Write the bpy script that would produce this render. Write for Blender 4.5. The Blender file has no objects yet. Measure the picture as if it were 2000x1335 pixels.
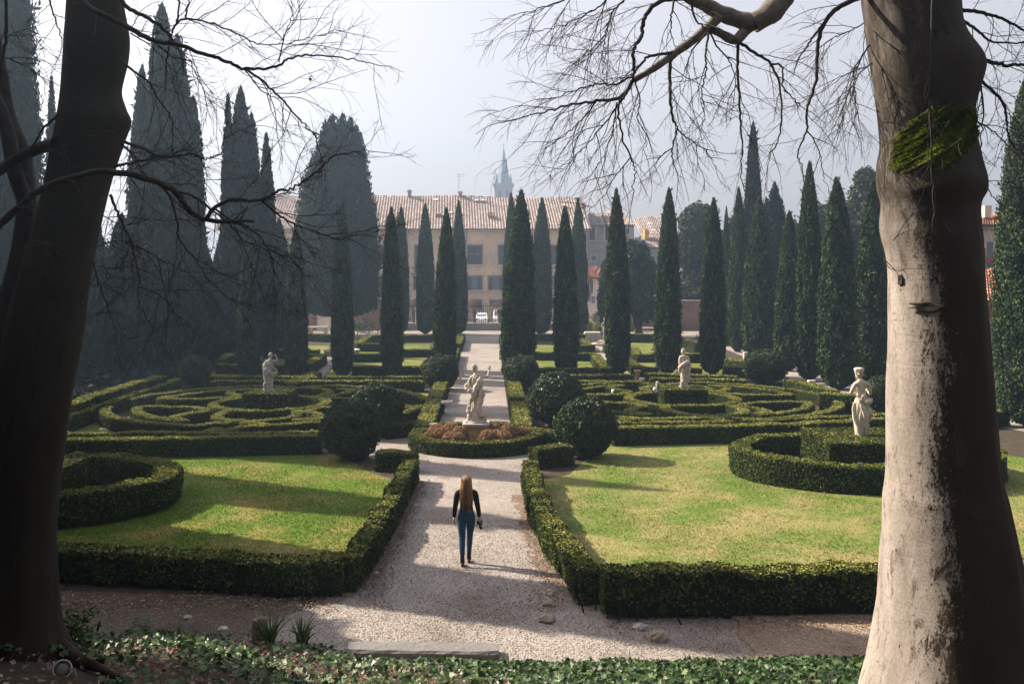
import bpy, math, random
import numpy as np
from mathutils import Vector, Matrix

SC = bpy.context.scene
COL = SC.collection
R = np.random.default_rng(7)
random.seed(7)
rad = math.radians

# ------------------------------------------------------------------ camera, sky, sun, exposure
S, HY, CX, H = 1944.0, 520.0, 1000.0, 5.86        # focal length (photo px), horizon row, optical axis column, eye height (m)
cam_d = bpy.data.cameras.new('camera')
cam_d.sensor_width = 36.0
cam_d.lens = 36.0 * S / 2000.0
cam_d.shift_y = -(667.5 - HY) / 2000.0
cam_d.clip_start, cam_d.clip_end = 0.1, 6000
cam = bpy.data.objects.new('camera', cam_d)
cam.location = (0, 0, H)
cam.rotation_euler = (rad(90), 0, 0)
COL.objects.link(cam)
SC.camera = cam

SUN_AZ, SUN_EL = -66.0, 37.0                       # degrees; azimuth from +Y towards +X
world = bpy.data.worlds.new('World')
SC.world = world
world.use_nodes = True
wn = world.node_tree
for n in list(wn.nodes):
    wn.nodes.remove(n)
sky = wn.nodes.new('ShaderNodeTexSky')
sky.sky_type = 'NISHITA'
sky.sun_disc = False
sky.sun_elevation = rad(SUN_EL)
sky.sun_rotation = rad(SUN_AZ % 360)
sky.air_density = 1.4
sky.dust_density = 3.5
sky.ozone_density = 1.0
bg = wn.nodes.new('ShaderNodeBackground')
bg.inputs['Strength'].default_value = 0.072
wo = wn.nodes.new('ShaderNodeOutputWorld')
wb = wn.nodes.new('ShaderNodeMix'); wb.data_type = 'RGBA'; wb.blend_type = 'MULTIPLY'
wb.inputs[0].default_value = 1.0
wb.inputs[7].default_value = (1.13, .88, .88, 1)   # white balance of the photograph
wn.links.new(sky.outputs[0], wb.inputs[6])
thin = wn.nodes.new('ShaderNodeMix'); thin.data_type = 'RGBA'   # thin high cloud evens the sky out
thin.inputs[0].default_value = .42
thin.inputs[7].default_value = (5.5, 4.95, 4.75, 1)
wn.links.new(wb.outputs[2], thin.inputs[6])
wn.links.new(thin.outputs[2], bg.inputs[0])
wn.links.new(bg.outputs[0], wo.inputs[0])

sun_d = bpy.data.lights.new('sun', 'SUN')
sun_d.energy = 5.0
sun_d.angle = rad(0.5)
sun_d.color = (1.0, 0.86, 0.70)
sun = bpy.data.objects.new('sun', sun_d)
sd = Vector((math.sin(rad(SUN_AZ)) * math.cos(rad(SUN_EL)), math.cos(rad(SUN_AZ)) * math.cos(rad(SUN_EL)), math.sin(rad(SUN_EL))))
sun.rotation_euler = sd.to_track_quat('Z', 'Y').to_euler()
sun.location = sd * 80
COL.objects.link(sun)

SC.view_settings.view_transform = 'Standard'
SC.view_settings.look = 'None'
SC.view_settings.gamma = 1.0
SC.view_settings.use_curve_mapping = False
SC.view_settings.exposure = 1.52
SC.render.engine = 'CYCLES'
cy = SC.cycles
cy.use_denoising = True
try:
    cy.denoiser = 'OPENIMAGEDENOISE'
    cy.denoising_input_passes = 'RGB_ALBEDO_NORMAL'
except Exception:
    pass
cy.max_bounces = 5
cy.diffuse_bounces = 2
cy.glossy_bounces = 2
cy.transmission_bounces = 3
cy.volume_bounces = 0
cy.transparent_max_bounces = 4
cy.sample_clamp_indirect = 6
SC.render.use_persistent_data = False

# ------------------------------------------------------------------ helpers
def G(px, py, z=0.0):
    """ground point seen at a photo pixel, on the level z"""
    Y = S * (H - z) / (py - HY)
    return ((px - CX) * Y / S, Y)

def PT(px, py, Y):
    return np.array(((px - CX) * Y / S, Y, H - (py - HY) * Y / S))

def sc_at(Y):
    return S / Y

def link(o, parent=None):
    COL.objects.link(o)
    if parent is not None:
        o.parent = parent
    return o

def tag(o, label=None, cat=None, group=None, kind=None):
    if label: o['label'] = label
    if cat: o['category'] = cat
    if group: o['group'] = group
    if kind: o['kind'] = kind
    return o

def empty(name, loc=(0, 0, 0), label=None, cat=None, group=None, rz=0.0):
    o = bpy.data.objects.new(name, None)
    o.empty_display_size = 0.2
    o.location = loc
    o.rotation_euler = (0, 0, rz)
    link(o)
    return tag(o, label, cat, group)

class Geo:
    """collects vertices and faces, builds ONE mesh"""
    def __init__(self):
        self.V, self.F, self.C, self.n = [], [], [], 0
    def add(self, V, F, m=0, c=0.5, smooth=False):
        V = np.asarray(V, dtype=np.float32).reshape(-1, 3)
        F = np.asarray(F, dtype=np.int32)
        if len(V) == 0 or len(F) == 0: return self
        self.V.append(V)
        self.F.append((F + self.n, m, smooth))
        c = np.asarray(c, dtype=np.float32)
        self.C.append(np.broadcast_to(c, (len(V),)) if c.ndim <= 1 else c)
        self.n += len(V)
        return self
    def mesh(self, name, mats):
        me = bpy.data.meshes.new(name)
        V = np.concatenate(self.V)
        me.vertices.add(len(V))
        me.vertices.foreach_set('co', V.ravel())
        loops = np.concatenate([f.ravel() for f, _, _ in self.F])
        tot = np.concatenate([np.full(len(f), f.shape[1], np.int32) for f, _, _ in self.F])
        start = np.concatenate(([0], np.cumsum(tot)[:-1])).astype(np.int32)
        me.loops.add(len(loops))
        me.loops.foreach_set('vertex_index', loops.astype(np.int32))
        me.polygons.add(len(tot))
        me.polygons.foreach_set('loop_start', start)
        me.polygons.foreach_set('loop_total', tot)
        me.polygons.foreach_set('material_index', np.concatenate([np.full(len(f), m, np.int32) for f, m, _ in self.F]))
        me.polygons.foreach_set('use_smooth', np.concatenate([np.full(len(f), s, bool) for f, _, s in self.F]))
        c = np.concatenate(self.C)
        at = me.attributes.new('tint', 'FLOAT', 'POINT')
        at.data.foreach_set('value', c.astype(np.float32))
        me.update()
        for m in (mats if isinstance(mats, (list, tuple)) else [mats]):
            me.materials.append(m)
        return me
    def build(self, name, mats, parent=None, loc=None):
        o = bpy.data.objects.new(name, self.mesh(name, mats))
        if loc is not None: o.location = loc
        return link(o, parent)

def obj(name, me, parent=None, loc=(0, 0, 0), rot=(0, 0, 0), scale=(1, 1, 1)):
    o = bpy.data.objects.new(name, me)
    o.location, o.rotation_euler, o.scale = loc, rot, scale
    return link(o, parent)

BOXF = np.array([(0, 3, 2, 1), (4, 5, 6, 7), (0, 1, 5, 4), (1, 2, 6, 5), (2, 3, 7, 6), (3, 0, 4, 7)])
def box(x0, x1, y0, y1, z0, z1):
    return np.array([(x0, y0, z0), (x1, y0, z0), (x1, y1, z0), (x0, y1, z0), (x0, y0, z1), (x1, y0, z1), (x1, y1, z1), (x0, y1, z1)], float), BOXF

def bevbox(x0, x1, y0, y1, z0, z1, b=0.02):
    """box with chamfered vertical and top edges"""
    rings = []
    for z, i in ((z0, 0), (z1 - b, 0), (z1, b)):
        xa, xb, ya, yb = x0 + i, x1 - i, y0 + i, y1 - i
        rings.append([(xa + b, ya, z), (xb - b, ya, z), (xb, ya + b, z), (xb, yb - b, z), (xb - b, yb, z), (xa + b, yb, z), (xa, yb - b, z), (xa, ya + b, z)])
    V = np.array(rings, float).reshape(-1, 3)
    return loft_faces(V, 3, 8, cap=True)

def loft_faces(V, n, k, cap=False, closed=True):
    F = []
    for i in range(n - 1):
        for j in range(k if closed else k - 1):
            F.append((i * k + j, i * k + (j + 1) % k, (i + 1) * k + (j + 1) % k, (i + 1) * k + j))
    F = np.array(F, np.int32)
    if cap:
        c0 = V[:k].mean(0); c1 = V[-k:].mean(0)
        V = np.vstack([V, c0, c1])
        a, b = len(V) - 2, len(V) - 1
        e = [(a, (j + 1) % k, j, j) for j in range(k)] + [(b, (n - 1) * k + j, (n - 1) * k + (j + 1) % k, (n - 1) * k + (j + 1) % k) for j in range(k)]
        T = np.array([(x[0], x[1], x[2]) for x in e], np.int32)
        return V, F, T
    return V, F, np.zeros((0, 3), np.int32)

def add_loft(g, rings, m=0, c=0.5, smooth=True, cap=True):
    rings = [np.asarray(r, float) for r in rings]
    k = len(rings[0])
    V = np.vstack(rings)
    V, F, T = loft_faces(V, len(rings), k, cap)
    if cap:
        cc = np.full(len(V), c) if np.ndim(c) == 0 else np.concatenate([c, [np.mean(c)] * 2])
        n0 = g.n
        g.add(V, F, m, cc, smooth)
        if len(T):
            g.F.append((T + n0, m, smooth))
    else:
        g.add(V, F, m, c, smooth)

def lathe(g, prof, k=16, m=0, c=0.5, centre=(0, 0), smooth=True, cap=True):
    a = np.linspace(0, 2 * math.pi, k, endpoint=False)
    rings = [np.stack([centre[0] + r * np.cos(a), centre[1] + r * np.sin(a), np.full(k, z)], 1) for r, z in prof]
    add_loft(g, rings, m, c, smooth, cap)

def norm(v):
    return v / np.maximum(np.linalg.norm(v, axis=-1, keepdims=True), 1e-9)

def tube(g, pts, radii, sides=5, m=0, c=0.5, smooth=True):
    pts = np.asarray(pts, float)
    n = len(pts)
    radii = np.broadcast_to(np.asarray(radii, float), (n,))
    t = np.gradient(pts, axis=0)
    t = norm(t)
    ref = np.array((0.31, 0.17, 0.93))
    u = norm(np.cross(t, ref))
    v = np.cross(t, u)
    a = np.linspace(0, 2 * math.pi, sides, endpoint=False)
    V = pts[:, None, :] + radii[:, None, None] * (np.cos(a)[None, :, None] * u[:, None, :] + np.sin(a)[None, :, None] * v[:, None, :])
    i = np.arange(n - 1)[:, None] * sides
    j = np.arange(sides)[None, :]
    F = np.stack([i + j, i + (j + 1) % sides, i + sides + (j + 1) % sides, i + sides + j], -1).reshape(-1, 4)
    g.add(V.reshape(-1, 3), F, m, c, smooth)

def cat_rom(pts, sub=6):
    P = np.asarray(pts, float)
    P = np.vstack([2 * P[0] - P[1], P, 2 * P[-1] - P[-2]])
    out = []
    for i in range(1, len(P) - 2):
        t = np.linspace(0, 1, sub, endpoint=False)[:, None]
        a, b, c, d = P[i - 1], P[i], P[i + 1], P[i + 2]
        out.append(0.5 * ((2 * b) + (c - a) * t + (2 * a - 5 * b + 4 * c - d) * t ** 2 + (3 * b - a - 3 * c + d) * t ** 3))
    out.append(P[-2][None])
    return np.vstack(out)

def resample(P, step, closed=False):
    P = np.asarray(P, float)
    if closed: P = np.vstack([P, P[:1]])
    d = np.concatenate(([0], np.cumsum(np.linalg.norm(np.diff(P, axis=0), axis=1))))
    n = max(2, int(round(d[-1] / step)) + 1)
    s = np.linspace(0, d[-1], n)
    Q = np.stack([np.interp(s, d, P[:, k]) for k in range(P.shape[1])], 1)
    return Q[:-1] if closed else Q

_ph = R.uniform(0, 6.28, (40,))
def wob(P, f=1.0, seed=0):
    """smooth pseudo noise in -1..1 of points (n,3)"""
    P = np.asarray(P, float) * f
    s = seed * 1.7
    a = np.sin(P[:, 0] * 1.9 + P[:, 1] * 1.3 + _ph[0] + s) * np.sin(P[:, 2] * 2.1 + P[:, 0] * .7 + _ph[1] + s)
    b = np.sin(P[:, 1] * 3.7 - P[:, 2] * 2.9 + _ph[2] + s) * np.sin(P[:, 0] * 4.1 + P[:, 1] * 1.1 + _ph[3] - s)
    c = np.sin(P[:, 2] * 7.3 + P[:, 0] * 5.9 + _ph[4] + s) * np.sin(P[:, 1] * 8.3 - P[:, 2] * 4.7 + _ph[5])
    return a * .5 + b * .33 + c * .2

def leaf_cards(g, P, N, L, W, up=0.0, tilt=0.6, m=0, c=None, axis=None, rng=R):
    """one rhombus leaf per point; up pulls the long axis upwards, tilt randomises the facing"""
    n = len(P)
    if n == 0: return
    N = norm(N + rng.normal(0, 1, (n, 3)) * tilt)
    A = rng.normal(0, 1, (n, 3))
    A[:, 2] += up * 3
    if axis is not None: A = A * .4 + axis
    A = norm(A - N * (A * N).sum(1, keepdims=True))
    B = np.cross(N, A)
    L = np.broadcast_to(np.asarray(L, float), (n,)) * rng.uniform(.7, 1.3, n)
    W = np.broadcast_to(np.asarray(W, float), (n,)) * rng.uniform(.7, 1.3, n)
    A = A * (L / 2)[:, None]; B = B * (W / 2)[:, None]
    bend = N * (L * .12)[:, None]
    V = np.stack([P - A, P + B + bend - A * .1, P + A, P - B + bend - A * .1], 1).reshape(-1, 3)
    F = np.arange(4 * n, dtype=np.int32).reshape(-1, 4)
    if c is None: c = rng.uniform(0, 1, n)
    g.add(V, F, m, np.repeat(c, 4))

# ------------------------------------------------------------------ materials
def new_mat(name):
    m = bpy.data.materials.new(name)
    m.use_nodes = True
    nt = m.node_tree
    for n in list(nt.nodes): nt.nodes.remove(n)
    out = nt.nodes.new('ShaderNodeOutputMaterial')
    return m, nt, out

def nd(nt, t, **kw):
    n = nt.nodes.new(t)
    for k, v in kw.items(): setattr(n, k, v)
    return n

def ramp(nt, stops):
    r = nt.nodes.new('ShaderNodeValToRGB')
    e = r.color_ramp.elements
    while len(e) > 1: e.remove(e[0])
    e[0].position, e[0].color = stops[0][0], (*stops[0][1], 1)
    for p, c in stops[1:]:
        x = e.new(p); x.color = (*c, 1)
    return r

def g3(v): return (v, v, v)

def noise(nt, scale, detail=4, rough=.55, vec=None, dist=0.0):
    n = nd(nt, 'ShaderNodeTexNoise')
    n.inputs['Scale'].default_value = scale
    n.inputs['Detail'].default_value = detail
    n.inputs['Roughness'].default_value = rough
    n.inputs['Distortion'].default_value = dist
    if vec is not None: nt.links.new(vec, n.inputs['Vector'])
    return n

def mixc(nt, a, b, fac, blend='MIX'):
    x = nd(nt, 'ShaderNodeMix', data_type='RGBA', blend_type=blend)
    for inp, v in ((x.inputs[6], a), (x.inputs[7], b), (x.inputs[0], fac)):
        if isinstance(v, (int, float)): inp.default_value = v
        elif isinstance(v, tuple): inp.default_value = (*v, 1)
        else: nt.links.new(v, inp)
    return x.outputs[2]

def objco(nt, scale=(1, 1, 1)):
    t = nd(nt, 'ShaderNodeTexCoord')
    mp = nd(nt, 'ShaderNodeMapping')
    mp.inputs['Scale'].default_value = scale
    nt.links.new(t.outputs['Object'], mp.inputs['Vector'])
    return mp.outputs[0]

def bump(nt, h, strength=.5, dist=.02):
    b = nd(nt, 'ShaderNodeBump')
    b.inputs['Strength'].default_value = strength
    b.inputs['Distance'].default_value = dist
    nt.links.new(h, b.inputs['Height'])
    return b.outputs[0]

def princ(nt, out, col, rough=.7, spec=.3, normal=None, metal=0.0):
    p = nd(nt, 'ShaderNodeBsdfPrincipled')
    if isinstance(col, tuple): p.inputs['Base Color'].default_value = (*col, 1)
    else: nt.links.new(col, p.inputs['Base Color'])
    if isinstance(rough, float): p.inputs['Roughness'].default_value = rough
    else: nt.links.new(rough, p.inputs['Roughness'])
    p.inputs['Specular IOR Level'].default_value = spec
    p.inputs['Metallic'].default_value = metal
    if normal is not None: nt.links.new(normal, p.inputs['Normal'])
    if out is not None: nt.links.new(p.outputs[0], out.inputs[0])
    return p

def tint_out(nt):
    a = nd(nt, 'ShaderNodeAttribute', attribute_name='tint')
    return a.outputs['Fac']

def foliage_mat(name, dark, mid, light, trans=.22, rough=.55, patch=.35, spec=.25):
    m, nt, out = new_mat(name)
    r = ramp(nt, [(0.0, dark), (.55, mid), (1.0, light)])
    nt.links.new(tint_out(nt), r.inputs[0])
    n = noise(nt, 1.3, 3, .6, objco(nt))
    pr = ramp(nt, [(.3, g3(1 - patch)), (.7, g3(1 + patch * .4))])
    nt.links.new(n.outputs[0], pr.inputs[0])
    col = mixc(nt, r.outputs[0], pr.outputs[0], 1.0, 'MULTIPLY')
    p = princ(nt, None, col, rough, spec)
    t = nd(nt, 'ShaderNodeBsdfTranslucent')
    tc = mixc(nt, col, (1.0, 1.0, .35), 1.0, 'MULTIPLY')
    nt.links.new(tc, t.inputs[0])
    mx = nd(nt, 'ShaderNodeMixShader')
    mx.inputs[0].default_value = trans
    nt.links.new(p.outputs[0], mx.inputs[1]); nt.links.new(t.outputs[0], mx.inputs[2])
    nt.links.new(mx.outputs[0], out.inputs[0])
    return m

def plain(name, col, rough=.7, spec=.3, var=.15, scale=6.0, bmp=0.0, metal=0.0):
    m, nt, out = new_mat(name)
    n = noise(nt, scale, 5, .6, objco(nt))
    r = ramp(nt, [(.25, tuple(c * (1 - var) for c in col)), (.75, tuple(min(1, c * (1 + var)) for c in col))])
    nt.links.new(n.outputs[0], r.inputs[0])
    princ(nt, out, r.outputs[0], rough, spec, bump(nt, n.outputs[0], bmp, .02) if bmp else None, metal)
    return m

M = {}
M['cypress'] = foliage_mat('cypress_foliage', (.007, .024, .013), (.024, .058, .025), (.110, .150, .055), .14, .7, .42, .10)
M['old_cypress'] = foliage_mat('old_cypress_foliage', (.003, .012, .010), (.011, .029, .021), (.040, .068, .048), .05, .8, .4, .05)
M['cypress_core'] = plain('cypress_inner', (.012, .020, .011), .9, .1)
M['hedge'] = foliage_mat('box_hedge_leaves', (.008, .018, .005), (.064, .094, .018), (.29, .29, .075), .10, .7, .35, .08)
M['hedge_core'] = plain('hedge_inner', (.012, .018, .006), .9, .05)
M['yew'] = foliage_mat('laurel_leaves', (.010, .024, .009), (.034, .066, .018), (.100, .140, .045), .16, .45, .3, .35)
M['tree'] = foliage_mat('evergreen_leaves', (.016, .027, .014), (.042, .060, .026), (.090, .100, .050), .12, .7, .35, .2)
M['ivy'] = foliage_mat('ivy_leaves', (.014, .034, .009), (.050, .112, .020), (.15, .22, .065), .14, .45, .3, .35)
M['iris'] = foliage_mat('iris_leaves', (.03, .065, .02), (.06, .12, .03), (.14, .19, .06), .3, .45, .2, .4)
M['yellow_leaf'] = foliage_mat('golden_shrub_leaves', (.10, .13, .02), (.22, .24, .04), (.38, .36, .07), .25, .5, .3, .3)
M['deadleaf'] = foliage_mat('dead_leaves', (.09, .05, .03), (.24, .15, .10), (.46, .35, .28), .1, .7, .2, .2)
M['drytwig'] = foliage_mat('dry_hydrangea', (.12, .06, .032), (.34, .20, .12), (.58, .42, .29), .15, .8, .3, .1)
M['moss'] = foliage_mat('moss', (.02, .04, .004), (.13, .19, .010), (.44, .50, .03), .15, .85, .5, .1)
M['haytree'] = foliage_mat('pollard_twigs', (.10, .07, .06), (.22, .16, .14), (.34, .27, .25), .1, .8, .2, .1)

def bark_beech(name, sunny):
    m, nt, out = new_mat(name)
    def rmp(src, stops):
        r = ramp(nt, stops); nt.links.new(src, r.inputs[0]); return r.outputs[0]
    def mth(op, a, b):
        x = nd(nt, 'ShaderNodeMath', operation=op)
        for i, v in enumerate((a, b)):
            if isinstance(v, (int, float)): x.inputs[i].default_value = v
            else: nt.links.new(v, x.inputs[i])
        return x.outputs[0]
    big = noise(nt, 1.0, 5, .6, objco(nt, (2.4, 2.4, .8)), .4).outputs[0]
    mid = noise(nt, 1.0, 8, .72, objco(nt, (9, 9, 3.2)), .5).outputs[0]
    fine = noise(nt, 1.0, 9, .75, objco(nt, (42, 42, 26))).outputs[0]
    wrk = noise(nt, 1.0, 6, .65, objco(nt, (2.2, 2.2, 34)), .8).outputs[0]
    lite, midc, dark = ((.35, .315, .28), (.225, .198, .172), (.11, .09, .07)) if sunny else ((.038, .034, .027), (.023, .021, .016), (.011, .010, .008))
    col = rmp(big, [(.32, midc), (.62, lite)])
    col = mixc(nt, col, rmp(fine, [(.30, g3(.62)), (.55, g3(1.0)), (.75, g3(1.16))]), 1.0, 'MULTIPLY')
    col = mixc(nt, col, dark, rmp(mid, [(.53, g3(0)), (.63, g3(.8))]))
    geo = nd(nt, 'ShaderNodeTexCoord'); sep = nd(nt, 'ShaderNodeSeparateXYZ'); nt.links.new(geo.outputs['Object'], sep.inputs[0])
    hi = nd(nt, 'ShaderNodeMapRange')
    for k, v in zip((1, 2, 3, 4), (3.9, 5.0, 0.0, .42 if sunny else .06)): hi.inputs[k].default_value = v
    nt.links.new(sep.outputs['Z'], hi.inputs[0])
    # algae stains plus the trunk's shaded right half, painted as ragged dark flecks
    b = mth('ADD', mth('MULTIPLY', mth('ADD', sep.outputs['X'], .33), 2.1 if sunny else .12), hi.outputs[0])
    lo = nd(nt, 'ShaderNodeMapRange')
    for k, v in zip((1, 2, 3, 4), (.05, 1.0, .45, 0.0)): lo.inputs[k].default_value = v
    nt.links.new(sep.outputs['Z'], lo.inputs[0])
    b = mth('ADD', b, lo.outputs[0])
    b = mth('ADD', b, mth('MULTIPLY', mth('SUBTRACT', big, .5), .9))
    b = mth('ADD', b, mth('MULTIPLY', mth('SUBTRACT', mid, .5), 1.5))
    b = mth('ADD', b, mth('MULTIPLY', mth('SUBTRACT', fine, .5), 2.0))
    stain_shade = rmp(b, [(.04, g3(0)), (.26, g3(1))])
    col = mixc(nt, col, mixc(nt, (.040, .028, .017), (.016, .012, .008), big), stain_shade)
    col = mixc(nt, col, (.055, .058, .018), rmp(mth('ADD', big, mth('MULTIPLY', mth('SUBTRACT', mid, .5), .6)), [(.62, g3(0)), (.74, g3(.6))]))
    hin = nd(nt, 'ShaderNodeMapRange')
    for k, v in zip((1, 2, 3, 4), (4.0, 5.0, 0.0, 1.0)): hin.inputs[k].default_value = v
    nt.links.new(sep.outputs['Z'], hin.inputs[0])
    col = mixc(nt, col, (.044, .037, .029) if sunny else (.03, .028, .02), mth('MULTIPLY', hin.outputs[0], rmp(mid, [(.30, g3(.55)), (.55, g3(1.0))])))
    # lenticels and pits
    pit = nd(nt, 'ShaderNodeTexVoronoi'); pit.inputs['Scale'].default_value = 1.0
    nt.links.new(objco(nt, (17, 17, 10)), pit.inputs['Vector'])
    pf = mixc(nt, rmp(pit.outputs['Distance'], [(.10, g3(1)), (.22, g3(0))]), rmp(mid, [(.47, g3(0)), (.56, g3(1))]), 1.0, 'MULTIPLY')
    col = mixc(nt, col, (.03, .022, .016), pf)
    wf = mixc(nt, rmp(wrk, [(.60, g3(0)), (.70, g3(.8))]), rmp(big, [(.50, g3(0)), (.62, g3(1))]), 1.0, 'MULTIPLY')
    col = mixc(nt, col, (.07, .052, .038), wf)
    h = mixc(nt, mixc(nt, fine, mid, .5), wrk, .25)
    princ(nt, out, col, .8, .15, bump(nt, h, .6, .025))
    return m
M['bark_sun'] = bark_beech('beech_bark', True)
M['bark_shade'] = bark_beech('shaded_beech_bark', False)  # shaded copy of the beech bark, the shade put into its colours
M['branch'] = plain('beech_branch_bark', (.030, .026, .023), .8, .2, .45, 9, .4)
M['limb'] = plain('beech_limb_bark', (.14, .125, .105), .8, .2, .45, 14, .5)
M['twig'] = plain('twig_bark', (.030, .022, .021), .75, .25, .3, 30)
M['trunk'] = plain('brown_trunk_bark', (.085, .065, .05), .9, .1, .4, 8, .5)

def lawn_mat(name, green, straw, straw_amt):
    m, nt, out = new_mat(name)
    v = objco(nt)
    n1 = noise(nt, .55, 5, .62, v, .4)
    n2 = noise(nt, 14, 5, .7, v)
    n3 = noise(nt, 5.5, 6, .72, v)
    gr = ramp(nt, [(.2, tuple(c * .62 for c in green)), (.55, green), (.85, (green[0] * 1.75, green[1] * 1.35, green[2] * 1.2))])
    nt.links.new(n2.outputs[0], gr.inputs[0])
    sr = ramp(nt, [(.25, tuple(c * .7 for c in straw)), (.8, tuple(c * 1.25 for c in straw))])
    nt.links.new(n2.outputs[0], sr.inputs[0])
    add = nd(nt, 'ShaderNodeMath', operation='MULTIPLY_ADD')
    nt.links.new(n3.outputs[0], add.inputs[0]); add.inputs[1].default_value = .55
    nt.links.new(n1.outputs[0], add.inputs[2])
    fr = ramp(nt, [(.64 - straw_amt * .3, g3(0)), (1.06 - straw_amt * .3, g3(1))])
    nt.links.new(add.outputs[0], fr.inputs[0])
    col = mixc(nt, gr.outputs[0], sr.outputs[0], fr.outputs[0])
    tv = ramp(nt, [(0, g3(.65)), (1, g3(1.3))])
    nt.links.new(tint_out(nt), tv.inputs[0])
    col = mixc(nt, col, tv.outputs[0], 1.0, 'MULTIPLY')
    p = princ(nt, None, col, .8, .12, bump(nt, n2.outputs[0], .6, .03))
    t = nd(nt, 'ShaderNodeBsdfTranslucent'); nt.links.new(col, t.inputs[0])
    mx = nd(nt, 'ShaderNodeMixShader'); mx.inputs[0].default_value = .22
    nt.links.new(p.outputs[0], mx.inputs[1]); nt.links.new(t.outputs[0], mx.inputs[2])
    nt.links.new(mx.outputs[0], out.inputs[0])
    return m
M['lawn_l'] = lawn_mat('lush_lawn', (.118, .205, .020), (.36, .28, .10), -.28)
M['lawn_r'] = lawn_mat('dry_lawn', (.135, .220, .036), (.40, .325, .15), -.02)
M['lawn_far'] = lawn_mat('parterre_lawn', (.105, .165, .026), (.32, .28, .10), -.15)

def gravel_mat(name, cols, scale=55, big=.5):
    m, nt, out = new_mat(name)
    v = objco(nt)
    vo = nd(nt, 'ShaderNodeTexVoronoi'); vo.inputs['Scale'].default_value = scale
    nt.links.new(v, vo.inputs['Vector'])
    sep = nd(nt, 'ShaderNodeSeparateColor'); nt.links.new(vo.outputs['Color'], sep.inputs[0])
    r = ramp(nt, [(0, cols[0]), (.35, cols[1]), (.7, cols[2]), (1, cols[3])])
    nt.links.new(sep.outputs[0], r.inputs[0])
    n = noise(nt, big, 5, .6, v)
    pr = ramp(nt, [(.28, (.62, .58, .54)), (.48, g3(.94)), (.72, g3(1.10))]); nt.links.new(n.outputs[0], pr.inputs[0])
    col = mixc(nt, r.outputs[0], pr.outputs[0], 1.0, 'MULTIPLY')
    gap = ramp(nt, [(.0, g3(1)), (.75, g3(.6))]); nt.links.new(vo.outputs['Distance'], gap.inputs[0])
    col = mixc(nt, col, gap.outputs[0], .8, 'MULTIPLY')
    inv = nd(nt, 'ShaderNodeMath', operation='SUBTRACT'); inv.inputs[0].default_value = 1.0
    nt.links.new(vo.outputs['Distance'], inv.inputs[1])
    princ(nt, out, col, .85, .2, bump(nt, inv.outputs[0], .8, .02))
    return m
M['gravel'] = gravel_mat('pink_gravel', ((.16, .14, .12), (.35, .312, .275), (.45, .405, .36), (.60, .55, .50)))
M['dirt'] = gravel_mat('packed_earth', ((.19, .145, .10), (.28, .215, .15), (.32, .25, .175), (.46, .39, .31)), 38, .9)
M['verge'] = gravel_mat('earthy_path_edge', ((.12, .085, .058), (.20, .145, .10), (.25, .185, .13), (.42, .35, .28)), 42, 1.4)
M['shaded_earth'] = gravel_mat('dark_shaded_earth', ((.07, .052, .038), (.115, .088, .064), (.135, .105, .08), (.26, .22, .18)), 38, .9)  # earth coloured darker to stand for the deep shade under the trees
M['soil'] = plain('garden_soil', (.055, .046, .032), .95, .1, .45, 3.0, .6)
M['street'] = plain('street_paving', (.30, .28, .27), .8, .2, .15, 2)
M['stone'] = plain('statue_stone', (.50, .44, .36), .85, .15, .42, 7.0, .5)
M['stone_grey'] = plain('grey_weathered_stone', (.36, .34, .31), .85, .15, .45, 8.0, .6)
M['pedestal'] = plain('ochre_sandstone', (.36, .25, .13), .9, .1, .3, 9, .4)
M['rock'] = plain('mossy_rock', (.27, .235, .18), .9, .15, .5, 9, .8)
M['slab'] = plain('grey_step_stone', (.17, .165, .16), .85, .2, .3, 16, .7)
M['iron'] = plain('painted_iron', (.035, .038, .042), .6, .4, .2)
M['white'] = plain('white_paint', (.78, .78, .77), .45, .4, .04)
M['glass'] = plain('window_glass', (.10, .13, .16), .15, .6, .2, 2)
M['tyre'] = plain('black_rubber', (.02, .02, .02), .8, .2, .1)
M['grey_metal'] = plain('grey_lamp_metal', (.33, .33, .33), .5, .4, .15, 20, 0, .3)
M['lamp_glass'] = plain('dusty_lamp_glass', (.13, .13, .11), .3, .5, .3, 15)
M['wood'] = plain('weathered_wood', (.27, .22, .15), .85, .15, .4, 14, .5)

def plaster(name, base, dirt, amt=.5, scale=.35):
    m, nt, out = new_mat(name)
    n1 = noise(nt, scale, 7, .68, objco(nt, (1, 1, .7)), .6)
    n2 = noise(nt, scale * 9, 6, .6, objco(nt, (1, 1, .5)))
    r = ramp(nt, [(.50 - amt * .16, dirt), (.62, base), (.8, tuple(min(1, c * 1.12) for c in base))])
    nt.links.new(n1.outputs[0], r.inputs[0])
    pr = ramp(nt, [(.3, g3(.84)), (.7, g3(1.06))]); nt.links.new(n2.outputs[0], pr.inputs[0])
    col = mixc(nt, r.outputs[0], pr.outputs[0], 1.0, 'MULTIPLY')
    princ(nt, out, col, .9, .1, bump(nt, n2.outputs[0], .25, .03))
    return m
M['palazzo'] = plaster('ochre_plaster', (.60, .46, .30), (.44, .34, .25), .6)
M['grey_plaster'] = plaster('grey_plaster', (.34, .33, .34), (.25, .25, .26))
M['cream'] = plaster('cream_plaster', (.62, .54, .44), (.50, .42, .34))
M['ochrewall'] = plaster('ochre_garden_wall', (.30, .22, .15), (.20, .15, .12))
M['brick'] = plaster('old_pink_brick', (.36, .235, .19), (.25, .18, .15), .7, .9)
M['tower'] = plaster('tower_brick', (.42, .30, .26), (.36, .27, .25), .5, .3)
M['spire'] = plain('lead_spire', (.20, .25, .29), .7, .2, .12, .5)
M['shutter'] = plain('dark_shutter', (.040, .038, .042), .8, .1, .2, 4)
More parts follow.
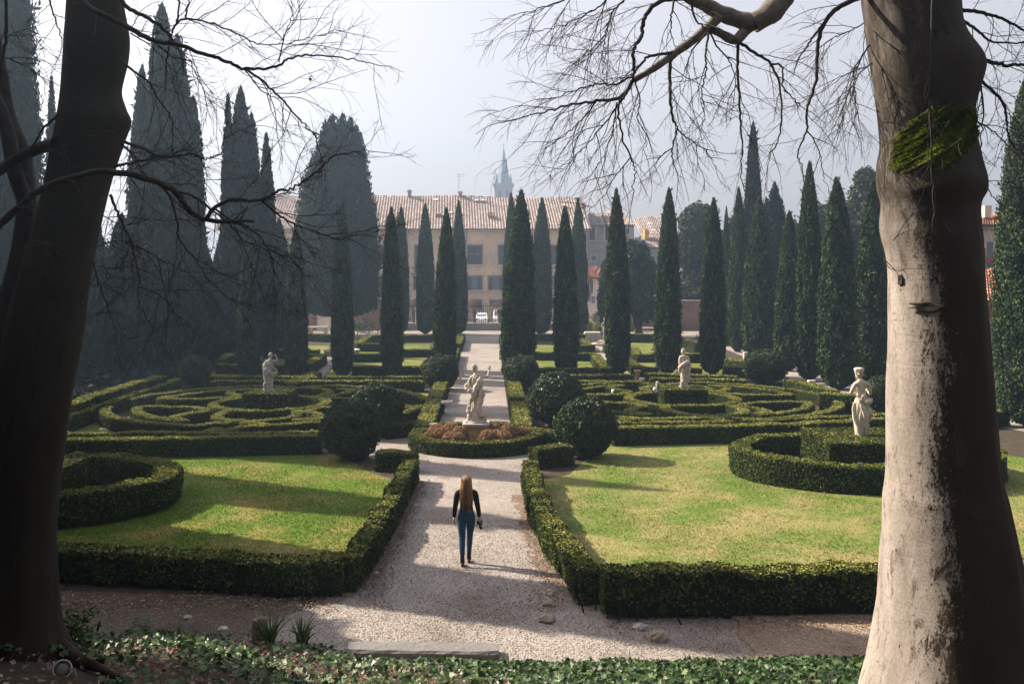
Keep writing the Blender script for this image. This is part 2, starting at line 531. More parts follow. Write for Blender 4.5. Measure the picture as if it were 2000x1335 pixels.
M['redpaint'] = plain('red_wall_paint', (.30, .06, .045), .7, .2, .2, 3)
M['yellowtrim'] = plain('yellow_trim', (.55, .36, .10), .7, .2, .2, 3)

def tile_mat(name, lo, mid, hi):
    m, nt, out = new_mat(name)
    r = ramp(nt, [(0, lo), (.5, mid), (1, hi)])
    nt.links.new(tint_out(nt), r.inputs[0])
    n = noise(nt, 1.2, 5, .65, objco(nt))
    pr = ramp(nt, [(.3, g3(.75)), (.7, g3(1.12))]); nt.links.new(n.outputs[0], pr.inputs[0])
    col = mixc(nt, r.outputs[0], pr.outputs[0], 1.0, 'MULTIPLY')
    princ(nt, out, col, .9, .1)
    return m
M['tile'] = tile_mat('terracotta_tiles', (.28, .22, .19), (.385, .31, .265), (.49, .41, .365))
M['tile_red'] = tile_mat('red_tiles', (.30, .12, .07), (.46, .21, .13), (.58, .33, .22))

# ------------------------------------------------------------------ setting: ground, paths, lawns
def sheet(name, pts, z, mat, kind='structure', step=None):
    """flat polygon sheet (fan-free: one n-gon)"""
    g = Geo()
    V = np.array([(x, y, z) for x, y in pts])
    g.add(V, np.arange(len(V))[None, :])
    return tag(g.build(name, mat), kind=kind)

def strip(name, left, right, z, mat):
    g = Geo()
    n = len(left)
    V = np.array([(x, y, z) for x, y in left] + [(x, y, z) for x, y in right])
    F = [(i, n + i, n + i + 1, i + 1) for i in range(n - 1)]
    g.add(V, np.array(F))
    return tag(g.build(name, mat), kind='structure')

g = Geo()
prof = [(-80, 0), (92.0, 0), (92.1, -1.5), (4500, -1.5)]
V, F = [], []
for y, z in prof:
    for x in (-2500, 2500):
        V.append((x, y, z))
F = [(2 * i, 2 * i + 1, 2 * i + 3, 2 * i + 2) for i in range(3)]
g.add(V, np.array(F))
tag(g.build('ground', M['soil']), kind='structure')

def axis_x(Y):
    return -1.1 - .0235 * (Y - 25)

# main gravel path: flares towards the viewer
lp = [(-4.9, 13.2), (-4.4, 15.2), (-4.0, 16.4), (-3.4, 17.2), (-2.72, 18.3), (-2.62, 22), (-2.6, 27.3)]
rp = [(3.72, 13.2), (3.72, 15.2), (3.72, 16.5), (1.6, 16.95), (.98, 18.3), (.50, 22), (.34, 27.3)]
strip('gravel_path', lp + [(-2.85, 29.2), (-2.2, 33.6), (axis_x(36) - 1.32, 36)] + [(axis_x(y) - 1.3, y) for y in (44, 56, 70, 80, 85)],
      rp + [(.55, 29.2), (.1, 33.6), (axis_x(36) + 1.32, 36)] + [(axis_x(y) + 1.3, y) for y in (44, 56, 70, 80, 85)], .008, M['gravel'])
def verge(pts, w, sgn):
    P = resample(np.array(pts, float), .12); k = len(P)
    off = w * (.75 + .45 * wob(np.c_[P, np.zeros(k)], 2.0, 4) + R.normal(0, .12, k))
    strip('path_verge', [(p[0] - .12 * sgn, p[1]) for p in P], [(p[0] + sgn * max(.05, o), p[1]) for p, o in zip(P, off)], .0125, M['verge'])
verge([(-3.3, 17.25), (-2.72, 18.3), (-2.62, 22), (-2.6, 27.2)], .30, 1)
verge([(1.5, 16.9), (.98, 18.3), (.55, 21.5), (.36, 25.5)], .42, -1)
_a = np.linspace(0, 2 * math.pi, 48, endpoint=False)
sheet('ring_path', [(-1.16 + 3.75 * math.cos(t) * (1 + .02 * math.sin(5 * t)), 32.3 + 3.6 * math.sin(t)) for t in _a], .012, M['gravel'])
sheet('forecourt', [(-42, 81.5), (40, 81.5), (40, 91.5), (-42, 91.5)], .004, M['gravel'])
sheet('dirt_walk', [(-18, 14.0), (-4.0, 14.0), (-3.6, 17.6), (-18, 18.8)], .004, M['shaded_earth'])
sheet('street', [(-120, 92.3), (120, 92.3), (120, 137), (-120, 137)], -1.494, M['street'])
# raised earth walk on the right, with a low stone edge
_y = np.linspace(12.9, 16.7, 40)
_x = 3.62 + .05 * np.sin(_y * 5.1) + R.normal(0, .025, 40)
g = Geo()
V = np.vstack([np.c_[_x, _y, np.full(40, -.01)], np.c_[_x + .035, _y, np.full(40, .055)], np.c_[_x + .10, _y, np.full(40, .07)], np.c_[np.full(40, 22.), _y, np.full(40, .07)]])
F = [(r_ * 40 + q, r_ * 40 + q + 1, (r_ + 1) * 40 + q + 1, (r_ + 1) * 40 + q) for r_ in range(3) for q in range(39)]
g.add(V, np.array(F)[:, ::-1])
tag(g.build('earth_terrace', M['dirt']), kind='structure')
# lane behind the right maze
lane = [G(1395, 672), G(1450, 694), G(1545, 738), G(1640, 768), G(1760, 800), G(2050, 850)]
strip('garden_lane', [(x - .1, y) for x, y in lane], [(x + 1.9, y + .9) for x, y in lane], .006, M['gravel'])
# diagonal paths in the far parterre, left and right fountains
strip('parterre_path', [G(612, 742), G(637, 700), G(640, 684)], [G(626, 742), G(660, 700), G(668, 684)], .006, M['gravel'])
strip('fountain_path', [G(1240, 742), G(1178, 700), G(1150, 672)], [G(1262, 742), G(1215, 700), G(1180, 672)], .006, M['gravel'])

lawn_left = [(-12.5, 19.4), (-8.0, 18.6), (-3.3, 18.0), (-3.05, 19), (-2.9, 27.2), (-3.4, 27.5), (-4.2, 28.6), (-5.3, 31.0), (-13.5, 30.3), (-14.5, 24)]
lawn_right = [(1.75, 17.3), (7, 17.3), (14, 18.2), (16, 30), (13.2, 34.2), (3.3, 32.6), (2.3, 32.2), (2.2, 30.0), (1.6, 28.0), (.75, 27.3), (.75, 24), (1.0, 20.5)]
sheet('left_lawn', lawn_left, .006, M['lawn_l'])
sheet('right_lawn', lawn_right, .006, M['lawn_r'])
k = 0
for pts in ([G(405, 735), G(828, 735), G(840, 672), G(500, 676)], [G(1050, 735), G(1230, 735), G(1150, 672), G(1035, 672)],
            [G(1245, 730), G(1420, 730), G(1400, 668), G(1228, 668)],
            [G(742, 812), G(842, 808), G(868, 772), G(790, 764)], [G(1012, 790), G(1060, 800), G(1060, 770), G(1008, 772)],
            [G(750, 842), G(832, 838), G(846, 822), G(770, 825)], [G(110, 852), G(200, 846), G(200, 816), G(140, 815)]):
    sheet('parterre_lawn', pts, .003, M['lawn_far'])

# bank that carries the ivy and the two beeches
def bank_edge(x):
    return np.interp(x, [-30, -9, -4.2, -3.0, -2.2, -.2, .3, 2, 5, 30], [16.6, 15.7, 15.55, 15.1, 14.6, 14.5, 14.45, 14.45, 14.6, 14.6])
def bank_z(x, y):
    x = np.asarray(x, float); y = np.asarray(y, float)
    d = bank_edge(x) - y
    z = np.where(d > 0, .3 * d, .3 * d)
    z = z + .26 * np.exp(-((x + 4.75) ** 2 + (y - 10.0) ** 2) / .8)
    z = np.minimum(z, 4.25) + .05 * np.sin(x * 2.1 + y * 1.3) * np.clip(d, 0, 1)
    return np.where(d < 0, -.05, z)
g = Geo()
xs = np.linspace(-30, 30, 121); ys = np.concatenate([np.linspace(-40, 0, 6)[:-1], np.linspace(0, 16.8, 57)])
XX, YY = np.meshgrid(xs, ys)
ZZ = bank_z(XX, YY)
nx, ny = len(xs), len(ys)
idx = np.arange(nx * ny).reshape(ny, nx)
F = np.stack([idx[:-1, :-1], idx[:-1, 1:], idx[1:, 1:], idx[1:, :-1]], -1).reshape(-1, 4)
g.add(np.stack([XX, YY, ZZ], -1).reshape(-1, 3), F, smooth=True)
tag(g.build('bank', M['soil']), kind='structure')

# steep wooded hillside the photographer stands on
g = Geo()
xs = np.linspace(-110, 110, 45); ys = np.linspace(-58, -5, 16)
XX, YY = np.meshgrid(xs, ys)
ZZ = 4.0 + 34 * np.clip((-6 - YY) / 34, 0, 1) ** .8 + 1.5 * np.sin(XX * .21) * np.clip((-6 - YY) / 20, 0, 1)
nx, ny = len(xs), len(ys); idx = np.arange(nx * ny).reshape(ny, nx)
g.add(np.stack([XX, YY, ZZ], -1).reshape(-1, 3), np.stack([idx[:-1, :-1], idx[:-1, 1:], idx[1:, 1:], idx[1:, :-1]], -1).reshape(-1, 4), smooth=True)
tag(g.build('hillside', M['soil']), kind='structure')
n = 16000
x = R.uniform(-105, 105, n); y = R.uniform(-56, -9, n)
z = 4.0 + 34 * np.clip((-6 - y) / 34, 0, 1) ** .8
g = Geo(); leaf_cards(g, np.c_[x, y, np.minimum(z + R.uniform(0, 11, n) * np.clip((-y - 8) / 6, 0, 1), 48)], R.normal(0, 1, (n, 3)), 1.5, .9, .2, .8, 0)
tag(g.build('woods', M['tree']), kind='stuff')

# ------------------------------------------------------------------ hedges
def sweep_hedge(poly, z, th, leaf=.07, dens=220, closed=False, z0=0.0, core=True, gap=0.0, rng=R, seed=0, shag=.03):
    """one clipped hedge along a ground polyline: leafy shell over a dark core; returns a Geo (mat 0 leaves, 1 core)"""
    g = Geo()
    P = resample(np.asarray(poly, float), .25, closed)
    n = len(P)
    if closed:
        T = norm(np.roll(P, -1, 0) - np.roll(P, 1, 0))
    else:
        T = norm(np.gradient(P, axis=0))
    Nn = np.stack([-T[:, 1], T[:, 0]], 1)
    h = th / 2
    ins = .035
    hw, zt, zb = h - ins, z - ins, z0 + gap
    cs = [(-hw, zb), (-hw * 1.02, zb + (zt - zb) * .5), (-hw, zt - .05), (-hw + .05, zt), (hw - .05, zt), (hw, zt - .05), (hw * 1.02, zb + (zt - zb) * .5), (hw, zb)]
    K = len(cs)
    wz = 1 + (.07 if leaf < .065 else .035) * wob(np.c_[P, np.zeros(n)], 1.1, seed)
    rings = []
    for (o, zz) in cs:
        rings.append(np.c_[P + Nn * o * (1 + .05 * wob(np.c_[P, np.full(n, zz)], 1.5, seed + 1))[:, None], zz * wz])
    V = np.stack(rings, 1).reshape(-1, 3)
    F = []
    m = n if closed else n - 1
    for i in range(m):
        a, b = i * K, ((i + 1) % n) * K
        for j in range(K - 1):
            F.append((a + j, a + j + 1, b + j + 1, b + j))
    if core:
        g.add(V, np.array(F), 1, .2)
        if not closed:
            g.add(V[:K], np.arange(K)[None, :], 1, .2)
            g.add(V[-K:], np.arange(K)[::-1][None, :], 1, .2)
    # leaves on the shell
    seg = np.linalg.norm(np.diff(np.vstack([P, P[:1]]) if closed else P, axis=0), axis=1)
    Ltot = seg.sum()
    per = 2 * (z - zb) + th
    N = int(Ltot * per * dens)
    cum = np.concatenate(([0], np.cumsum(seg)))
    s = rng.uniform(0, Ltot, N)
    i = np.clip(np.searchsorted(cum, s, 'right') - 1, 0, m - 1)
    f = ((s - cum[i]) / seg[i])[:, None]
    A, B = P[i], P[(i + 1) % n]
    pos = A * (1 - f) + B * f
    nn = norm(Nn[i] * (1 - f) + Nn[(i + 1) % n] * f)
    w = rng.uniform(0, per, N)
    hs = z - zb
    off = np.where(w < hs, -h, np.where(w < hs + th, w - hs - h, h))
    zz = np.where(w < hs, zb + w, np.where(w < hs + th, z, zb + (w - hs - th)))
    Nv = np.c_[nn * np.where(w < hs, -1, np.where(w < hs + th, 0, 1))[:, None], np.where((w >= hs) & (w < hs + th), 1.0, .15)]
    # rounded shoulders
    edge = np.clip((np.abs(off) - (h - .07)) / .07, 0, 1) * np.clip((zz - (z - .07)) / .07, 0, 1)
    sh = wob(np.c_[pos, zz], 2.2, seed) * shag + rng.normal(0, .012, N) - edge * .03
    Pp = np.c_[pos + nn * off[:, None], zz * (1 + (.07 if leaf < .065 else .035) * wob(np.c_[pos, np.zeros(N)], 1.1, seed))] + norm(Nv) * sh[:, None]
    keep = rng.uniform(0, 1, N) < np.clip((zz - zb) / (.12 + gap * 2.2) + .35 - gap * 2, 0, 1)
    tint = np.clip(np.where(leaf < .065, rng.beta(1.3, 1.9, N), rng.beta(2.5, 3.2, N) * .8 + .08) + .18 * wob(np.c_[pos, zz], .8, seed + 3) + np.where(Nv[:, 2] > .5, .30 if leaf < .065 else .46, -.14), 0, 1)  # tops yellower as new growth; sunlit tops and shaded sides put into tint
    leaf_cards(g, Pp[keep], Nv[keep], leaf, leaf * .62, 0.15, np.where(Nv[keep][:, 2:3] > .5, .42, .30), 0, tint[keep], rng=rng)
    if not closed:
        for e, sgn in ((0, -1), (-1, 1)):
            area = th * (z - zb)
            k = int(area * dens * 1.1)
            o = rng.uniform(-h, h, k); q = rng.uniform(zb, z, k)
            pe = P[e] + Nn[e] * o[:, None] + T[e] * sgn * (.02 + rng.normal(0, .015, k))[:, None]
            leaf_cards(g, np.c_[pe, q], np.tile(np.r_[T[e] * sgn, .1], (k, 1)), leaf, leaf * .62, .15, .5, 0, rng.beta(2, 2.4, k), rng=rng)
    return g

HG = 'clipped box hedges of the formal garden'
hedge_n = 0
def hedge(poly, z, th, label, leaf=.07, dens=220, closed=False, group=HG, stems=0, **kw):
    global hedge_n
    hedge_n += 1
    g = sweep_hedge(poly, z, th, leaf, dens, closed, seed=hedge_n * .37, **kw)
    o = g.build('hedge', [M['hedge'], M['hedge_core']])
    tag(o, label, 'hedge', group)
    if stems:
        P = resample(np.asarray(poly, float), .22)
        sg = Geo()
        for p in P:
            for q in range(stems):
                a = np.r_[p + R.normal(0, th * .3, 2), -.02]
                b = a + np.r_[R.normal(0, .07, 2), R.uniform(.34, .5)]
                tube(sg, [a, (a + b) / 2 + R.normal(0, .02, 3), b], [.020, .015, .009], 4)
        tag(sg.build('stems', M['branch'], o), kind='stuff')
    return o

def pix(pts, z):
    return [G(x, y, z) for x, y in pts]

# near hedges
NEAR = dict(leaf=.06, dens=1400)
hedge([(-13.5, 19.4), (-9.0, 18.75), (-6.2, 18.3), (-4.2, 17.85), (-3.05, 17.85)], .62, .6, 'dark front hedge along the earth walk, left of the gravel path', gap=.08, stems=2, shag=.08, leaf=.062, dens=1150)
hedge([(-2.98, 17.9), (-2.86, 19.2), (-2.78, 22), (-2.74, 27.2)], .62, .40, 'straight hedge bordering the left side of the path beside the woman', shag=.10, gap=.03, **NEAR)
hedge([(1.55, 16.75), (3.5, 16.78), (6.4, 16.85), (10, 17.2), (14, 17.8)], .78, .6, 'tall front hedge with bare stems below, right of the gravel path', gap=.10, stems=3, shag=.08, leaf=.062, dens=1150)
hedge([(1.34, 17.2), (1.16, 18.4), (.88, 20), (.62, 22.4), (.52, 24.5), (.5, 26.9)], .63, .40, 'curving hedge bordering the right side of the path beside the woman', shag=.10, gap=.03, **NEAR)
hedge(pix([(738, 880), (812, 882)], .55), .55, .55, 'short cross hedge between the left ball bush and the path hedge', leaf=.055, dens=1300)
hedge(pix([(1042, 874), (1112, 867)], .6), .6, .55, 'short cross hedge between the path hedge and the right ball bush', leaf=.055, dens=1300)
ang = np.linspace(0, 2 * math.pi, 60, endpoint=False)
hedge(np.c_[-1.16 + 1.98 * np.cos(ang), 32.55 + 1.98 * np.sin(ang)], .46, .46, 'round hedge ring enclosing the brown shrubs and the central statue', leaf=.06, dens=1100, closed=True)
hedge(np.c_[10.0 + 3.5 * np.cos(ang), 28.2 + 2.55 * np.sin(ang)], .74, .56, 'oval hedge ring on the dry lawn around the statue by the big trunk', leaf=.06, dens=1000, closed=True, shag=.05)
hedge(np.c_[-12.0 + 3.5 * np.cos(ang), 24.4 + 2.5 * np.sin(ang)], .8, .6, 'shaded oval hedge ring on the green lawn by the left trunk', leaf=.06, dens=1000, closed=True, shag=.07, gap=.1)

def block(cx, cy, w, d, z, label, leaf, dens):
    g = Geo()
    V, F = box(cx - w / 2 + .03, cx + w / 2 - .03, cy - d / 2 + .03, cy + d / 2 - .03, 0, z - .03)
    g.add(V, F, 1, .2)
    rng = R
    for (nv, area, fn) in (((0, -1, 0), w * z, lambda a, b: (cx + (a - .5) * w, np.full_like(a, cy - d / 2), b * z)),
                           ((0, 1, 0), w * z, lambda a, b: (cx + (a - .5) * w, np.full_like(a, cy + d / 2), b * z)),
                           ((-1, 0, 0), d * z, lambda a, b: (np.full_like(a, cx - w / 2), cy + (a - .5) * d, b * z)),
                           ((1, 0, 0), d * z, lambda a, b: (np.full_like(a, cx + w / 2), cy + (a - .5) * d, b * z)),
                           ((0, 0, 1), w * d, lambda a, b: (cx + (a - .5) * w, cy + (b - .5) * d, np.full_like(a, z)))):
        n = int(area * dens)
        a, b = rng.uniform(0, 1, n), rng.uniform(0, 1, n)
        P = np.stack(fn(a, b), 1)
        Nv = np.tile(np.array(nv, float), (n, 1))
        P = P + Nv * (rng.normal(0, .012, n) + .015 * wob(P, 2.5))[:, None]
        leaf_cards(g, P, Nv, leaf, leaf * .62, .1, .5, 0, np.clip(rng.beta(1.3, 1.9, n) + .12 * wob(P, .9) + nv[2] * .24 - .08, 0, 1))  # block tops tinted lighter too, sunlight put into the leaf colour
    o = g.build('hedge_block', [M['hedge'], M['hedge_core']])
    return tag(o, label, 'hedge', 'square hedge blocks under the statues')
block(9.95, 28.3, 2.7, 2.7, 1.06, 'square clipped hedge block under the statue beside the big trunk', .06, 1000)
block(-12.1, 24.4, 2.4, 2.2, .98, 'square clipped hedge block inside the shaded ring at left', .055, 600)

# the two mazes
def maze(ox, oy, side, who):
    z, th = .46, .42
    kw = dict(leaf=.07, dens=720)
    block(ox, oy, 1.76, 1.76, .9, 'square clipped hedge block under the statue of the %s maze' % who, .08, 600)
    a = np.linspace(0, 2 * math.pi, 44, endpoint=False)
    hedge(np.c_[ox + 2.2 * np.cos(a), oy + 2.2 * np.sin(a)], z, th, 'innermost round hedge of the %s maze, circling the statue block' % who, closed=True, **kw)
    D = cat_rom([(-1.05, -2.2), (-1.15, -3.3), (-.75, -4.2), (.2, -4.75), (1.15, -4.4), (1.75, -3.5), (1.5, -2.1)], 4)
    for v, w in ((1, 'near'), (-1, 'far')):
        hedge(np.c_[ox + D[:, 0], oy + D[:, 1] * v], z, th, 'bowl shaped hedge on the %s side of the %s maze ring' % (w, who), **kw)
    t = np.radians(np.linspace(-15, -66, 12))
    sh = np.vstack([cat_rom([(1.95, -2.3), (2.1, -1.7), (2.7, -1.3), (3.6, -1.1), (4.6, -1.1)], 3), np.c_[5.0 * np.cos(t), 5.0 * np.sin(t)], cat_rom([(2.0, -4.4), (2.6, -3.7), (2.4, -2.9)], 3)])
    for u, uw in ((1, 'right'), (-1, 'left')):
        for v, w in ((1, 'near'), (-1, 'far')):
            hedge(np.c_[ox + sh[:, 0] * u, oy + sh[:, 1] * v], z, th, 'kidney shaped hedge loop, %s %s quarter of the %s maze' % (w, uw, who), closed=True, **kw)
            tt = np.radians(np.linspace(-9, -79, 18))
            arc = np.vstack([np.c_[6.15 * np.cos(tt), 5.85 * np.sin(tt)], [(.75, -5.1), (.15, -5.15)]])
            hedge(np.c_[ox + arc[:, 0] * u, oy + arc[:, 1] * v], z, th, 'outer curved hedge, %s %s quarter of the %s maze' % (w, uw, who), **kw)
maze(7.0, 40.9, 1, 'sunlit right')
maze(-9.6, 39.6, -1, 'shaded left')

MK = dict(leaf=.07, dens=850)
hedge(pix([(1196, 834), (1442, 829), (1554, 826), (1666, 820), (1760, 813), (1960, 800)], .58), .58, .55, 'long front hedge of the right maze along the dry lawn', **MK)
hedge(pix([(1207, 824), (1425, 822), (1385, 814.5), (1207, 818)], .52), .52, .42, 'hairpin hedge behind the front hedge, left half of the right maze', leaf=.07, dens=720)
hedge(pix([(1740, 807), (1600, 814), (1492, 819.5), (1430, 813)], .52), .52, .42, 'bent hedge behind the front hedge, right half of the right maze', leaf=.07, dens=720)
hedge(pix([(112, 857), (330, 854), (450, 852), (626, 848)], .58), .58, .55, 'long front hedge of the left maze along the green lawn', **MK)
hedge(pix([(112, 846), (330, 842), (395, 845), (428, 834)], .52), .52, .42, 'bent hedge behind the front hedge, left half of the left maze', leaf=.07, dens=720)
hedge(pix([(626, 841), (416, 846), (467, 832), (628, 823)], .52), .52, .42, 'hairpin hedge behind the front hedge, right half of the left maze', leaf=.07, dens=720)
hedge(pix([(128, 790), (215, 760), (313, 733)], .85), .85, .6, 'tall dark boundary hedge on the far left side of the left maze', leaf=.10, dens=380)
hedge(pix([(110, 820), (200, 786), (310, 752), (345, 740)], .55), .55, .5, 'low hedge beside the tall boundary hedge, left of the left maze', leaf=.10, dens=380)
hedge(pix([(1540, 741), (1575, 748), (1628, 763)], .6), .6, .6, 'hedge along the gravel lane behind the right maze', leaf=.095, dens=400)
hedge(pix([(1604, 767), (1672, 771)], .7), .7, .7, 'thick short hedge at the right end of the right maze', leaf=.095, dens=400)

# hedges lining the path beyond the ring
for (y0, y1, w) in ((33.5, 40.2, 'nearest stretch of hedge left of the far path, behind the ring'), (40.9, 45.9, 'second stretch of hedge left of the far path'),
                    (53.7, 64.7, 'third stretch of hedge left of the far path'), (68.5, 79, 'farthest stretch of hedge left of the far path')):
    hedge([(axis_x(y0) - 1.68, y0), (axis_x(y1) - 1.68, y1)], .52, .62, w, leaf=.095, dens=420)
for (y0, y1, w) in ((33.6, 39.5, 'nearest stretch of hedge right of the far path, behind the ring'), (40.6, 46.5, 'second stretch of hedge right of the far path'),
                    (54, 63, 'third stretch of hedge right of the far path'), (64.5, 77, 'farthest stretch of hedge right of the far path')):
    hedge([(axis_x(y0) + 1.68, y0), (axis_x(y1) + 1.68, y1)], .52, .62, w, leaf=.095, dens=420)
hedge(pix([(752, 828), (800, 824), (838, 818)], .5), .5, .5, 'low hedge left of the ring, joining the path hedge to the ball bush', leaf=.06, dens=420)
hedge(pix([(783, 795), (830, 791), (858, 784)], .5), .5, .5, 'low hedge beside the second left ball bush', leaf=.065, dens=380)
hedge(pix([(1012, 828), (1060, 838), (1085, 840)], .55), .55, .55, 'low hedge right of the ring, in front of the second right ball bush', leaf=.06, dens=420)

# far parterre, traced rows
FAR = dict(leaf=.11, dens=320)
rows = [
    ([(412, 743), (826, 743)], .5, 'long straight hedge behind the left maze, from the dark ball bush to the path bush'),
    ([(405, 735), (620, 735)], .5, 'second straight hedge behind the left maze, left part'),
    ([(640, 735), (826, 735)], .5, 'second straight hedge behind the left maze, right part'),
    ([(425, 711), (562, 713)], .5, 'hedge between the two leftmost row cypresses'),
    ([(690, 715), (850, 715)], .5, 'hedge row behind the cypresses left of the path'),
    ([(515, 682), (622, 683)], .55, 'hedge row behind the left statue'),
    ([(780, 682), (892, 682)], .5, 'hedge row crossing the lawn left of the far path'),
    ([(566, 748), (617, 727)], .5, 'slanting hedge right of the left statue'),
    ([(598, 710), (629, 692), (598, 690)], .6, 'hedge corner beside the slanting garden path'),
    ([(512, 665), (534, 655)], .6, 'small far hedge at the left end of the parterre'),
    ([(426, 702), (505, 663)], .6, 'slanting hedge at the dark left edge of the parterre'),
    ([(597, 651), (648, 653)], .6, 'far hedge below the bright gateway'),
    ([(720, 654), (890, 654)], .55, 'farthest hedge row left of the path, under the far cypresses'),
    ([(719, 655), (699, 670), (750, 670.5)], .55, 'bent hedge by the rope posts'),
    ([(688, 691), (752, 690)], .5, 'short hedge right of the left fountain'),
    ([(1056, 744), (1252, 744)], .5, 'long straight hedge behind the right maze, left part'),
    ([(1056, 732), (1236, 731)], .45, 'second straight hedge behind the right maze'),
    ([(1050, 719), (1184, 718), (1163, 692)], .5, 'bent hedge around the lawn left of the stone fountain'),
    ([(1042, 687), (1161, 689)], .5, 'hedge row crossing the lawn right of the far path'),
    ([(1042, 652), (1142, 652)], .55, 'farthest hedge row right of the path, under the far cypresses'),
    ([(1133, 660), (1154, 673), (1128, 674)], .5, 'hedge corner left of the stone fountain'),
    ([(1228, 652), (1283, 652)], .65, 'far hedge right of the stone fountain, by the ochre wall'),
    ([(1238, 678), (1245, 691), (1284, 690)], .5, 'hedge corner right of the stone fountain'),
    ([(1228, 703), (1250, 717), (1284, 717)], .5, 'bent hedge behind the terracotta pot'),
    ([(1262, 728), (1440, 734)], .55, 'hedge row between the pot and the dark round bush'),
    ([(1270, 738), (1455, 741)], .5, 'long straight hedge behind the right maze, right part'),
    ([(1326, 690), (1368, 690)], .55, 'hedge between the two cypresses behind the right statue, back row'),
    ([(1326, 719), (1368, 719)], .5, 'hedge between the two cypresses behind the right statue, front row'),
    ([(1338, 662), (1366, 668)], .8, 'taller hedge stub far behind the right statue'),
    ([(1414, 698), (1457, 706)], .55, 'hedge beside the gravel lane, right of the row cypresses'),
    ([(1414, 716), (1452, 716)], .5, 'short hedge in front of the gravel lane'),
]
for pts, z, lab in rows:
    hedge(pix(pts, z), z, .6, lab, **FAR)

# ------------------------------------------------------------------ ball bushes
def ball_mesh(name, n, leaf, seed, squash=.95):
    rng = np.random.default_rng(seed)
    g = Geo()
    lat = np.linspace(-1, 1, 12)
    a = np.linspace(0, 2 * math.pi, 20, endpoint=False)
    rings = []
    for l in lat:
        rr = max(.02, math.sqrt(1 - l * l)) * .9
        ring = np.stack([rr * np.cos(a), rr * np.sin(a), np.full(20, l * .9)], 1)
        ring *= (.97 + .11 * wob(ring, 1.7, seed))[:, None]
        rings.append(ring)
    add_loft(g, rings, 1, .2)
    d = norm(rng.normal(0, 1, (n, 3)))
    r = .94 + .13 * wob(d, 1.7, seed) + .06 * wob(d, 6, seed + 1) + rng.normal(0, .018, n)
    out = rng.uniform(0, 1, n) < .06
    r = r + out * rng.uniform(0, .07, n)
    P = d * r[:, None]
    tint = np.clip(rng.beta(2, 2.6, n) + .22 * wob(d, 5, seed + 2), 0, 1)
    leaf_cards(g, P, d, leaf, leaf * .45, .35, .75, 0, tint, rng=rng)
    g.V = [v * np.array([1, 1, squash], np.float32) for v in g.V]
    return g.mesh(name, [M['yew'], M['hedge_core']])
BALL = [ball_mesh('bush_crown', 9000, .12, 11), ball_mesh('bush_crown', 9000, .12, 12), ball_mesh('bush_crown', 7000, .11, 13)]
def ball(px, ybase, rpx, label, v, name='ball_bush', sq=1.0):
    X, Y = G(px, ybase)
    r = rpx / sc_at(Y)
    o = empty(name, (X, Y, 0), label, 'bush', 'round clipped ball bushes')
    c = obj('crown', BALL[v], o, (0, 0, r * .97 * sq), (0, 0, random.uniform(0, 6)), (r, r, r * sq))
    g = Geo()
    for q in range(3):
        tube(g, [(random.uniform(-.1, .1), random.uniform(-.1, .1), -.05), (random.uniform(-.15, .15), random.uniform(-.15, .15), .35 * r), (random.uniform(-.3, .3) * r, random.uniform(-.3, .3) * r, r * .8)], [.05, .04, .02], 6)
    g.build('stem', M['trunk'], o)
ball(686, 897, 61, 'large ball bush at the right edge of the green lawn, left of the ring', 0)
ball(733, 852, 55, 'ball bush peeking behind the large one, left of the ring', 1)
ball(1143, 893, 61, 'large ball bush at the edge of the dry lawn, right of the ring', 1)
ball(1087, 832, 56, 'ball bush peeking behind the large one, right of the ring', 0)
ball(860, 761, 37, 'small dark ball bush left of the far path below a cypress', 2)
ball(1018, 763, 37, 'small dark ball bush right of the far path below the widest cypress', 2)
ball(1494, 749, 44, 'flat dark bush in front of the cypresses, behind the right maze', 2, 'round_bush', .8)
ball(380, 756, 33, 'dark ball bush in the shade behind the left maze', 2)
ball(1722, 803, 36, 'leafy round bush half hidden by the big right trunk', 1, 'round_bush', 1.0)

# variegated young shrub in the shade, beside the dark ball bush
X, Y = G(357, 752)
g = Geo()
d = norm(R.normal(0, 1, (700, 3))); P = d * np.array([.22, .22, .5]) * R.uniform(.6, 1, (700, 1)) + np.array([0, 0, .75])
leaf_cards(g, P, d, .09, .05, .3, .7, 0, R.uniform(.3, 1, 700))
o = empty('variegated_shrub', (X, Y, 0), 'small pale variegated shrub in front of the shaded ball bush', 'shrub')
g.build('foliage', M['yellow_leaf'], o)
g = Geo(); tube(g, [(0, 0, -.05), (.03, 0, .4), (0, .02, .9)], [.03, .02, .01], 5); g.build('stem', M['trunk'], o)

# ------------------------------------------------------------------ cypresses
def col_profile(t, kind):
    if kind == 'slim':
        return ((1 - t) ** .72) * (1 + 1.05 * t) * np.clip((t + .005) / .035, 0, 1) ** .5 * np.clip((t + .12) / .26, 0, 1) ** .4
    if kind == 'broad':
        return ((1 - np.clip(t, 0, 1) ** 3.6) ** .7) * (.86 + .14 * np.sin(np.clip(t / .35, 0, 1) * math.pi / 2)) * np.clip((t + .01) / .05, 0, 1) ** .5
    return ((1 - t) ** .6) * (1 + .35 * t) * np.clip((t + .01) / .05, 0, 1) ** .5   # cone

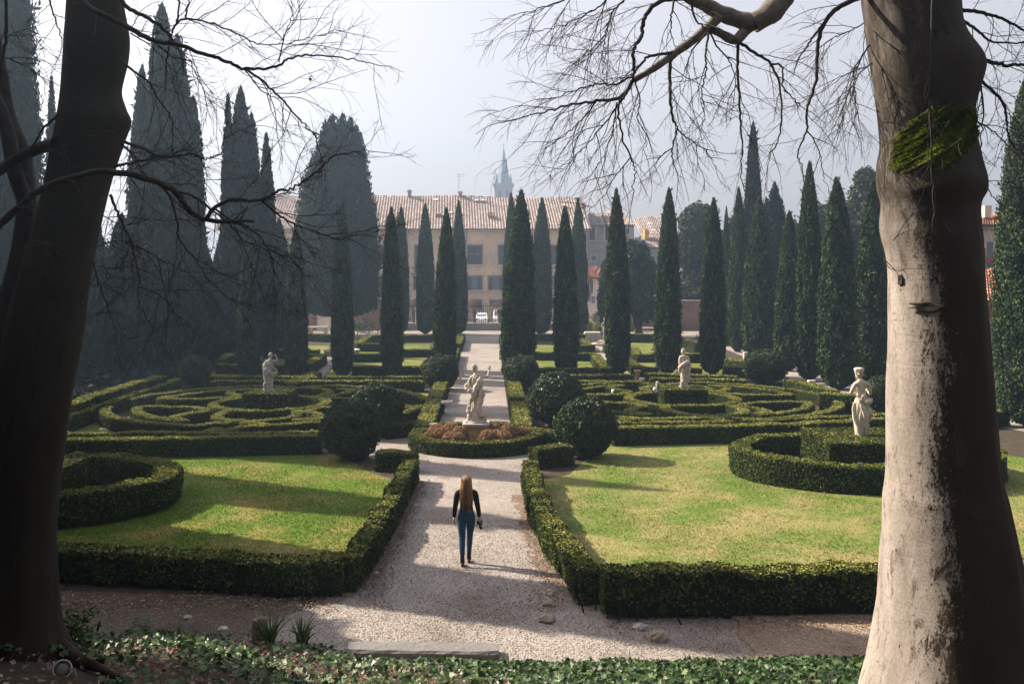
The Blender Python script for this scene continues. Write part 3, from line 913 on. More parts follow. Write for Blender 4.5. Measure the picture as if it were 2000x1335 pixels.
def cypress_mesh(name, cols, n, L, seed, kind='slim', shag=.10, mat='cypress'):
    """cols: list of (dx, dy, z0, h, r) spires grown together"""
    rng = np.random.default_rng(seed)
    g = Geo()
    FL = .10 if kind == 'slim' else .20
    wts = np.array([h * r for (_, _, _, h, r) in cols]); wts /= wts.sum()
    k = 18
    a = np.linspace(0, 2 * math.pi, k, endpoint=False)
    for ci, (dx, dy, z0, h, r) in enumerate(cols):
        ts = np.concatenate([np.linspace(0, .08, 4), np.linspace(.12, 1, 22)])
        rings = []
        for t in ts:
            rr = np.maximum(.01, r * col_profile(np.array(t), kind) * .88)
            ring = np.stack([dx + rr * np.cos(a), dy + rr * np.sin(a), np.full(k, z0 + h * t * .985)], 1)
            fl = wob(np.c_[np.cos(a) * 2, np.sin(a) * 2, np.full(k, h * t * .25)], 1.3, seed + ci)
            ring[:, :2] = np.array([dx, dy]) + (ring[:, :2] - np.array([dx, dy])) * (1 + FL * fl)[:, None]
            rings.append(ring)
        add_loft(g, rings, 1, .2)
        m = int(n * wts[ci])
        t = rng.uniform(0, 1, m * 2)
        keep = rng.uniform(0, 1, m * 2) < np.clip(col_profile(t, kind) + .12, 0, 1)
        t = t[keep][:m]; m = len(t)
        th = rng.uniform(0, 2 * math.pi, m)
        z = z0 + h * t
        rr = r * col_profile(t, kind)
        dirs = np.c_[np.cos(th), np.sin(th), np.zeros(m)]
        fl = wob(np.c_[np.cos(th) * 2, np.sin(th) * 2, h * t * .25], 1.3, seed + ci)
        fine = wob(np.c_[np.cos(th) * r * 6, np.sin(th) * r * 6, h * t * 1.6], 1.0, seed + 5)
        rad_ = rr * (1 + FL * fl + shag * fine) * rng.uniform(.86, 1.05, m)
        P = np.c_[dx + dirs[:, 0] * rad_, dy + dirs[:, 1] * rad_, z]
        N = dirs + np.array([0, 0, .1])
        ax = dirs * rng.uniform(.1, .9, (m, 1)) + np.array([0, 0, 1.6])
        tint = np.clip(rng.beta(2, 2.6, m) + .35 * fine + .10, 0, 1)
        leaf_cards(g, P, N, L, L * .42, 0, .45, 0, tint, axis=ax, rng=rng)
        q = max(6, int(m * .012))
        tt = rng.uniform(.9, 1.0, q)
        leaf_cards(g, np.c_[dx + rng.normal(0, .03, q), dy + rng.normal(0, .03, q), z0 + h * tt + .05], rng.normal(0, 1, (q, 3)) * np.array([1, 1, .1]), L * 1.2, L * .3, 2, .2, 0, rng.uniform(.3, .8, q), rng=rng)
        # stray sprays that break the outline
        q = int(m * .03)
        i = rng.integers(0, m, q)
        Ps = P[i] + dirs[i] * rng.uniform(0, .14, (q, 1)) * r / .6
        leaf_cards(g, Ps, rng.normal(0, 1, (q, 3)), L * 1.5, L * .4, .3, .4, 0, rng.uniform(.4, 1, q), axis=dirs[i] * 1.2 + np.array([0, 0, .9]), rng=rng)
    return g.mesh(name, [M[mat], M['cypress_core']])

SLIM = [cypress_mesh('cypress_crown', [(0, 0, .12, 10, .60)], 15000, .19, 21, shag=.13),
        cypress_mesh('cypress_crown', [(0, 0, .12, 10, .58), (-.22, .05, 3.5, 6.1, .30)], 15000, .19, 22, shag=.13),
        cypress_mesh('cypress_crown', [(.05, 0, .12, 9.9, .56), (-.25, -.1, .3, 7.6, .42)], 17000, .19, 23, shag=.14),
        cypress_mesh('cypress_crown', [(0, 0, .12, 10, .62), (.2, -.2, 1, 5.5, .42)], 15000, .20, 24, shag=.18),
        cypress_mesh('cypress_crown', [(0, 0, .12, 10, .60), (.12, -.25, .4, 6.5, .42), (-.2, .1, 2, 5, .34)], 34000, .105, 25, shag=.17)]
TRUNK = Geo(); tube(TRUNK, [(0, 0, -.2), (0, 0, .6), (0, 0, 1)], [.17, .14, .1], 8); TRUNK = TRUNK.mesh('cypress_trunk', M['trunk'])
def cypress(px, ytop, ybase, wpx, label, v, group, zscale=None):
    X, Y = G(px, ybase)
    s = sc_at(Y)
    hgt = H - (ytop - HY) / s
    r = wpx / s / 2
    o = empty('cypress', (X, Y, 0), label, 'cypress', group)
    o.rotation_euler = (random.uniform(-.008, .008), random.uniform(-.014, .014), 0)
    k = r / .62
    obj('crown', SLIM[v], o, (0, 0, 0), (0, 0, random.uniform(0, 6.28) if v in (0, 3) else random.uniform(-.5, .5)), (k, k, hgt / 10.12))
    obj('trunk', TRUNK, o)
    return o
GR = 'row of slim cypresses across the middle of the garden'
for a in ((485, 470, 740, 42, 'dark slim cypress standing left of the left statue', 0),
          (577, 440, 737, 40, 'dark slim cypress just right of the left statue', 3),
          (669, 398, 737, 41, 'dark slim cypress in front of the broad far cypress', 0),
          (766, 406, 736, 43, 'twin tipped slim cypress second left of the gravel path', 1),
          (868, 407, 733, 42, 'slim sunlit cypress first left of the gravel path', 0),
          (1011, 369, 733, 64, 'widest slim cypress, first right of the gravel path', 2),
          (1106, 403, 735, 44, 'slim cypress second right of the gravel path', 3),
          (1207, 370, 733, 47, 'slim cypress beside the stone fountain', 0),
          (1303, 368, 731, 46, 'slim cypress just left of the right maze statue', 3),
          (1391, 388, 731, 49, 'twin tipped slim cypress just right of the right maze statue', 1)):
    cypress(*a, GR)
GF = 'far row of cypresses in front of the palazzo'
for a in ((781, 404, 652, 32, 'hazy far cypress hidden behind the twin tipped one left of the path', 0),
          (831, 398, 652, 34, 'hazy far cypress standing alone left of the path', 0),
          (897, 392, 652, 30, 'hazy far cypress nearest the path on its left', 3),
          (999, 378, 653, 32, 'hazy far cypress behind the widest cypress', 0),
          (1057, 388, 653, 38, 'hazy far cypress between two nearer ones right of the path', 0),
          (1132, 387, 656, 32, 'hazy far cypress by the corner of the palazzo', 3)):
    cypress(*a, GF)
GL = 'cypress avenue along the lane on the right'
for a in ((1421, 405, 676, 20, 'thin cypress farthest along the lane on the right', 0),
          (1441, 367, 687, 37, 'second farthest cypress along the lane on the right', 0),
          (1484, 382, 704, 56, 'wide cypress behind the flat dark bush', 2),
          (1540, 413, 724, 46, 'shorter blunt cypress right of the flat dark bush', 3),
          (1581, 318, 744, 51, 'tallest cypress of the lane, between the blunt one and the big trunk', 0),
          (1637, 348, 760, 67, 'bushy cypress by the lane, second left of the big trunk', 3),
          (1708, 355, 752, 66, 'cypress touching the left edge of the big right trunk', 0),
          (2008, 150, 834, 122, 'near cypress cut by the right edge of the photo', 4)):
    cypress(*a, GL)
# big old cypresses
def big(px, ybase, cols, label, seed, n, L, kind='cone', group='old tall cypresses', shag=.12, mat=None):
    """cols in photo pixels relative to px: (dx, ytop, wpx, ybottom, depth offset in m)"""
    X, Y = G(px, ybase); s = sc_at(Y)
    cc = []
    for dx, yt, w, yb, dy in cols:
        z0 = max(.2, H - (yb - HY) / s)
        cc.append((dx / s, dy, z0, H - (yt - HY) / s - z0, w / s / 2))
    o = empty('old_cypress', (X, Y, 0), label, 'cypress', group)
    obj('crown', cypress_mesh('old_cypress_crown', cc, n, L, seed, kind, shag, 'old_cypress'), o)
    g = Geo(); tube(g, [(0, 0, -.2), (.05, 0, 1), (0, 0, 3)], [.45, .35, .3], 9); g.build('trunk', M['trunk'], o)
    return o
big(-8, 742, [(0, -420, 190, 742, 0), (52, -120, 100, 742, -.6)], 'huge dark cypress at the left edge behind the trunk', 31, 16000, .34)
big(101, 716, [(0, 150, 26, 716, 0), (17, 140, 22, 716, .4)], 'two thin pale cypress spires between the huge cypress and the left trunk', 32, 4000, .34, 'slim')
big(325, 716, [(-9, 10, 100, 716, 0), (27, 74, 100, 716, -.5), (-50, 130, 70, 716, .2), (50, 190, 58, 716, .3)], 'massive many tipped old cypress right of the left trunk', 33, 22000, .38)
big(478, 706, [(-8, 172, 74, 706, 0), (-30, 188, 34, 706, -.3), (15, 225, 50, 706, -.2), (40, 262, 40, 690, .3), (50, 335, 34, 690, 0)], 'old cypress with forked spires and ragged right side', 34, 16000, .38)
big(660, 656, [(-10, 226, 110, 612, 0), (26, 232, 80, 612, -.3), (-22, 236, 60, 600, -.5), (8, 219, 50, 600, .4), (36, 246, 60, 600, .3), (-42, 300, 90, 612, .2), (45, 330, 76, 606, -.2), (0, 300, 150, 618, .5)], 'broad blunt old cypress left of the palazzo', 35, 22000, .42, 'broad', shag=.16)
for i, a in enumerate((([(0, 330, 74, 735, 0)], 168, 735, 'dark cypress in the shade just right of the left trunk'), ([(0, 420, 70, 728, 0)], 238, 728, 'second dark cypress in the shaded left wood'),
                       ([(0, 470, 64, 722, 0)], 395, 722, 'dark cypress right of the massive many tipped one'), ([(0, 430, 46, 700, 0)], 545, 690, 'dark cypress by the strip of sunlit palazzo wall'),
                       ([(0, 440, 60, 700, 0)], 440, 700, 'dark cypress below the forked old cypress'), ([(0, 400, 72, 740, 0)], 90, 745, 'dark cypress mostly hidden by the left trunk'),
                       ([(0, 455, 60, 715, 0)], 285, 715, 'dark cypress at the foot of the massive one'))):
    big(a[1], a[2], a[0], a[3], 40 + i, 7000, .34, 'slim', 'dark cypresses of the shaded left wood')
big(1471, 668, [(0, 241, 44, 668, 0)], 'tall hazy cypress rising behind the lane', 50, 8000, .34, 'cone', 'cypresses behind the lane')
big(1513, 664, [(0, 357, 44, 664, 0), (-14, 385, 30, 664, .3), (12, 390, 26, 664, -.2)], 'round topped hazy cypress behind the lane', 51, 7000, .34, 'broad', 'cypresses behind the lane')
# trees left of the frame whose shade falls across the foreground
for (X, Y, hgt, r, lab, sd_) in ((-15.2, 24.16, 19.5, 1.3, 'tall cypress left of the frame shading the path before the woman', 60), (-19.5, 31.3, 17.0, 1.35, 'cypress left of the frame shading the green lawn', 61),
                                 (-23, 38.0, 22, 1.2, 'cypress left of the frame shading the path by the ring', 62), (-11.2, 12.0, 15, 3.2, 'broad dark cypress left of the frame shading the left trunk', 63),
                                 (-14.2, 19.9, 9.2, 2.9, 'short broad cypress left of the frame shading the earth walk', 64),
                                 (-9.5, 3.5, 15, 3.0, 'broad unseen evergreen added left of the viewer to block sky light', 65), (-15, 8.0, 17, 3.4, 'broad unseen evergreen added further left to block sky light', 66), (-5.5, -5, 17, 3.2, 'broad unseen evergreen added behind the viewer to block sky light', 67)):  # these three are unseen, added to cut sky light on the left foreground
    o = empty('cypress', (X, Y, 0), lab, 'cypress', 'shade trees left of the view')
    obj('crown', cypress_mesh('cypress_crown', [(0, 0, .2, hgt, r)], 7000, .45, sd_, 'slim' if r < 2 else 'broad'), o)
    obj('trunk', TRUNK, o)

# ------------------------------------------------------------------ broadleaf evergreens
def leafy_tree(px, ybase, blobs, label, seed, n, L, mat='tree', group='evergreen trees behind the garden', name='evergreen_tree'):
    """blobs in photo px: (x, y, rx, ry) ellipsoids"""
    rng = np.random.default_rng(seed)
    X, Y = G(px, ybase); s = sc_at(Y)
    o = empty(name, (X, Y, 0), label, 'tree', group)
    g = Geo()
    wts = np.array([b[2] * b[3] for b in blobs], float); wts /= wts.sum()
    for b, w in zip(blobs, wts):
        c = np.array([(b[0] - px) / s, rng.uniform(-.6, .6), H - (b[1] - HY) / s]); rx, rz = b[2] / s, b[3] / s
        m = int(n * w)
        d = norm(rng.normal(0, 1, (m, 3)))
        clump = wob(d * 1.0, 3.0, seed + b[0])
        rr = np.clip(.78 + .22 * clump + .1 * wob(d, 8, seed), .3, 1.15) * rng.uniform(.72, 1.02, m)
        P = c + d * rr[:, None] * np.array([rx, rx, rz])
        tint = np.clip(rng.beta(2, 2.3, m) + .4 * clump, 0, 1)
        leaf_cards(g, P, d, L, L * .55, .1, .8, 0, tint, rng=rng)
        tube(g, [(0, 0, .5), c * .6, c], [.25, .15, .05], 6, 1)
        k = 14; a = np.linspace(0, 2 * math.pi, k, endpoint=False)
        rings = [c + .62 * np.stack([rx * math.sqrt(max(0, 1 - l * l)) * np.cos(a), rx * math.sqrt(max(0, 1 - l * l)) * np.sin(a), np.full(k, rz * l)], 1) for l in np.linspace(-.98, .98, 8)]
        add_loft(g, rings, 1, .3)
    g.build('crown', [M[mat], M['cypress_core']], o)
    t = Geo(); tube(t, [(0, 0, -.2), (.1, 0, 1.5), (0, 0, max(2.5, (H - (blobs[0][1] - HY) / s)))], [.35, .28, .15], 8); t.build('trunk', M['trunk'], o)
leafy_tree(1366, 640, [(1362, 440, 46, 52), (1340, 490, 34, 50), (1400, 500, 40, 60), (1370, 560, 60, 60)], 'grey green rounded tree between the row cypresses, right of the houses', 70, 15000, .42)
leafy_tree(1246, 655, [(1240, 500, 34, 42), (1262, 540, 34, 50), (1225, 560, 40, 60), (1258, 590, 40, 45)], 'dense dark conifer in front of the tiled roofs', 71, 13000, .34, 'cypress')
leafy_tree(1182, 655, [(1186, 560, 18, 70), (1182, 590, 20, 50)], 'narrow dark tree beside the low cream house', 72, 5000, .3, 'cypress')
leafy_tree(1690, 650, [(1694, 385, 44, 48), (1685, 350, 26, 28), (1660, 440, 60, 60), (1720, 440, 50, 70), (1690, 520, 80, 80), (1670, 590, 80, 60)], 'tall loose evergreen behind the bushy cypress and the big trunk', 73, 18000, .44)
leafy_tree(1612, 650, [(1612, 430, 34, 40), (1600, 490, 60, 60), (1600, 570, 70, 70)], 'grey green tree between two cypresses of the lane', 74, 11000, .44)
leafy_tree(1545, 646, [(1530, 470, 40, 60), (1555, 540, 60, 70), (1530, 600, 60, 50)], 'dark evergreen behind the blunt cypress', 75, 10000, .42)
leafy_tree(1440, 642, [(1455, 450, 40, 50), (1430, 530, 60, 70), (1450, 600, 60, 50)], 'dark evergreen behind the far cypresses of the lane', 76, 10000, .42)
leafy_tree(200, 700, [(150, 520, 70, 110), (230, 580, 80, 100), (330, 600, 80, 90), (420, 620, 70, 70), (500, 620, 60, 70)], 'deep dark evergreen mass behind the shaded cypresses', 77, 16000, .5)
leafy_tree(30, 720, [(20, 560, 70, 100), (40, 640, 70, 80)], 'dark evergreen behind the left trunk', 78, 7000, .5)
leafy_tree(1890, 700, [(1880, 620, 40, 60), (1895, 680, 40, 50)], 'low evergreen behind the big right trunk', 79, 5000, .4)

# ------------------------------------------------------------------ buildings
def wall_box(g, x0, x1, y0, y1, z0, z1, m=0):
    V, F = box(x0, x1, y0, y1, z0, z1); g.add(V, F, m)

def tile_roof(eL, eR, rL, rR, ribs, rows, amp, seed=0):
    """pan-tile roof between an eave line and a ridge line; each rib is a row of half-round tiles"""
    rng = np.random.default_rng(seed)
    g = Geo()
    eL, eR, rL, rR = (np.array(v, float) for v in (eL, eR, rL, rR))
    k = ribs * 5
    u = np.linspace(0, 1, k + 1)
    prof_ = np.tile([0, .75, 1, .75, 0], ribs); prof_ = np.r_[prof_, 0]
    nrm = norm(np.cross(eR - eL, rL - eL))
    if nrm[2] < 0: nrm = -nrm
    wav = .12 * np.sin(u * 9 + seed) + .08 * np.sin(u * 23)
    tint_t = rng.beta(2, 2, (rows, ribs))
    for r_ in range(rows):
        v0, v1 = r_ / rows, (r_ + 1.06) / rows
        vv = []
        for v, lift in ((v0, amp * .45), (min(v1, 1), 0)):
            P = (eL + (eR - eL) * u[:, None]) * (1 - v) + (rL + (rR - rL) * u[:, None]) * v
            P = P + nrm * (prof_ * amp + lift)[:, None] + np.array([0, 0, 1]) * (wav * v)[:, None]
            vv.append(P)
        V = np.vstack(vv)
        i = np.arange(k)
        F = np.stack([i, i + 1, k + 1 + i + 1, k + 1 + i], 1)
        tt = np.repeat(tint_t[r_], 5); tt = np.r_[tt, tt[-1]]
        pan = np.where(prof_ > .1, 1.0, .6)
        g.add(V, F, 0, np.r_[tt * pan, tt * pan])
    # underside slab
    d = nrm * -.08
    g.add(np.array([eL + d, eR + d, rR + d, rL + d]), np.array([[0, 1, 2, 3]]), 0, .2)
    return g

def zz(py, Y): return H - (py - HY) * Y / S
def xx(px, Y): return (px - CX) * Y / S

# palazzo
YB = 138.0
pal = empty('palazzo', (xx(800, YB), YB, -1.5), 'long ochre palazzo with tiled roof behind the far cypresses', 'palazzo')
def rel(o, root):
    o.location = Vector(o.location) - root.location
    return o
bx0, bx1 = xx(430, YB), xx(1143, YB)
ze = zz(446, YB)
g = Geo(); wall_box(g, bx0, bx1, YB, YB + 14, -1.5, ze)
rel(g.build('wall', M['palazzo'], pal), pal)
ridge_y = YB + 7.5
g = tile_roof((bx0 - .6, YB - .9, ze - .12), (bx1 + .7, YB - .9, ze - .12), (bx0 - .6, ridge_y, zz(382, ridge_y)), (xx(1134, ridge_y), ridge_y, zz(386, ridge_y)), 132, 16, .10, 3)
roof = rel(g.build('roof', M['tile'], pal), pal)
g = tile_roof((bx1 + .7, YB + 15, ze - .12), (bx0 - .6, YB + 15, ze - .12), (xx(1134, ridge_y), ridge_y, zz(386, ridge_y)), (bx0 - .6, ridge_y, zz(382, ridge_y)), 40, 6, .13, 4)
rel(g.build('back_roof', M['tile'], pal), pal)
g = tile_roof((bx1 + .7, YB - .9, ze - .12), (bx1 + .7, YB + 15, ze - .12), (xx(1134, ridge_y), ridge_y - .05, zz(386, ridge_y)), (xx(1134, ridge_y), ridge_y + .05, zz(386, ridge_y)), 24, 12, .12, 5)
rel(g.build('hip_roof', M['tile'], pal), pal)
g = Geo(); wall_box(g, bx0 - .3, bx1 + .3, YB - .75, YB - .55, ze - .28, ze - .14); rel(g.build('gutter', M['grey_metal'], pal), pal)
# rafters under the eave
rafter = Geo(); V, F = box(-.07, .07, 0, .75, 0, .14); rafter.add(V, F); rafter = rafter.mesh('rafter', M['wood'])
for i in range(54):
    obj('rafter', rafter, pal, Vector((bx0 + .6 + i * .93, YB - .76, ze - .3)) - pal.location)
def pipe(px):
    g = Geo(); x = xx(px, YB); tube(g, [(x, YB - .14, -1.5), (x, YB - .14, ze - .4), (x, YB - .6, ze - .2)], .09, 6)
    rel(g.build('drainpipe', M['grey_metal'], pal), pal)
for p in (795, 911, 1146): pipe(p)
def window(px, y0, y1, wpx, kind='shut'):
    x = xx(px, YB); w = wpx * YB / S; z1, z0 = zz(y0, YB), zz(y1, YB)
    g = Geo()
    t = .18
    wall_box(g, x - w / 2 - t, x + w / 2 + t, YB - .12, YB + .02, z1, z1 + .22)
    wall_box(g, x - w / 2 - t, x - w / 2, YB - .08, YB + .02, z0, z1)
    wall_box(g, x + w / 2, x + w / 2 + t, YB - .08, YB + .02, z0, z1)
    o = rel(g.build('window', M['ochrewall'], pal), pal)
    g = Geo(); wall_box(g, x - w / 2 - .25, x + w / 2 + .25, YB - .26, YB + .02, z0 - .16, z0); rel(g.build('sill', M['stone_grey'], o), pal)
    g = Geo(); wall_box(g, x - w / 2, x + w / 2, YB - .03, YB + .015, z0, z1); rel(g.build('pane', M['glass'], o), pal)
    sw = w / 2 if kind == 'shut' else w * .27
    for sx in (0, 1):
        xa = x - w / 2 if sx == 0 else x + w / 2 - sw
        g = Geo()
        fr = .07
        ya = YB - .10
        wall_box(g, xa + .01, xa + fr, ya, ya + .05, z0, z1); wall_box(g, xa + sw - fr, xa + sw - .01, ya, ya + .05, z0, z1)
        wall_box(g, xa + fr, xa + sw - fr, ya, ya + .05, z0, z0 + fr); wall_box(g, xa + fr, xa + sw - fr, ya, ya + .05, z1 - fr, z1)
        wall_box(g, xa + fr, xa + sw - fr, ya, ya + .05, (z0 + z1) / 2 - .05, (z0 + z1) / 2 + .05)
        k = int((z1 - z0) / .16)
        for q in range(k):
            zq = z0 + .1 + q * .16
            if abs(zq - (z0 + z1) / 2) < .15 or zq > z1 - .15: continue
            wall_box(g, xa + fr, xa + sw - fr, ya + .015, ya + .045, zq, zq + .11)
        rel(g.build('shutter', M['shutter'], o), pal)
    for c in o.children: c.location = Vector(c.location) - Vector(o.location)
for px in (560, 620, 680, 742, 872, 927, 988, 1036, 1088): window(px, 480, 516, 27)
window(822, 480, 532, 22, 'open')
for px in (560, 620, 680, 742, 822, 872, 927, 968, 1020, 1076): window(px, 540, 566, 27, 'ajar')
for px in (742, 822, 872, 930, 968, 1030, 1082): window(px, 587, 598, 20, 'shut')
g = Geo(); x = xx(822, YB); wall_box(g, x - 1.2, x + 1.2, YB - .8, YB, zz(534, YB) - .12, zz(534, YB))
for q in range(13): wall_box(g, x - 1.15 + q * .19, x - 1.12 + q * .19, YB - .78, YB - .75, zz(534, YB), zz(534, YB) + .9)
wall_box(g, x - 1.2, x + 1.2, YB - .79, YB - .74, zz(534, YB) + .9, zz(534, YB) + .95)
rel(g.build('balcony', M['iron'], pal), pal)
def chimney(px, ybot, ytop, wpx, depth, mat='brick', root=pal, Yc=None):
    Yc = YB + depth
    x, w = xx(px, Yc), wpx * Yc / S
    zb, zt = zz(ybot, Yc), zz(ytop, Yc)
    g = Geo()
    wall_box(g, x - w / 2, x + w / 2, Yc - .3, Yc + .3, zb - .6, zb + (zt - zb) * .55)
    wall_box(g, x - w / 2 - .12, x + w / 2 + .12, Yc - .42, Yc + .42, zb + (zt - zb) * .55, zb + (zt - zb) * .66)
    for sx in (-1, 1): wall_box(g, x + sx * w * .32 - .06, x + sx * w * .32 + .06, Yc - .25, Yc + .25, zb + (zt - zb) * .66, zb + (zt - zb) * .82)
    z2 = zb + (zt - zb) * .82
    g.add([(x - w / 2 - .15, Yc - .45, z2), (x + w / 2 + .15, Yc - .45, z2), (x + w / 2 + .15, Yc + .45, z2), (x - w / 2 - .15, Yc + .45, z2), (x, Yc - .3, zt), (x, Yc + .3, zt)],
          np.array([(0, 1, 4, 4), (2, 3, 5, 5), (1, 2, 5, 4), (3, 0, 4, 5), (0, 3, 2, 1)]), 0)
    rel(g.build('chimney', M[mat], root), root)
chimney(800, 382, 370, 6, 7.2); chimney(899, 383, 373, 6, 7.2); chimney(857, 432, 416, 9, 2.2); chimney(958, 434, 413, 8, 2.0); chimney(1140, 416, 396, 7, 4.5)
def skylight(px, py, wpx, hpx, root, Yr, tilt):
    Yc = Yr; x, z = xx(px, Yc), zz(py, Yc); w, h = wpx * Yc / S, hpx * Yc / S
    g = Geo(); V, F = box(-w / 2, w / 2, -h * 1.2, h * 1.2, -.05, .2); g.add(V, F, 0)
    V, F = box(-w / 2 + .12, w / 2 - .12, -h * 1.2 + .12, h * 1.2 - .12, .2, .24); g.add(V, F, 1)
    o = g.build('skylight', [M['grey_metal'], M['white']], root, Vector((x, Yc, z)) - root.location)
    o.rotation_euler = (tilt, 0, 0)
tl = math.atan2(zz(384, ridge_y) - ze, 8.4)
for px, py, w in ((851, 393, 13), (931, 394, 9), (943, 394, 9), (881, 418, 7), (1103, 404, 8), (1062, 437, 10)):
    v = (446 - py) / 62.0
    skylight(px, py - 1, w, 3, pal, YB - .9 + 8.4 * v, tl)
g = Geo(); Yc = ridge_y; x = xx(896, Yc); tube(g, [(x, Yc, zz(384, Yc)), (x, Yc, zz(339, Yc))], .04, 5)
for py, w in ((341, 1.0), (345, .8), (352, .35)): tube(g, [(x - w * .2, Yc, zz(py, Yc)), (x + w, Yc, zz(py, Yc) + .05)], .03, 4)
rel(g.build('aerial', M['grey_metal'], pal), pal)

# houses right of the palazzo
def house(name, label, Yh, x0, x1, ytop_wall, mat, depth=9, roofdef=None, rmat='tile', ribs=26, zb=-1.5):
    o = empty(name, (xx((x0 + x1) / 2, Yh), Yh, zb), label, 'house', 'houses behind the garden')
    g = Geo(); wall_box(g, xx(x0, Yh), xx(x1, Yh), Yh, Yh + depth, zb, zz(ytop_wall, Yh)); rel(g.build('wall', M[mat], o), o)
    if roofdef:
        (ea, eb, ra, rb, dy) = roofdef
        z_e = zz(ea[1], Yh)
        g = tile_roof((xx(ea[0], Yh), Yh - .5, z_e), (xx(eb[0], Yh), Yh - .5, zz(eb[1], Yh)), (xx(ra[0], Yh + dy), Yh + dy, zz(ra[1], Yh + dy)), (xx(rb[0], Yh + dy), Yh + dy, zz(rb[1], Yh + dy)), ribs, 10, .12, x0)
        rel(g.build('roof', M[rmat], o), o)
    return o
def hwin(o, Yh, px, y0, y1, wpx, mat='shutter'):
    g = Geo(); w = wpx * Yh / S; x = xx(px, Yh); z1, z0 = zz(y0, Yh), zz(y1, Yh)
    wall_box(g, x - w / 2 - .15, x + w / 2 + .15, Yh - .06, Yh + .02, z0 - .15, z0); wall_box(g, x - w / 2 - .15, x + w / 2 + .15, Yh - .06, Yh + .02, z1, z1 + .15)
    wall_box(g, x - w / 2 - .15, x - w / 2, Yh - .06, Yh + .02, z0, z1); wall_box(g, x + w / 2, x + w / 2 + .15, Yh - .06, Yh + .02, z0, z1)
    f = rel(g.build('window', M['cream'], o), o)
    g = Geo(); wall_box(g, x - w / 2, x + w / 2, Yh - .03, Yh + .015, z0, z1); p = rel(g.build('pane', M[mat], f), o)
    p.location = Vector(p.location) - Vector(f.location)
h1 = house('grey_house', 'grey plastered house with old tiled roof beside the palazzo', 142, 1146, 1238, 440, 'grey_plaster', 10, ((1144, 441), (1240, 440), (1149, 415), (1218, 414), 6))
hwin(h1, 142, 1157, 444, 470, 11); hwin(h1, 142, 1186, 442, 470, 9); hwin(h1, 142, 1160, 499, 509, 10, 'glass'); hwin(h1, 142, 1224, 446, 458, 8, 'glass')
g = Geo(); wall_box(g, xx(1147, 142), xx(1238, 142), 141.8, 142, zz(472, 142), zz(469, 142)); wall_box(g, xx(1147, 142), xx(1238, 142), 141.85, 142, zz(486, 142), zz(484.5, 142)); rel(g.build('cornice', M['stone_grey'], h1), h1)
g = Geo(); wall_box(g, xx(1173, 145), xx(1184, 145), 144.5, 146, zz(434, 145), zz(421, 145)); rel(g.build('dormer', M['cream'], h1), h1)
h2 = house('tiled_house', 'house with wide tiled roof and orange chimney right of the grey house', 147, 1236, 1320, 482, 'grey_plaster', 12, ((1262, 484), (1325, 484), (1236, 424), (1325, 423), 9), 'tile', 24)
for px, py in ((1270, 438), (1276, 452)): skylight(px, py, 12, 4, h2, 147 - .5 + 9.5 * (484 - py) / 61, .75)
g = Geo(); wall_box(g, xx(1258, 149), xx(1267, 149), 148.5, 149.5, zz(468, 149), zz(448, 149)); rel(g.build('chimney', M['yellowtrim'], h2), h2)
h3 = house('cream_house', 'low cream house with red tiled roof by the far hedge', 112, 1143, 1184, 541, 'cream', 8, ((1139, 540), (1186, 546), (1150, 524), (1190, 520), 4), 'tile_red', 12)
for px in (1150, 1156): hwin(h3, 112, px, 545, 572, 4)
hwin(h3, 112, 1150, 575, 588, 5, 'glass'); hwin(h3, 112, 1159, 578, 592, 6, 'glass')
h4 = house('red_trim_house', 'cream and red house between the big trunk and the near cypress', 78, 1880, 1985, 440, 'cream', 9, ((1876, 441), (1990, 441), (1890, 418), (1980, 418), 4), 'tile_red', 22, 0)
g = Geo(); wall_box(g, xx(1880, 78), xx(1985, 78), 77.8, 78, zz(447, 78), zz(441, 78))
for q in range(24): wall_box(g, xx(1880 + q * 4.4, 78), xx(1881.6 + q * 4.4, 78), 77.65, 77.8, zz(447, 78), zz(443, 78))
rel(g.build('cornice', M['cream'], h4), h4)
hwin(h4, 78, 1933, 472, 522, 13, 'glass')
g = Geo(); wall_box(g, xx(1905, 77), xx(1945, 77), 77.2, 77.9, zz(513, 77), zz(502, 77)); wall_box(g, xx(1920, 77), xx(1926, 77), 77.0, 77.15, zz(502, 77), zz(484, 77)); rel(g.build('balcony', M['redpaint'], h4), h4)
g = Geo(); wall_box(g, xx(1919, 80), xx(1932, 80), 79.6, 80.6, zz(425, 80), zz(402, 80)); rel(g.build('chimney', M['cream'], h4), h4)
h5 = house('low_red_house', 'low red walled outbuilding with bright tiled roof near the right cypress', 70, 1880, 1985, 592, 'redpaint', 7, ((1876, 590), (1990, 588), (1880, 524), (1985, 524), 5), 'tile_red', 20, 0)
g = Geo(); wall_box(g, xx(1880, 70), xx(1985, 70), 69.75, 70, zz(597, 70), zz(591, 70)); wall_box(g, xx(1880, 70), xx(1985, 70), 69.9, 70, zz(624, 70), zz(619, 70)); rel(g.build('trim', M['yellowtrim'], h5), h5)
g = Geo(); wall_box(g, xx(1880, 70), xx(1985, 70), 69.85, 70, 0, zz(624, 70)); rel(g.build('plinth', M['grey_plaster'], h5), h5)
# left wing glimpsed between the old cypresses
h6 = house('left_wing', 'sliver of tiled wing between the forked and the broad cypress', 150, 500, 600, 420, 'palazzo', 10, ((496, 421), (604, 421), (500, 384), (600, 384), 7), 'tile', 30)

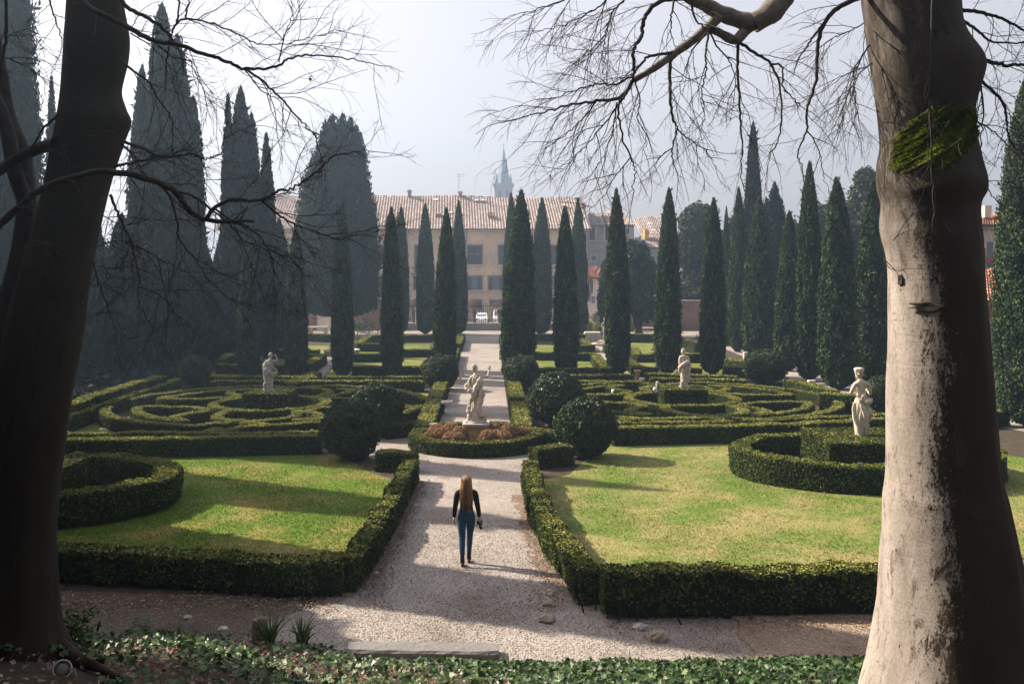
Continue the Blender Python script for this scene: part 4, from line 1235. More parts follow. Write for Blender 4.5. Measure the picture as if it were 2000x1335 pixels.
# church tower
YC = 430.0
ch = empty('church_tower', (xx(983, YC), YC, -1.5), 'pale church tower with pointed spire and corner pinnacles beyond the roof', 'church tower')
cx0, cx1 = xx(966, YC), xx(1001, YC); ww = cx1 - cx0; cxm = (cx0 + cx1) / 2
g = Geo(); wall_box(g, cx0, cx1, YC, YC + ww, -1.5, zz(362, YC)); rel(g.build('shaft', M['tower'], ch), ch)
g = Geo(); wall_box(g, cx0 - .6, cx1 + .6, YC - .6, YC + ww + .6, zz(362, YC), zz(358, YC)); wall_box(g, cx0 - .3, cx1 + .3, YC - .3, YC + ww + .3, zz(365, YC), zz(362.2, YC)); rel(g.build('cornice', M['tower'], ch), ch)
def pyramid(g, x, y, r, z0, z1, k=8):
    a = np.linspace(0, 2 * math.pi, k, endpoint=False) + math.pi / k
    add_loft(g, [np.stack([x + r * np.cos(a), y + r * np.sin(a), np.full(k, z0)], 1), np.stack([x + .08 * np.cos(a), y + .08 * np.sin(a), np.full(k, z1)], 1)], 0, .5, False)
g = Geo(); pyramid(g, cxm, YC + ww / 2, ww * .42, zz(358, YC), zz(285, YC)); rel(g.build('spire', M['spire'], ch), ch)
for sx in (cx0 + .85, cx1 - .85):
    for sy in (YC + .85, YC + ww - .85):
        g = Geo(); wall_box(g, sx - .6, sx + .6, sy - .6, sy + .6, zz(358, YC), zz(352, YC)); pyramid(g, sx, sy, .85, zz(352, YC), zz(339, YC), 4); rel(g.build('pinnacle', M['spire'], ch), ch)
g = Geo(); tube(g, [(cxm, YC + ww / 2, zz(286, YC)), (cxm, YC + ww / 2, zz(278, YC))], .1, 5); tube(g, [(cxm - .5, YC + ww / 2, zz(281, YC)), (cxm + .5, YC + ww / 2, zz(281, YC))], .09, 5); rel(g.build('cross', M['iron'], ch), ch)
g = Geo()
for sx in (-1.6, 1.6):
    wall_box(g, cxm + sx - .7, cxm + sx + .7, YC - .05, YC + .1, zz(384, YC), zz(375, YC))
    a = np.linspace(0, math.pi, 9); V = np.c_[cxm + sx + .7 * np.cos(a), np.full(9, YC - .05), zz(375, YC) + .7 * np.sin(a)]; g.add(V, np.arange(9)[None, :])
rel(g.build('belfry_opening', M['shutter'], ch), ch)

# garden walls and railing
def wall(name, label, x0, x1, Y, ytop, mat, th=.4, px_y=None):
    g = Geo()
    V, F = box(xx(x0, Y), xx(x1, Y), Y, Y + th, 0, zz(ytop, Y)); g.add(V, F)
    o = g.build(name, M[mat]); tag(o, label, 'wall')
    g = Geo(); V, F = box(xx(x0, Y) - .05, xx(x1, Y) + .05, Y - .06, Y + th + .06, zz(ytop, Y) + .002, zz(ytop, Y) + .10); g.add(V, F); g.build('coping', M['stone_grey'], o)
    return o
wall('low_wall', 'low stone wall under the iron railing at the end of the path', 742, 1105, 91.3, 633, 'stone_grey')
wall('brick_wall', 'tall rough pink brick wall below the broad cypress', 648, 742, 91.3, 602, 'brick')
wall('brick_wall', 'weathered brick wall left of the bright gateway', 500, 618, 91.3, 590, 'brick')
wall('ochre_wall', 'shadowed ochre garden wall right of the stone fountain', 1190, 1470, 91.3, 588, 'ochrewall')
f = empty('iron_railing', (xx(920, 91.5), 91.5, 0), 'dark iron railing on the low wall in front of the street', 'railing')
barm = Geo(); tube(barm, [(0, 0, 0), (0, 0, 1.75), (0, 0, 1.86)], [.02, .02, .004], 5); barm = barm.mesh('bar', M['iron'])
zf = zz(633, 91.5) + .1
for i in range(96):
    obj('bar', barm, f, (xx(744, 91.5) + i * .178 - f.location.x, 0, zf - .02))
for dz in (.25, 1.55):
    g = Geo(); V, F = box(xx(744, 91.5), xx(1105, 91.5), 91.48, 91.52, zf + dz, zf + dz + .04); g.add(V, F); rel(g.build('rail', M['iron'], f), f)
for px in (750, 818, 877, 1100):
    g = Geo(); V, F, T = bevbox(xx(px, 91.5) - .3, xx(px, 91.5) + .3, 91.2, 91.8, 0, zf + 1.5, .05); n0 = g.n; g.add(V, F); g.F.append((T + n0, 0, False))
    rel(g.build('pier', M['stone_grey'], f), f)
# white wall patch seen through the gateway
g = Geo(); V, F = box(xx(612, 104), xx(652, 104), 104, 104.3, -1.5, zz(612, 104)); g.add(V, F)
tag(g.build('white_wall', M['cream']), 'sunlit white wall seen through the gateway at left', 'wall')

# pollarded street trees behind the railing
for i, (px, lab) in enumerate(((808, 'pollarded street tree at the left end of the railing'), (926, 'pollarded street tree beside the parked white car'), (975, 'pollarded street tree beside the white van'))):
    Yp = 98.0
    o = empty('pollarded_tree', (xx(px, Yp), Yp, -1.5), lab, 'tree', 'pollarded street trees')
    g = Geo(); tube(g, [(0, 0, -.1), (.05, 0, 1.5), (0, 0, zz(604, Yp) + 1.5)], [.2, .16, .2], 8); g.build('trunk', M['trunk'], o)
    g = Geo(); n = 1500
    a = R.uniform(0, 6.28, n); t = R.uniform(0, 1, n) ** .6
    c = np.array([0, 0, zz(602, Yp) + 1.5])
    P = c + np.c_[np.cos(a) * t * .85, np.sin(a) * t * .85, .75 * np.sqrt(np.clip(1 - t ** 2, 0, 1)) - .3 * t]
    ax = P - c + np.array([0, 0, .1]); ax[:, 2] -= t * .8
    leaf_cards(g, P, R.normal(0, 1, (n, 3)), .4, .04, 0, .3, 0, None, axis=norm(ax) * 2)
    g.build('crown', M['haytree'], o)

# ------------------------------------------------------------------ cars on the street
def vehicle(px, ybase, label, name, w, h, cab, cat, Yv=103.0):
    o = empty(name, (xx(px, Yv), Yv, -1.49), label, cat)
    L = 4.2 if h < 2 else 5.4
    k = 12
    def sect(y, wd, zb, zt, b):
        return np.array([(-wd, y, zb + b), (-wd + b, y, zb), (wd - b, y, zb), (wd, y, zb + b), (wd, y, zt - b), (wd - b, y, zt), (-wd + b, y, zt), (-wd, y, zt - b)])
    hw = w / 2
    g = Geo()
    if h < 2:
        secs = [(0, hw * .9, .45, .85, .08), (.15, hw, .25, 1.0, .1), (1.0, hw, .22, 1.08, .1), (3.6, hw, .22, 1.1, .1), (L, hw * .95, .35, 1.0, .1)]
        add_loft(g, [sect(*s_) for s_ in secs], 0, .5, False)
        body = g.build('body', M['white'], o)
        g = Geo(); add_loft(g, [np.array([(-hw * .92, 1.0, 1.06), (hw * .92, 1.0, 1.06), (hw * .9, 3.9, 1.06), (-hw * .9, 3.9, 1.06)]), np.array([(-hw * .76, 1.55, h), (hw * .76, 1.55, h), (hw * .76, 3.3, h), (-hw * .76, 3.3, h)])], 0, .5, False)
        g.build('cabin', M['white'], o)
        g = Geo(); g.add([(-hw * .82, 1.03, 1.12), (hw * .82, 1.03, 1.12), (hw * .70, 1.46, h - .08), (-hw * .70, 1.46, h - .08)], np.array([[0, 1, 2, 3]])); 
        for v in g.V: v[:, 1] -= .02
        g.build('windscreen', M['glass'], o)
    else:
        secs = [(0, hw * .95, .4, 1.1, .08), (.3, hw, .3, 1.35, .1), (1.1, hw, .3, h, .15), (L, hw, .3, h, .15)]
        add_loft(g, [sect(*s_) for s_ in secs], 0, .5, False)
        g.build('body', M['white'], o)
        g = Geo(); g.add([(-hw * .85, .32, 1.4), (hw * .85, .32, 1.4), (hw * .8, 1.02, h - .25), (-hw * .8, 1.02, h - .25)], np.array([[0, 1, 2, 3]]))
        for v in g.V: v[:, 1] -= .05
        g.build('windscreen', M['glass'], o)
        for sx in (-1, 1):
            g = Geo(); V, F = box(sx * hw - (.02 if sx > 0 else .01), sx * hw + (.01 if sx > 0 else .02), .9, 1.9, 1.35, 2.0); g.add(V, F); g.build('side_window', M['glass'], o)
            g = Geo(); V, F = box(sx * (hw + .14) - .1, sx * (hw + .14) + .1, .75, .85, 1.3, 1.7); g.add(V, F); g.build('mirror', M['tyre'], o)
    for sx in (-1, 1):
        g = Geo(); V, F = box(sx * hw * .72 - .14, sx * hw * .72 + .14, -.03, .04, .68, .84); g.add(V, F); g.build('headlight', M['glass'], o)
        for wy in (.75, L - .8):
            g = Geo(); a = np.linspace(0, 2 * math.pi, 14, endpoint=False)
            add_loft(g, [np.c_[np.full(14, sx * hw * .98 - .1), wy + .32 * np.cos(a), .32 + .32 * np.sin(a)], np.c_[np.full(14, sx * hw * .98 + .1), wy + .32 * np.cos(a), .32 + .32 * np.sin(a)]], 0, .5, True)
            g.build('wheel', M['tyre'], o)
    g = Geo(); V, F = box(-.26, .26, -.035, -.02, .45, .57); g.add(V, F); g.build('number_plate', M['grey_metal'], o)
    g = Geo(); V, F = box(-hw * .9, hw * .9, -.06, .1, .3, .5); g.add(V, F); g.build('bumper', M['grey_metal'], o)
vehicle(940, 632, 'small white car parked behind the iron railing', 'parked_car', 1.5, 1.42, 0, 'car', 124.0)
vehicle(978, 632, 'white van parked behind the railing beside the widest cypress', 'parked_van', 1.9, 2.5, 0, 'van', 121.0)

# ------------------------------------------------------------------ figures
def skin_mesh(verts, edges, sub=2, name='fig'):
    """verts: (x,y,z,r) or (x,y,z,rx,ry); one continuous skinned surface"""
    me = bpy.data.meshes.new(name)
    me.from_pydata([v[:3] for v in verts], edges, [])
    o = bpy.data.objects.new(name, me)
    COL.objects.link(o)
    sk = o.modifiers.new('skin', 'SKIN')
    sk.use_smooth_shade = True
    for i, v in enumerate(verts):
        d = me.skin_vertices[0].data[i]
        d.radius = (v[3], v[4] if len(v) > 4 else v[3])
        d.use_root = (i == 0)
    ss = o.modifiers.new('sub', 'SUBSURF'); ss.levels = sub; ss.render_levels = sub
    dg = bpy.context.evaluated_depsgraph_get()
    dg.update()
    ev = o.evaluated_get(dg)
    m2 = bpy.data.meshes.new_from_object(ev)
    bpy.data.objects.remove(o)
    n = len(m2.vertices); V = np.zeros(n * 3, np.float32); m2.vertices.foreach_get('co', V)
    N = np.zeros(n * 3, np.float32); m2.vertices.foreach_get('normal', N)
    F = [tuple(p.vertices) for p in m2.polygons]
    bpy.data.meshes.remove(m2)
    F4 = np.array([f if len(f) == 4 else (f + (f[-1],) * (4 - len(f)))[:4] for f in F], np.int32)
    return V.reshape(-1, 3), F4, N.reshape(-1, 3)

def hand(g, base, d, side, palm=.075, m=0, curl=.5, scale=1.0, out=None):
    """palm and five fingers; base = wrist, d = pointing direction, side = thumb direction"""
    d = norm(np.array(d, float)); side = norm(np.array(side, float) - d * np.dot(side, d)); nrm = np.cross(d, side)
    base = np.array(base, float)
    rings = []
    for t, w, th in ((0, .024, .019), (.35, .036, .019), (.8, .041, .016), (1.0, .038, .012)):
        a = np.linspace(0, 2 * math.pi, 10, endpoint=False)
        c = base + d * palm * t * scale
        rings.append(c + scale * (np.cos(a)[:, None] * side * w + np.sin(a)[:, None] * nrm * th))
    add_loft(g, rings, m)
    for i, ln in enumerate((.062, .072, .068, .054)):
        o = base + d * palm * .95 * scale + side * (.028 - i * .0185) * scale
        p, pts = o, [o]
        dd = d.copy()
        for k in range(3):
            dd = norm(dd + nrm * curl * .5)
            p = p + dd * ln / 3 * scale; pts.append(p)
        tube(g, pts, np.array([.0088, .0085, .0078, .005]) * scale, 6, m)
    o = base + d * palm * .25 * scale + side * .03 * scale
    tube(g, [o, o + (d * .45 + side * .6) * .032 * scale, o + (d * 1.1 + side * .7 + nrm * curl * .4) * .045 * scale], np.array([.0105, .0095, .006]) * scale, 6, m)

M['skin'] = plain('skin', (.55, .33, .24), .6, .3, .06, 10)
M['sweater'] = plain('black_knit', (.011, .010, .011), .9, .1, .3, 60, .4)
M['jeans'] = plain('blue_denim', (.022, .060, .105), .85, .15, .25, 30, .3)
M['boots'] = plain('black_leather', (.014, .013, .013), .4, .4, .2, 20)
M['leather'] = plain('tan_leather_patch', (.26, .12, .05), .7, .2, .15, 30)
def hair_mat():
    m, nt, out = new_mat('long_auburn_hair')
    r = ramp(nt, [(0, (.10, .045, .018)), (.5, (.24, .118, .048)), (1, (.46, .29, .14))])
    nt.links.new(tint_out(nt), r.inputs[0])
    princ(nt, out, r.outputs[0], .5, .4)
    return m
M['hair'] = hair_mat()
M['cambody'] = plain('black_camera_body', (.02, .02, .02), .5, .4, .2, 20)

def person():
    X, Y = G(911, 1101)
    verts = [(0, 0, .97, .150, .115), (0, .005, 1.10, .112, .085), (0, .01, 1.26, .138, .095), (0, 0, 1.40, .125, .075), (0, -.005, 1.475, .052, .055), (0, .01, 1.54, .050, .055), (0, .025, 1.60, .078, .092), (0, .02, 1.67, .068, .08),
             (-.095, 0, .87, .092, .098), (-.088, -.035, .70, .074, .078), (-.078, -.06, .53, .054, .060), (-.078, -.12, .38, .050, .056), (-.07, -.19, .17, .034, .036), (-.068, -.21, .09, .036, .042), (-.066, -.12, .045, .036, .03), (-.064, -.05, .035, .03, .022),
             (.095, .005, .87, .092, .098), (.075, .06, .70, .073, .078), (.06, .10, .53, .053, .060), (.055, .09, .38, .049, .056), (.048, .07, .17, .033, .036), (.048, .06, .085, .036, .042), (.05, .15, .045, .036, .03), (.052, .22, .035, .03, .022),
             (-.175, -.005, 1.395, .058, .06), (-.20, -.02, 1.24, .047, .05), (-.222, -.03, 1.11, .040, .043), (-.238, .00, .985, .033, .035), (-.243, .02, .895, .024, .026),
             (.175, -.005, 1.395, .058, .06), (.20, -.02, 1.24, .047, .05), (.228, -.03, 1.11, .040, .043), (.245, .00, .985, .033, .035), (.252, .02, .895, .024, .026)]
    edges = [(0, 1), (1, 2), (2, 3), (3, 4), (4, 5), (5, 6), (6, 7), (0, 8), (8, 9), (9, 10), (10, 11), (11, 12), (12, 13), (13, 14), (14, 15),
             (0, 16), (16, 17), (17, 18), (18, 19), (19, 20), (20, 21), (21, 22), (22, 23), (3, 24), (24, 25), (25, 26), (26, 27), (27, 28), (3, 29), (29, 30), (30, 31), (31, 32), (32, 33)]
    V, F, N = skin_mesh(verts, edges)
    g = Geo()
    g.add(V, F, 0, .5, True)
    # hands, face
    hand(g, (-.243, .02, .90), (0, .12, -1), (.3, .9, 0), curl=.45)
    hand(g, (.252, .02, .90), (0, .15, -1), (-.3, .9, 0), curl=.8)
    add_loft(g, [np.array([(.012 * math.cos(a), .108 + .0 , 1.60 + .018 * math.sin(a)) for a in np.linspace(0, 6.28, 8, endpoint=False)]), np.array([(.006 * math.cos(a), .138, 1.59 + .006 * math.sin(a)) for a in np.linspace(0, 6.28, 8, endpoint=False)])])
    for sx in (-1, 1):
        a = np.linspace(0, 6.28, 8, endpoint=False)
        add_loft(g, [np.c_[sx * .034 + .013 * np.cos(a), np.full(8, .102), 1.628 + .007 * np.sin(a)], np.c_[sx * .034 + .008 * np.cos(a), np.full(8, .112), 1.628 + .004 * np.sin(a)]], 1)
    a = np.linspace(0, 6.28, 8, endpoint=False)
    add_loft(g, [np.c_[.024 * np.cos(a), np.full(8, .10), 1.558 + .007 * np.sin(a)], np.c_[.014 * np.cos(a), np.full(8, .112), 1.558 + .004 * np.sin(a)]], 2)
    o = g.build('person', [M['skin'], M['boots'], M['leather']], None, (X, Y, .012))
    tag(o, 'woman with long hair in black sweater and jeans walking up the gravel path', 'person')
    # clothing shells
    cz = V[F].mean(1)
    def shell(name, mask, off, mat, parent=o):
        f = F[mask]
        used = np.unique(f); mp = -np.ones(len(V), int); mp[used] = np.arange(len(used))
        vv = V[used] + N[used] * off
        s = Geo(); s.add(vv, mp[f], 0, .5, True)
        # turn the hem inwards
        return s.build(name, mat, parent)
    arm = np.abs(cz[:, 0]) > .165
    shell('sweater', (((cz[:, 2] > 1.065) & (cz[:, 2] < 1.50)) | (arm & (cz[:, 2] > .925) & (cz[:, 2] < 1.2))) , .010, M['sweater'])
    shell('jeans', (~arm | (cz[:, 2] < .88)) & (cz[:, 2] < 1.10) & (cz[:, 2] > .16) & (np.abs(cz[:, 0]) < .19), .008, M['jeans'])
    for sx in (-1, 1):
        b = shell('boot', (cz[:, 2] < .22) & (cz[:, 0] * sx > 0) & (~arm), .009, M['boots'])
        hx, hy = (-.068, -.225) if sx < 0 else (.048, .04)
        g = Geo(); add_loft(g, [np.c_[hx + .024 * np.cos(a), hy + .026 * np.sin(a), np.full(8, -.012)], np.c_[hx + .03 * np.cos(a), hy + .035 * np.sin(a), np.full(8, .07)]]); g.build('heel', M['boots'], b)
    g = Geo(); V2, F2 = box(.045, .10, -.118, -.108, 1.035, 1.07); g.add(V2, F2); g.build('belt_patch', M['leather'], o)
    # hair: cap plus long strands over the back
    g = Geo()
    k = 20; a = np.linspace(0, 2 * math.pi, k, endpoint=False)
    prof = [(1.735, .012, .01), (1.725, .05, .055), (1.69, .084, .098), (1.64, .098, .114), (1.58, .102, .112), (1.50, .112, .095), (1.42, .125, .085), (1.34, .122, .07), (1.26, .105, .055), (1.19, .075, .035)]
    cy_ = [.015, .012, .008, .0, -.012, -.03, -.055, -.07, -.078, -.075]
    rings = []
    for (z, rx, ry), yy in zip(prof, cy_):
        r_ = np.stack([rx * np.cos(a), yy + ry * np.sin(a), np.full(k, z)], 1)
        if z < 1.66: r_[:, 1] = np.minimum(r_[:, 1], .035 - (1.66 - z) * .25)
        r_[:, :2] *= (1 + .03 * np.sin(a * 7 + z * 20))[:, None]
        rings.append(r_)
    add_loft(g, rings, 0, .35)
    for i in range(420):
        an = R.uniform(math.pi * .85, math.pi * 2.15)
        u = R.uniform(.92, 1.05)
        pts = []
        zend = R.uniform(1.08, 1.32)
        for (z, rx, ry), yy in zip(prof[1:], cy_[1:]):
            if z < zend: break
            pts.append((u * rx * math.cos(an) + R.normal(0, .003), yy + u * ry * math.sin(an), z))
        last = pts[-1]; pts.append((last[0] * R.uniform(.8, 1.25) + R.normal(0, .008), last[1] + R.normal(-.005, .012), zend - .03))
        tube(g, pts, np.linspace(.0045, .002, len(pts)), 3, 0, np.clip(R.beta(2, 2) + (.18 if an > math.pi * 1.6 or an < math.pi * 1.1 else 0), 0, 1))
    g.build('hair', M['hair'], o)
    return X, Y
pxX, pxY = person()
# camera held in her right hand
o = empty('camera_in_hand', (pxX + .262, pxY + .05, .80), 'small black camera with lens held in the woman\'s right hand', 'camera', rz=-.3)
g = Geo(); V, F, T = bevbox(-.06, .05, -.025, .03, -.03, .05, .01); n0 = g.n; g.add(V, F); g.F.append((T + n0, 0, False)); g.build('body', M['cambody'], o)
g = Geo(); add_loft(g, [np.array([(.0 + .03 * math.cos(t) + q * .03, .0 + .03 * math.sin(t), -.03 - q * .1) for t in np.linspace(0, 6.28, 12, endpoint=False)]) for q in (0, .45, .9)]); g.build('lens', M['cambody'], o)
g = Geo(); tube(g, [(-.05, 0, .05), (-.03, 0, .09), (.02, 0, .1), (.045, 0, .05)], .006, 5); g.build('strap', M['cambody'], o)

# statues
def robe(g, rings_def, folds, amp, seed, twist=0.0, k=56):
    """rings_def: (z, cx, cy, rx, ry); vertical folds grow downwards"""
    rng = np.random.default_rng(seed)
    ph = rng.uniform(0, 6.28, 4)
    rd = cat_rom(np.array(rings_def), 5)
    zt, zb = rd[0, 0], rd[-1, 0]
    rings = []
    a = np.linspace(0, 2 * math.pi, k, endpoint=False)
    for z, cx, cy, rx, ry in rd:
        t = (zt - z) / max(1e-6, zt - zb)
        aa = a + twist * t
        f = 1 + amp * (.35 + t) * (.55 * np.abs(np.sin(aa * folds / 2 + ph[0])) + .3 * np.sin(aa * (folds - 3) + ph[1] + t * 3) + .2 * np.sin(aa * 3 + ph[2] + t * 4)) - amp * .3
        rings.append(np.stack([cx + rx * f * np.cos(a), cy + ry * f * np.sin(a), np.full(k, z)], 1))
    add_loft(g, rings)

def drape(g, pts, radii, flat=.5, k=14, seed=0):
    """a thick roll of cloth along a path"""
    P = cat_rom(pts, 6); rr = np.interp(np.linspace(0, 1, len(P)), np.linspace(0, 1, len(radii)), radii)
    rr = rr * (1 + .18 * np.sin(np.arange(len(P)) * 1.3 + seed))
    t = norm(np.gradient(P, axis=0)); u = norm(np.cross(t, np.array((0.1, 1, .1)))); v = np.cross(t, u)
    a = np.linspace(0, 2 * math.pi, k, endpoint=False)
    rings = []
    for i in range(len(P)):
        f = 1 + .16 * np.sin(a * 5 + i * .35)
        rings.append(P[i] + rr[i] * (np.cos(a) * f)[:, None] * u[i] + rr[i] * flat * (np.sin(a) * f)[:, None] * v[i])
    add_loft(g, rings)

def rocky_base(g, r, h, seed):
    rng = np.random.default_rng(seed)
    k = 22; a = np.linspace(0, 2 * math.pi, k, endpoint=False)
    rings = []
    for z, q in ((0, 1.0), (h * .4, .98), (h * .8, .8), (h, .5)):
        f = 1 + rng.normal(0, .09, k)
        rings.append(np.stack([r * q * f * np.cos(a), r * q * .8 * f * np.sin(a), z + rng.normal(0, .01, k) * (z > 0)], 1))
    add_loft(g, rings, 0, .5, False)

def head(g, c, look, r=.1, hair='curls', seed=0):
    """head with brow, nose, mouth, ears and carved hair; look = unit facing direction (xy)"""
    rng = np.random.default_rng(seed)
    c = np.array(c, float); fx = np.array([look[0], look[1], 0.]); fx = norm(fx); sx = np.array([fx[1], -fx[0], 0]); up = np.array([0, 0, 1.])
    k = 18; a = np.linspace(0, 2 * math.pi, k, endpoint=False)
    rings = []
    for t, w, d, off in ((-1.05, .36, .40, .10), (-.85, .52, .62, .14), (-.5, .72, .84, .06), (0, .80, .96, 0), (.45, .78, .94, -.04), (.8, .55, .68, -.06), (1.02, .12, .15, -.06)):
        rings.append(c + r * (np.cos(a)[:, None] * sx * w + np.sin(a)[:, None] * fx * d + up * 1.18 * t + fx * off))
    add_loft(g, rings)
    add_loft(g, [c + r * (fx * .86 + up * .22) + r * .10 * (np.cos(a)[:, None] * sx + np.sin(a)[:, None] * up), c + r * (fx * 1.16 - up * .16) + r * .13 * (np.cos(a)[:, None] * sx + np.sin(a)[:, None] * up), c + r * (fx * .84 - up * .26) + r * .10 * (np.cos(a)[:, None] * sx + np.sin(a)[:, None] * up)])
    add_loft(g, [c + r * (fx * .85 - up * .52) + r * (.24 * np.cos(a)[:, None] * sx + .06 * np.sin(a)[:, None] * up), c + r * (fx * .96 - up * .52) + r * (.16 * np.cos(a)[:, None] * sx + .04 * np.sin(a)[:, None] * up)])
    for s_ in (-1, 1):
        add_loft(g, [c + r * (sx * s_ * .78 - up * .02) + r * .2 * (np.cos(a)[:, None] * fx * .6 + np.sin(a)[:, None] * up), c + r * (sx * s_ * .9 - up * .02) + r * .16 * (np.cos(a)[:, None] * fx * .6 + np.sin(a)[:, None] * up)])
        add_loft(g, [c + r * (fx * .84 + sx * s_ * .33 + up * .14) + r * .13 * (np.cos(a)[:, None] * sx + .6 * np.sin(a)[:, None] * up), c + r * (fx * .92 + sx * s_ * .33 + up * .13) + r * .06 * (np.cos(a)[:, None] * sx + .6 * np.sin(a)[:, None] * up)])
    for i in range(46):
        d = norm(rng.normal(0, 1, 3))
        if np.dot(d, fx) > .45 and d[2] < .55: continue
        if d[2] < -.55: continue
        p = c + r * (d[0] * np.array([.86, 0, 0]) + np.array([0, d[1] * .96, 0]) + up * (d[2] * 1.1 + .05) - fx * .05)
        q = r * rng.uniform(.16, .27)
        rings = [p + q * (math.sqrt(max(0, 1 - l * l)) * (np.cos(a[::3])[:, None] * np.array([1, 0, 0]) + np.sin(a[::3])[:, None] * np.array([0, 1, 0])) + l * up) for l in (-.95, -.4, .3, .95)]
        add_loft(g, rings)
    if hair == 'bun':
        for j, q in ((0, .42), (1, .3)):
            p = c + r * (-fx * (.95 + j * .3) + up * (.1 - j * .4))
            add_loft(g, [p + r * q * (math.sqrt(max(0, 1 - l * l)) * (np.cos(a)[:, None] * sx + np.sin(a)[:, None] * fx) + l * up) for l in (-.95, -.5, 0, .5, .95)])
    if hair == 'crown':
        rings = []
        for z, w in ((.35, .92), (.7, 1.0), (1.0, 1.08), (1.22, 1.02), (1.36, .6), (1.4, .1)):
            f = 1 + .09 * np.sin(a * 6)
            rings.append(c + r * (np.cos(a)[:, None] * sx * w * f[:, None] + np.sin(a)[:, None] * fx * w * f[:, None] + up * z))
        add_loft(g, rings)

def body_skin(g, verts, edges):
    V, F, N = skin_mesh(verts, edges, 2, 'statue')
    g.add(V, F, 0, .5, True)

def finish_statue(g, name, loc, label, scale, mat, rz=0.0):
    g.V = [v * scale for v in g.V]
    o = empty(name, loc, label, 'statue', 'stone garden statues', rz)
    g.build('figure', M[mat], o)
    return o

# central statue: facing away to the left, right arm raised to the side, long draped robe and billowing hem
g = Geo()
robe(g, [(1.50, .02, 0, .10, .08), (1.40, .0, 0, .17, .12), (1.22, -.01, 0, .165, .13), (1.05, .0, 0, .15, .125), (.90, .01, 0, .16, .14), (.65, .01, 0, .15, .14), (.42, .0, 0, .15, .145), (.24, -.01, 0, .20, .18), (.10, -.01, 0, .25, .21), (.04, 0, 0, .24, .21)], 13, .17, 1, -.7)
body_skin(g, [(0, 0, 1.30, .10), (0, 0, 1.44, .10), (-.03, .01, 1.53, .052), (-.05, .02, 1.60, .05),
              (.16, 0, 1.47, .062), (.30, .02, 1.44, .050), (.38, .04, 1.47, .044), (.405, .06, 1.60, .036), (.41, .06, 1.66, .028),
              (-.17, 0, 1.42, .062), (-.24, -.02, 1.24, .05), (-.20, -.10, 1.08, .042), (-.09, -.16, 1.04, .033)],
          [(0, 1), (1, 2), (2, 3), (1, 4), (4, 5), (5, 6), (6, 7), (7, 8), (1, 9), (9, 10), (10, 11), (11, 12)])
hand(g, (.41, .06, 1.66), (.15, .0, 1), (-1, .2, 0), curl=.3, scale=1.05)
hand(g, (-.09, -.16, 1.04), (1, -.1, .1), (0, 0, 1), curl=.5, scale=1.05)
head(g, (-.06, .03, 1.72), (-.55, .83), .105, 'bun', 3)
drape(g, [(.17, -.09, 1.47), (.10, -.15, 1.30), (-.02, -.17, 1.05), (-.12, -.17, .80), (-.20, -.12, .60)], [.05, .085, .09, .075, .04], .5, seed=1)
drape(g, [(.18, -.04, 1.45), (.16, -.13, 1.15), (.13, -.18, .85), (.12, -.2, .5), (.17, -.2, .2)], [.045, .06, .06, .06, .07], .55, seed=2)
drape(g, [(-.24, -.02, 1.25), (-.30, -.03, 1.12), (-.24, -.1, 1.02), (-.12, -.15, .98)], [.06, .085, .08, .05], .7, seed=3)
drape(g, [(-.20, -.08, .56), (-.25, -.1, .42), (-.20, -.14, .24), (-.22, -.1, .08)], [.03, .065, .07, .08], .6, seed=4)
drape(g, [(.14, .05, .55), (.22, .05, .85), (.20, .06, 1.0)], [.05, .055, .03], .6, seed=6)
drape(g, [(.16, -.1, .32), (.25, -.12, .26), (.25, -.14, .12), (.18, -.14, .04)], [.04, .07, .08, .05], .6, seed=5)
rocky_base(g, .34, .10, 2)
cX, cY = -1.17, 32.6
st = finish_statue(g, 'statue', (cX, cY, .76), 'pale draped statue raising one hand on the ochre pedestal in the ring', 1.03, 'stone')
g = Geo()
for z0, z1, w in ((.64, .70, .40), (.70, .76, .44)):
    V, F, T = bevbox(-w, w, -w * .9, w * .9, z0, z1, .02); n0 = g.n; g.add(V, F); g.F.append((T + n0, 0, False))
ped = empty('pedestal', (cX, cY, 0), 'square ochre stone pedestal under the central statue', 'pedestal')
g.build('cap', M['stone_grey'], ped)
g = Geo(); V, F = box(-.34, .34, -.3, .3, .10, .64); g.add(V, F); g.build('die', M['pedestal'], ped)
g = Geo(); V, F, T = bevbox(-.42, .42, -.38, .38, 0, .10, .02); n0 = g.n; g.add(V, F); g.F.append((T + n0, 0, False)); g.build('foot', M['stone_grey'], ped)

# right maze statue: man wrapped in a toga, arms folded
g = Geo()
robe(g, [(1.30, 0, 0, .16, .12), (1.15, 0, 0, .175, .13), (.95, .0, 0, .17, .14), (.75, 0, 0, .175, .15), (.50, -.01, 0, .165, .14), (.25, 0, 0, .165, .14), (.05, 0, 0, .185, .16)], 11, .12, 5, .5)
body_skin(g, [(0, 0, 1.2, .13), (0, 0, 1.40, .12), (-.02, .01, 1.51, .052), (-.03, .02, 1.58, .05),
              (-.19, 0, 1.42, .072), (-.235, -.04, 1.22, .058), (-.23, -.12, 1.02, .045), (-.08, -.19, 1.05, .036),
              (.17, 0, 1.42, .07), (.21, -.05, 1.24, .056), (.20, -.14, 1.12, .045), (.04, -.19, 1.16, .036)],
          [(0, 1), (1, 2), (2, 3), (1, 4), (4, 5), (5, 6), (6, 7), (1, 8), (8, 9), (9, 10), (10, 11)])
hand(g, (-.08, -.19, 1.05), (1, 0, .1), (0, 0, 1), curl=.5); hand(g, (.04, -.19, 1.16), (-1, 0, .0), (0, 0, 1), curl=.5)
head(g, (-.04, .03, 1.70), (-.8, .55), .105, 'curls', 7)
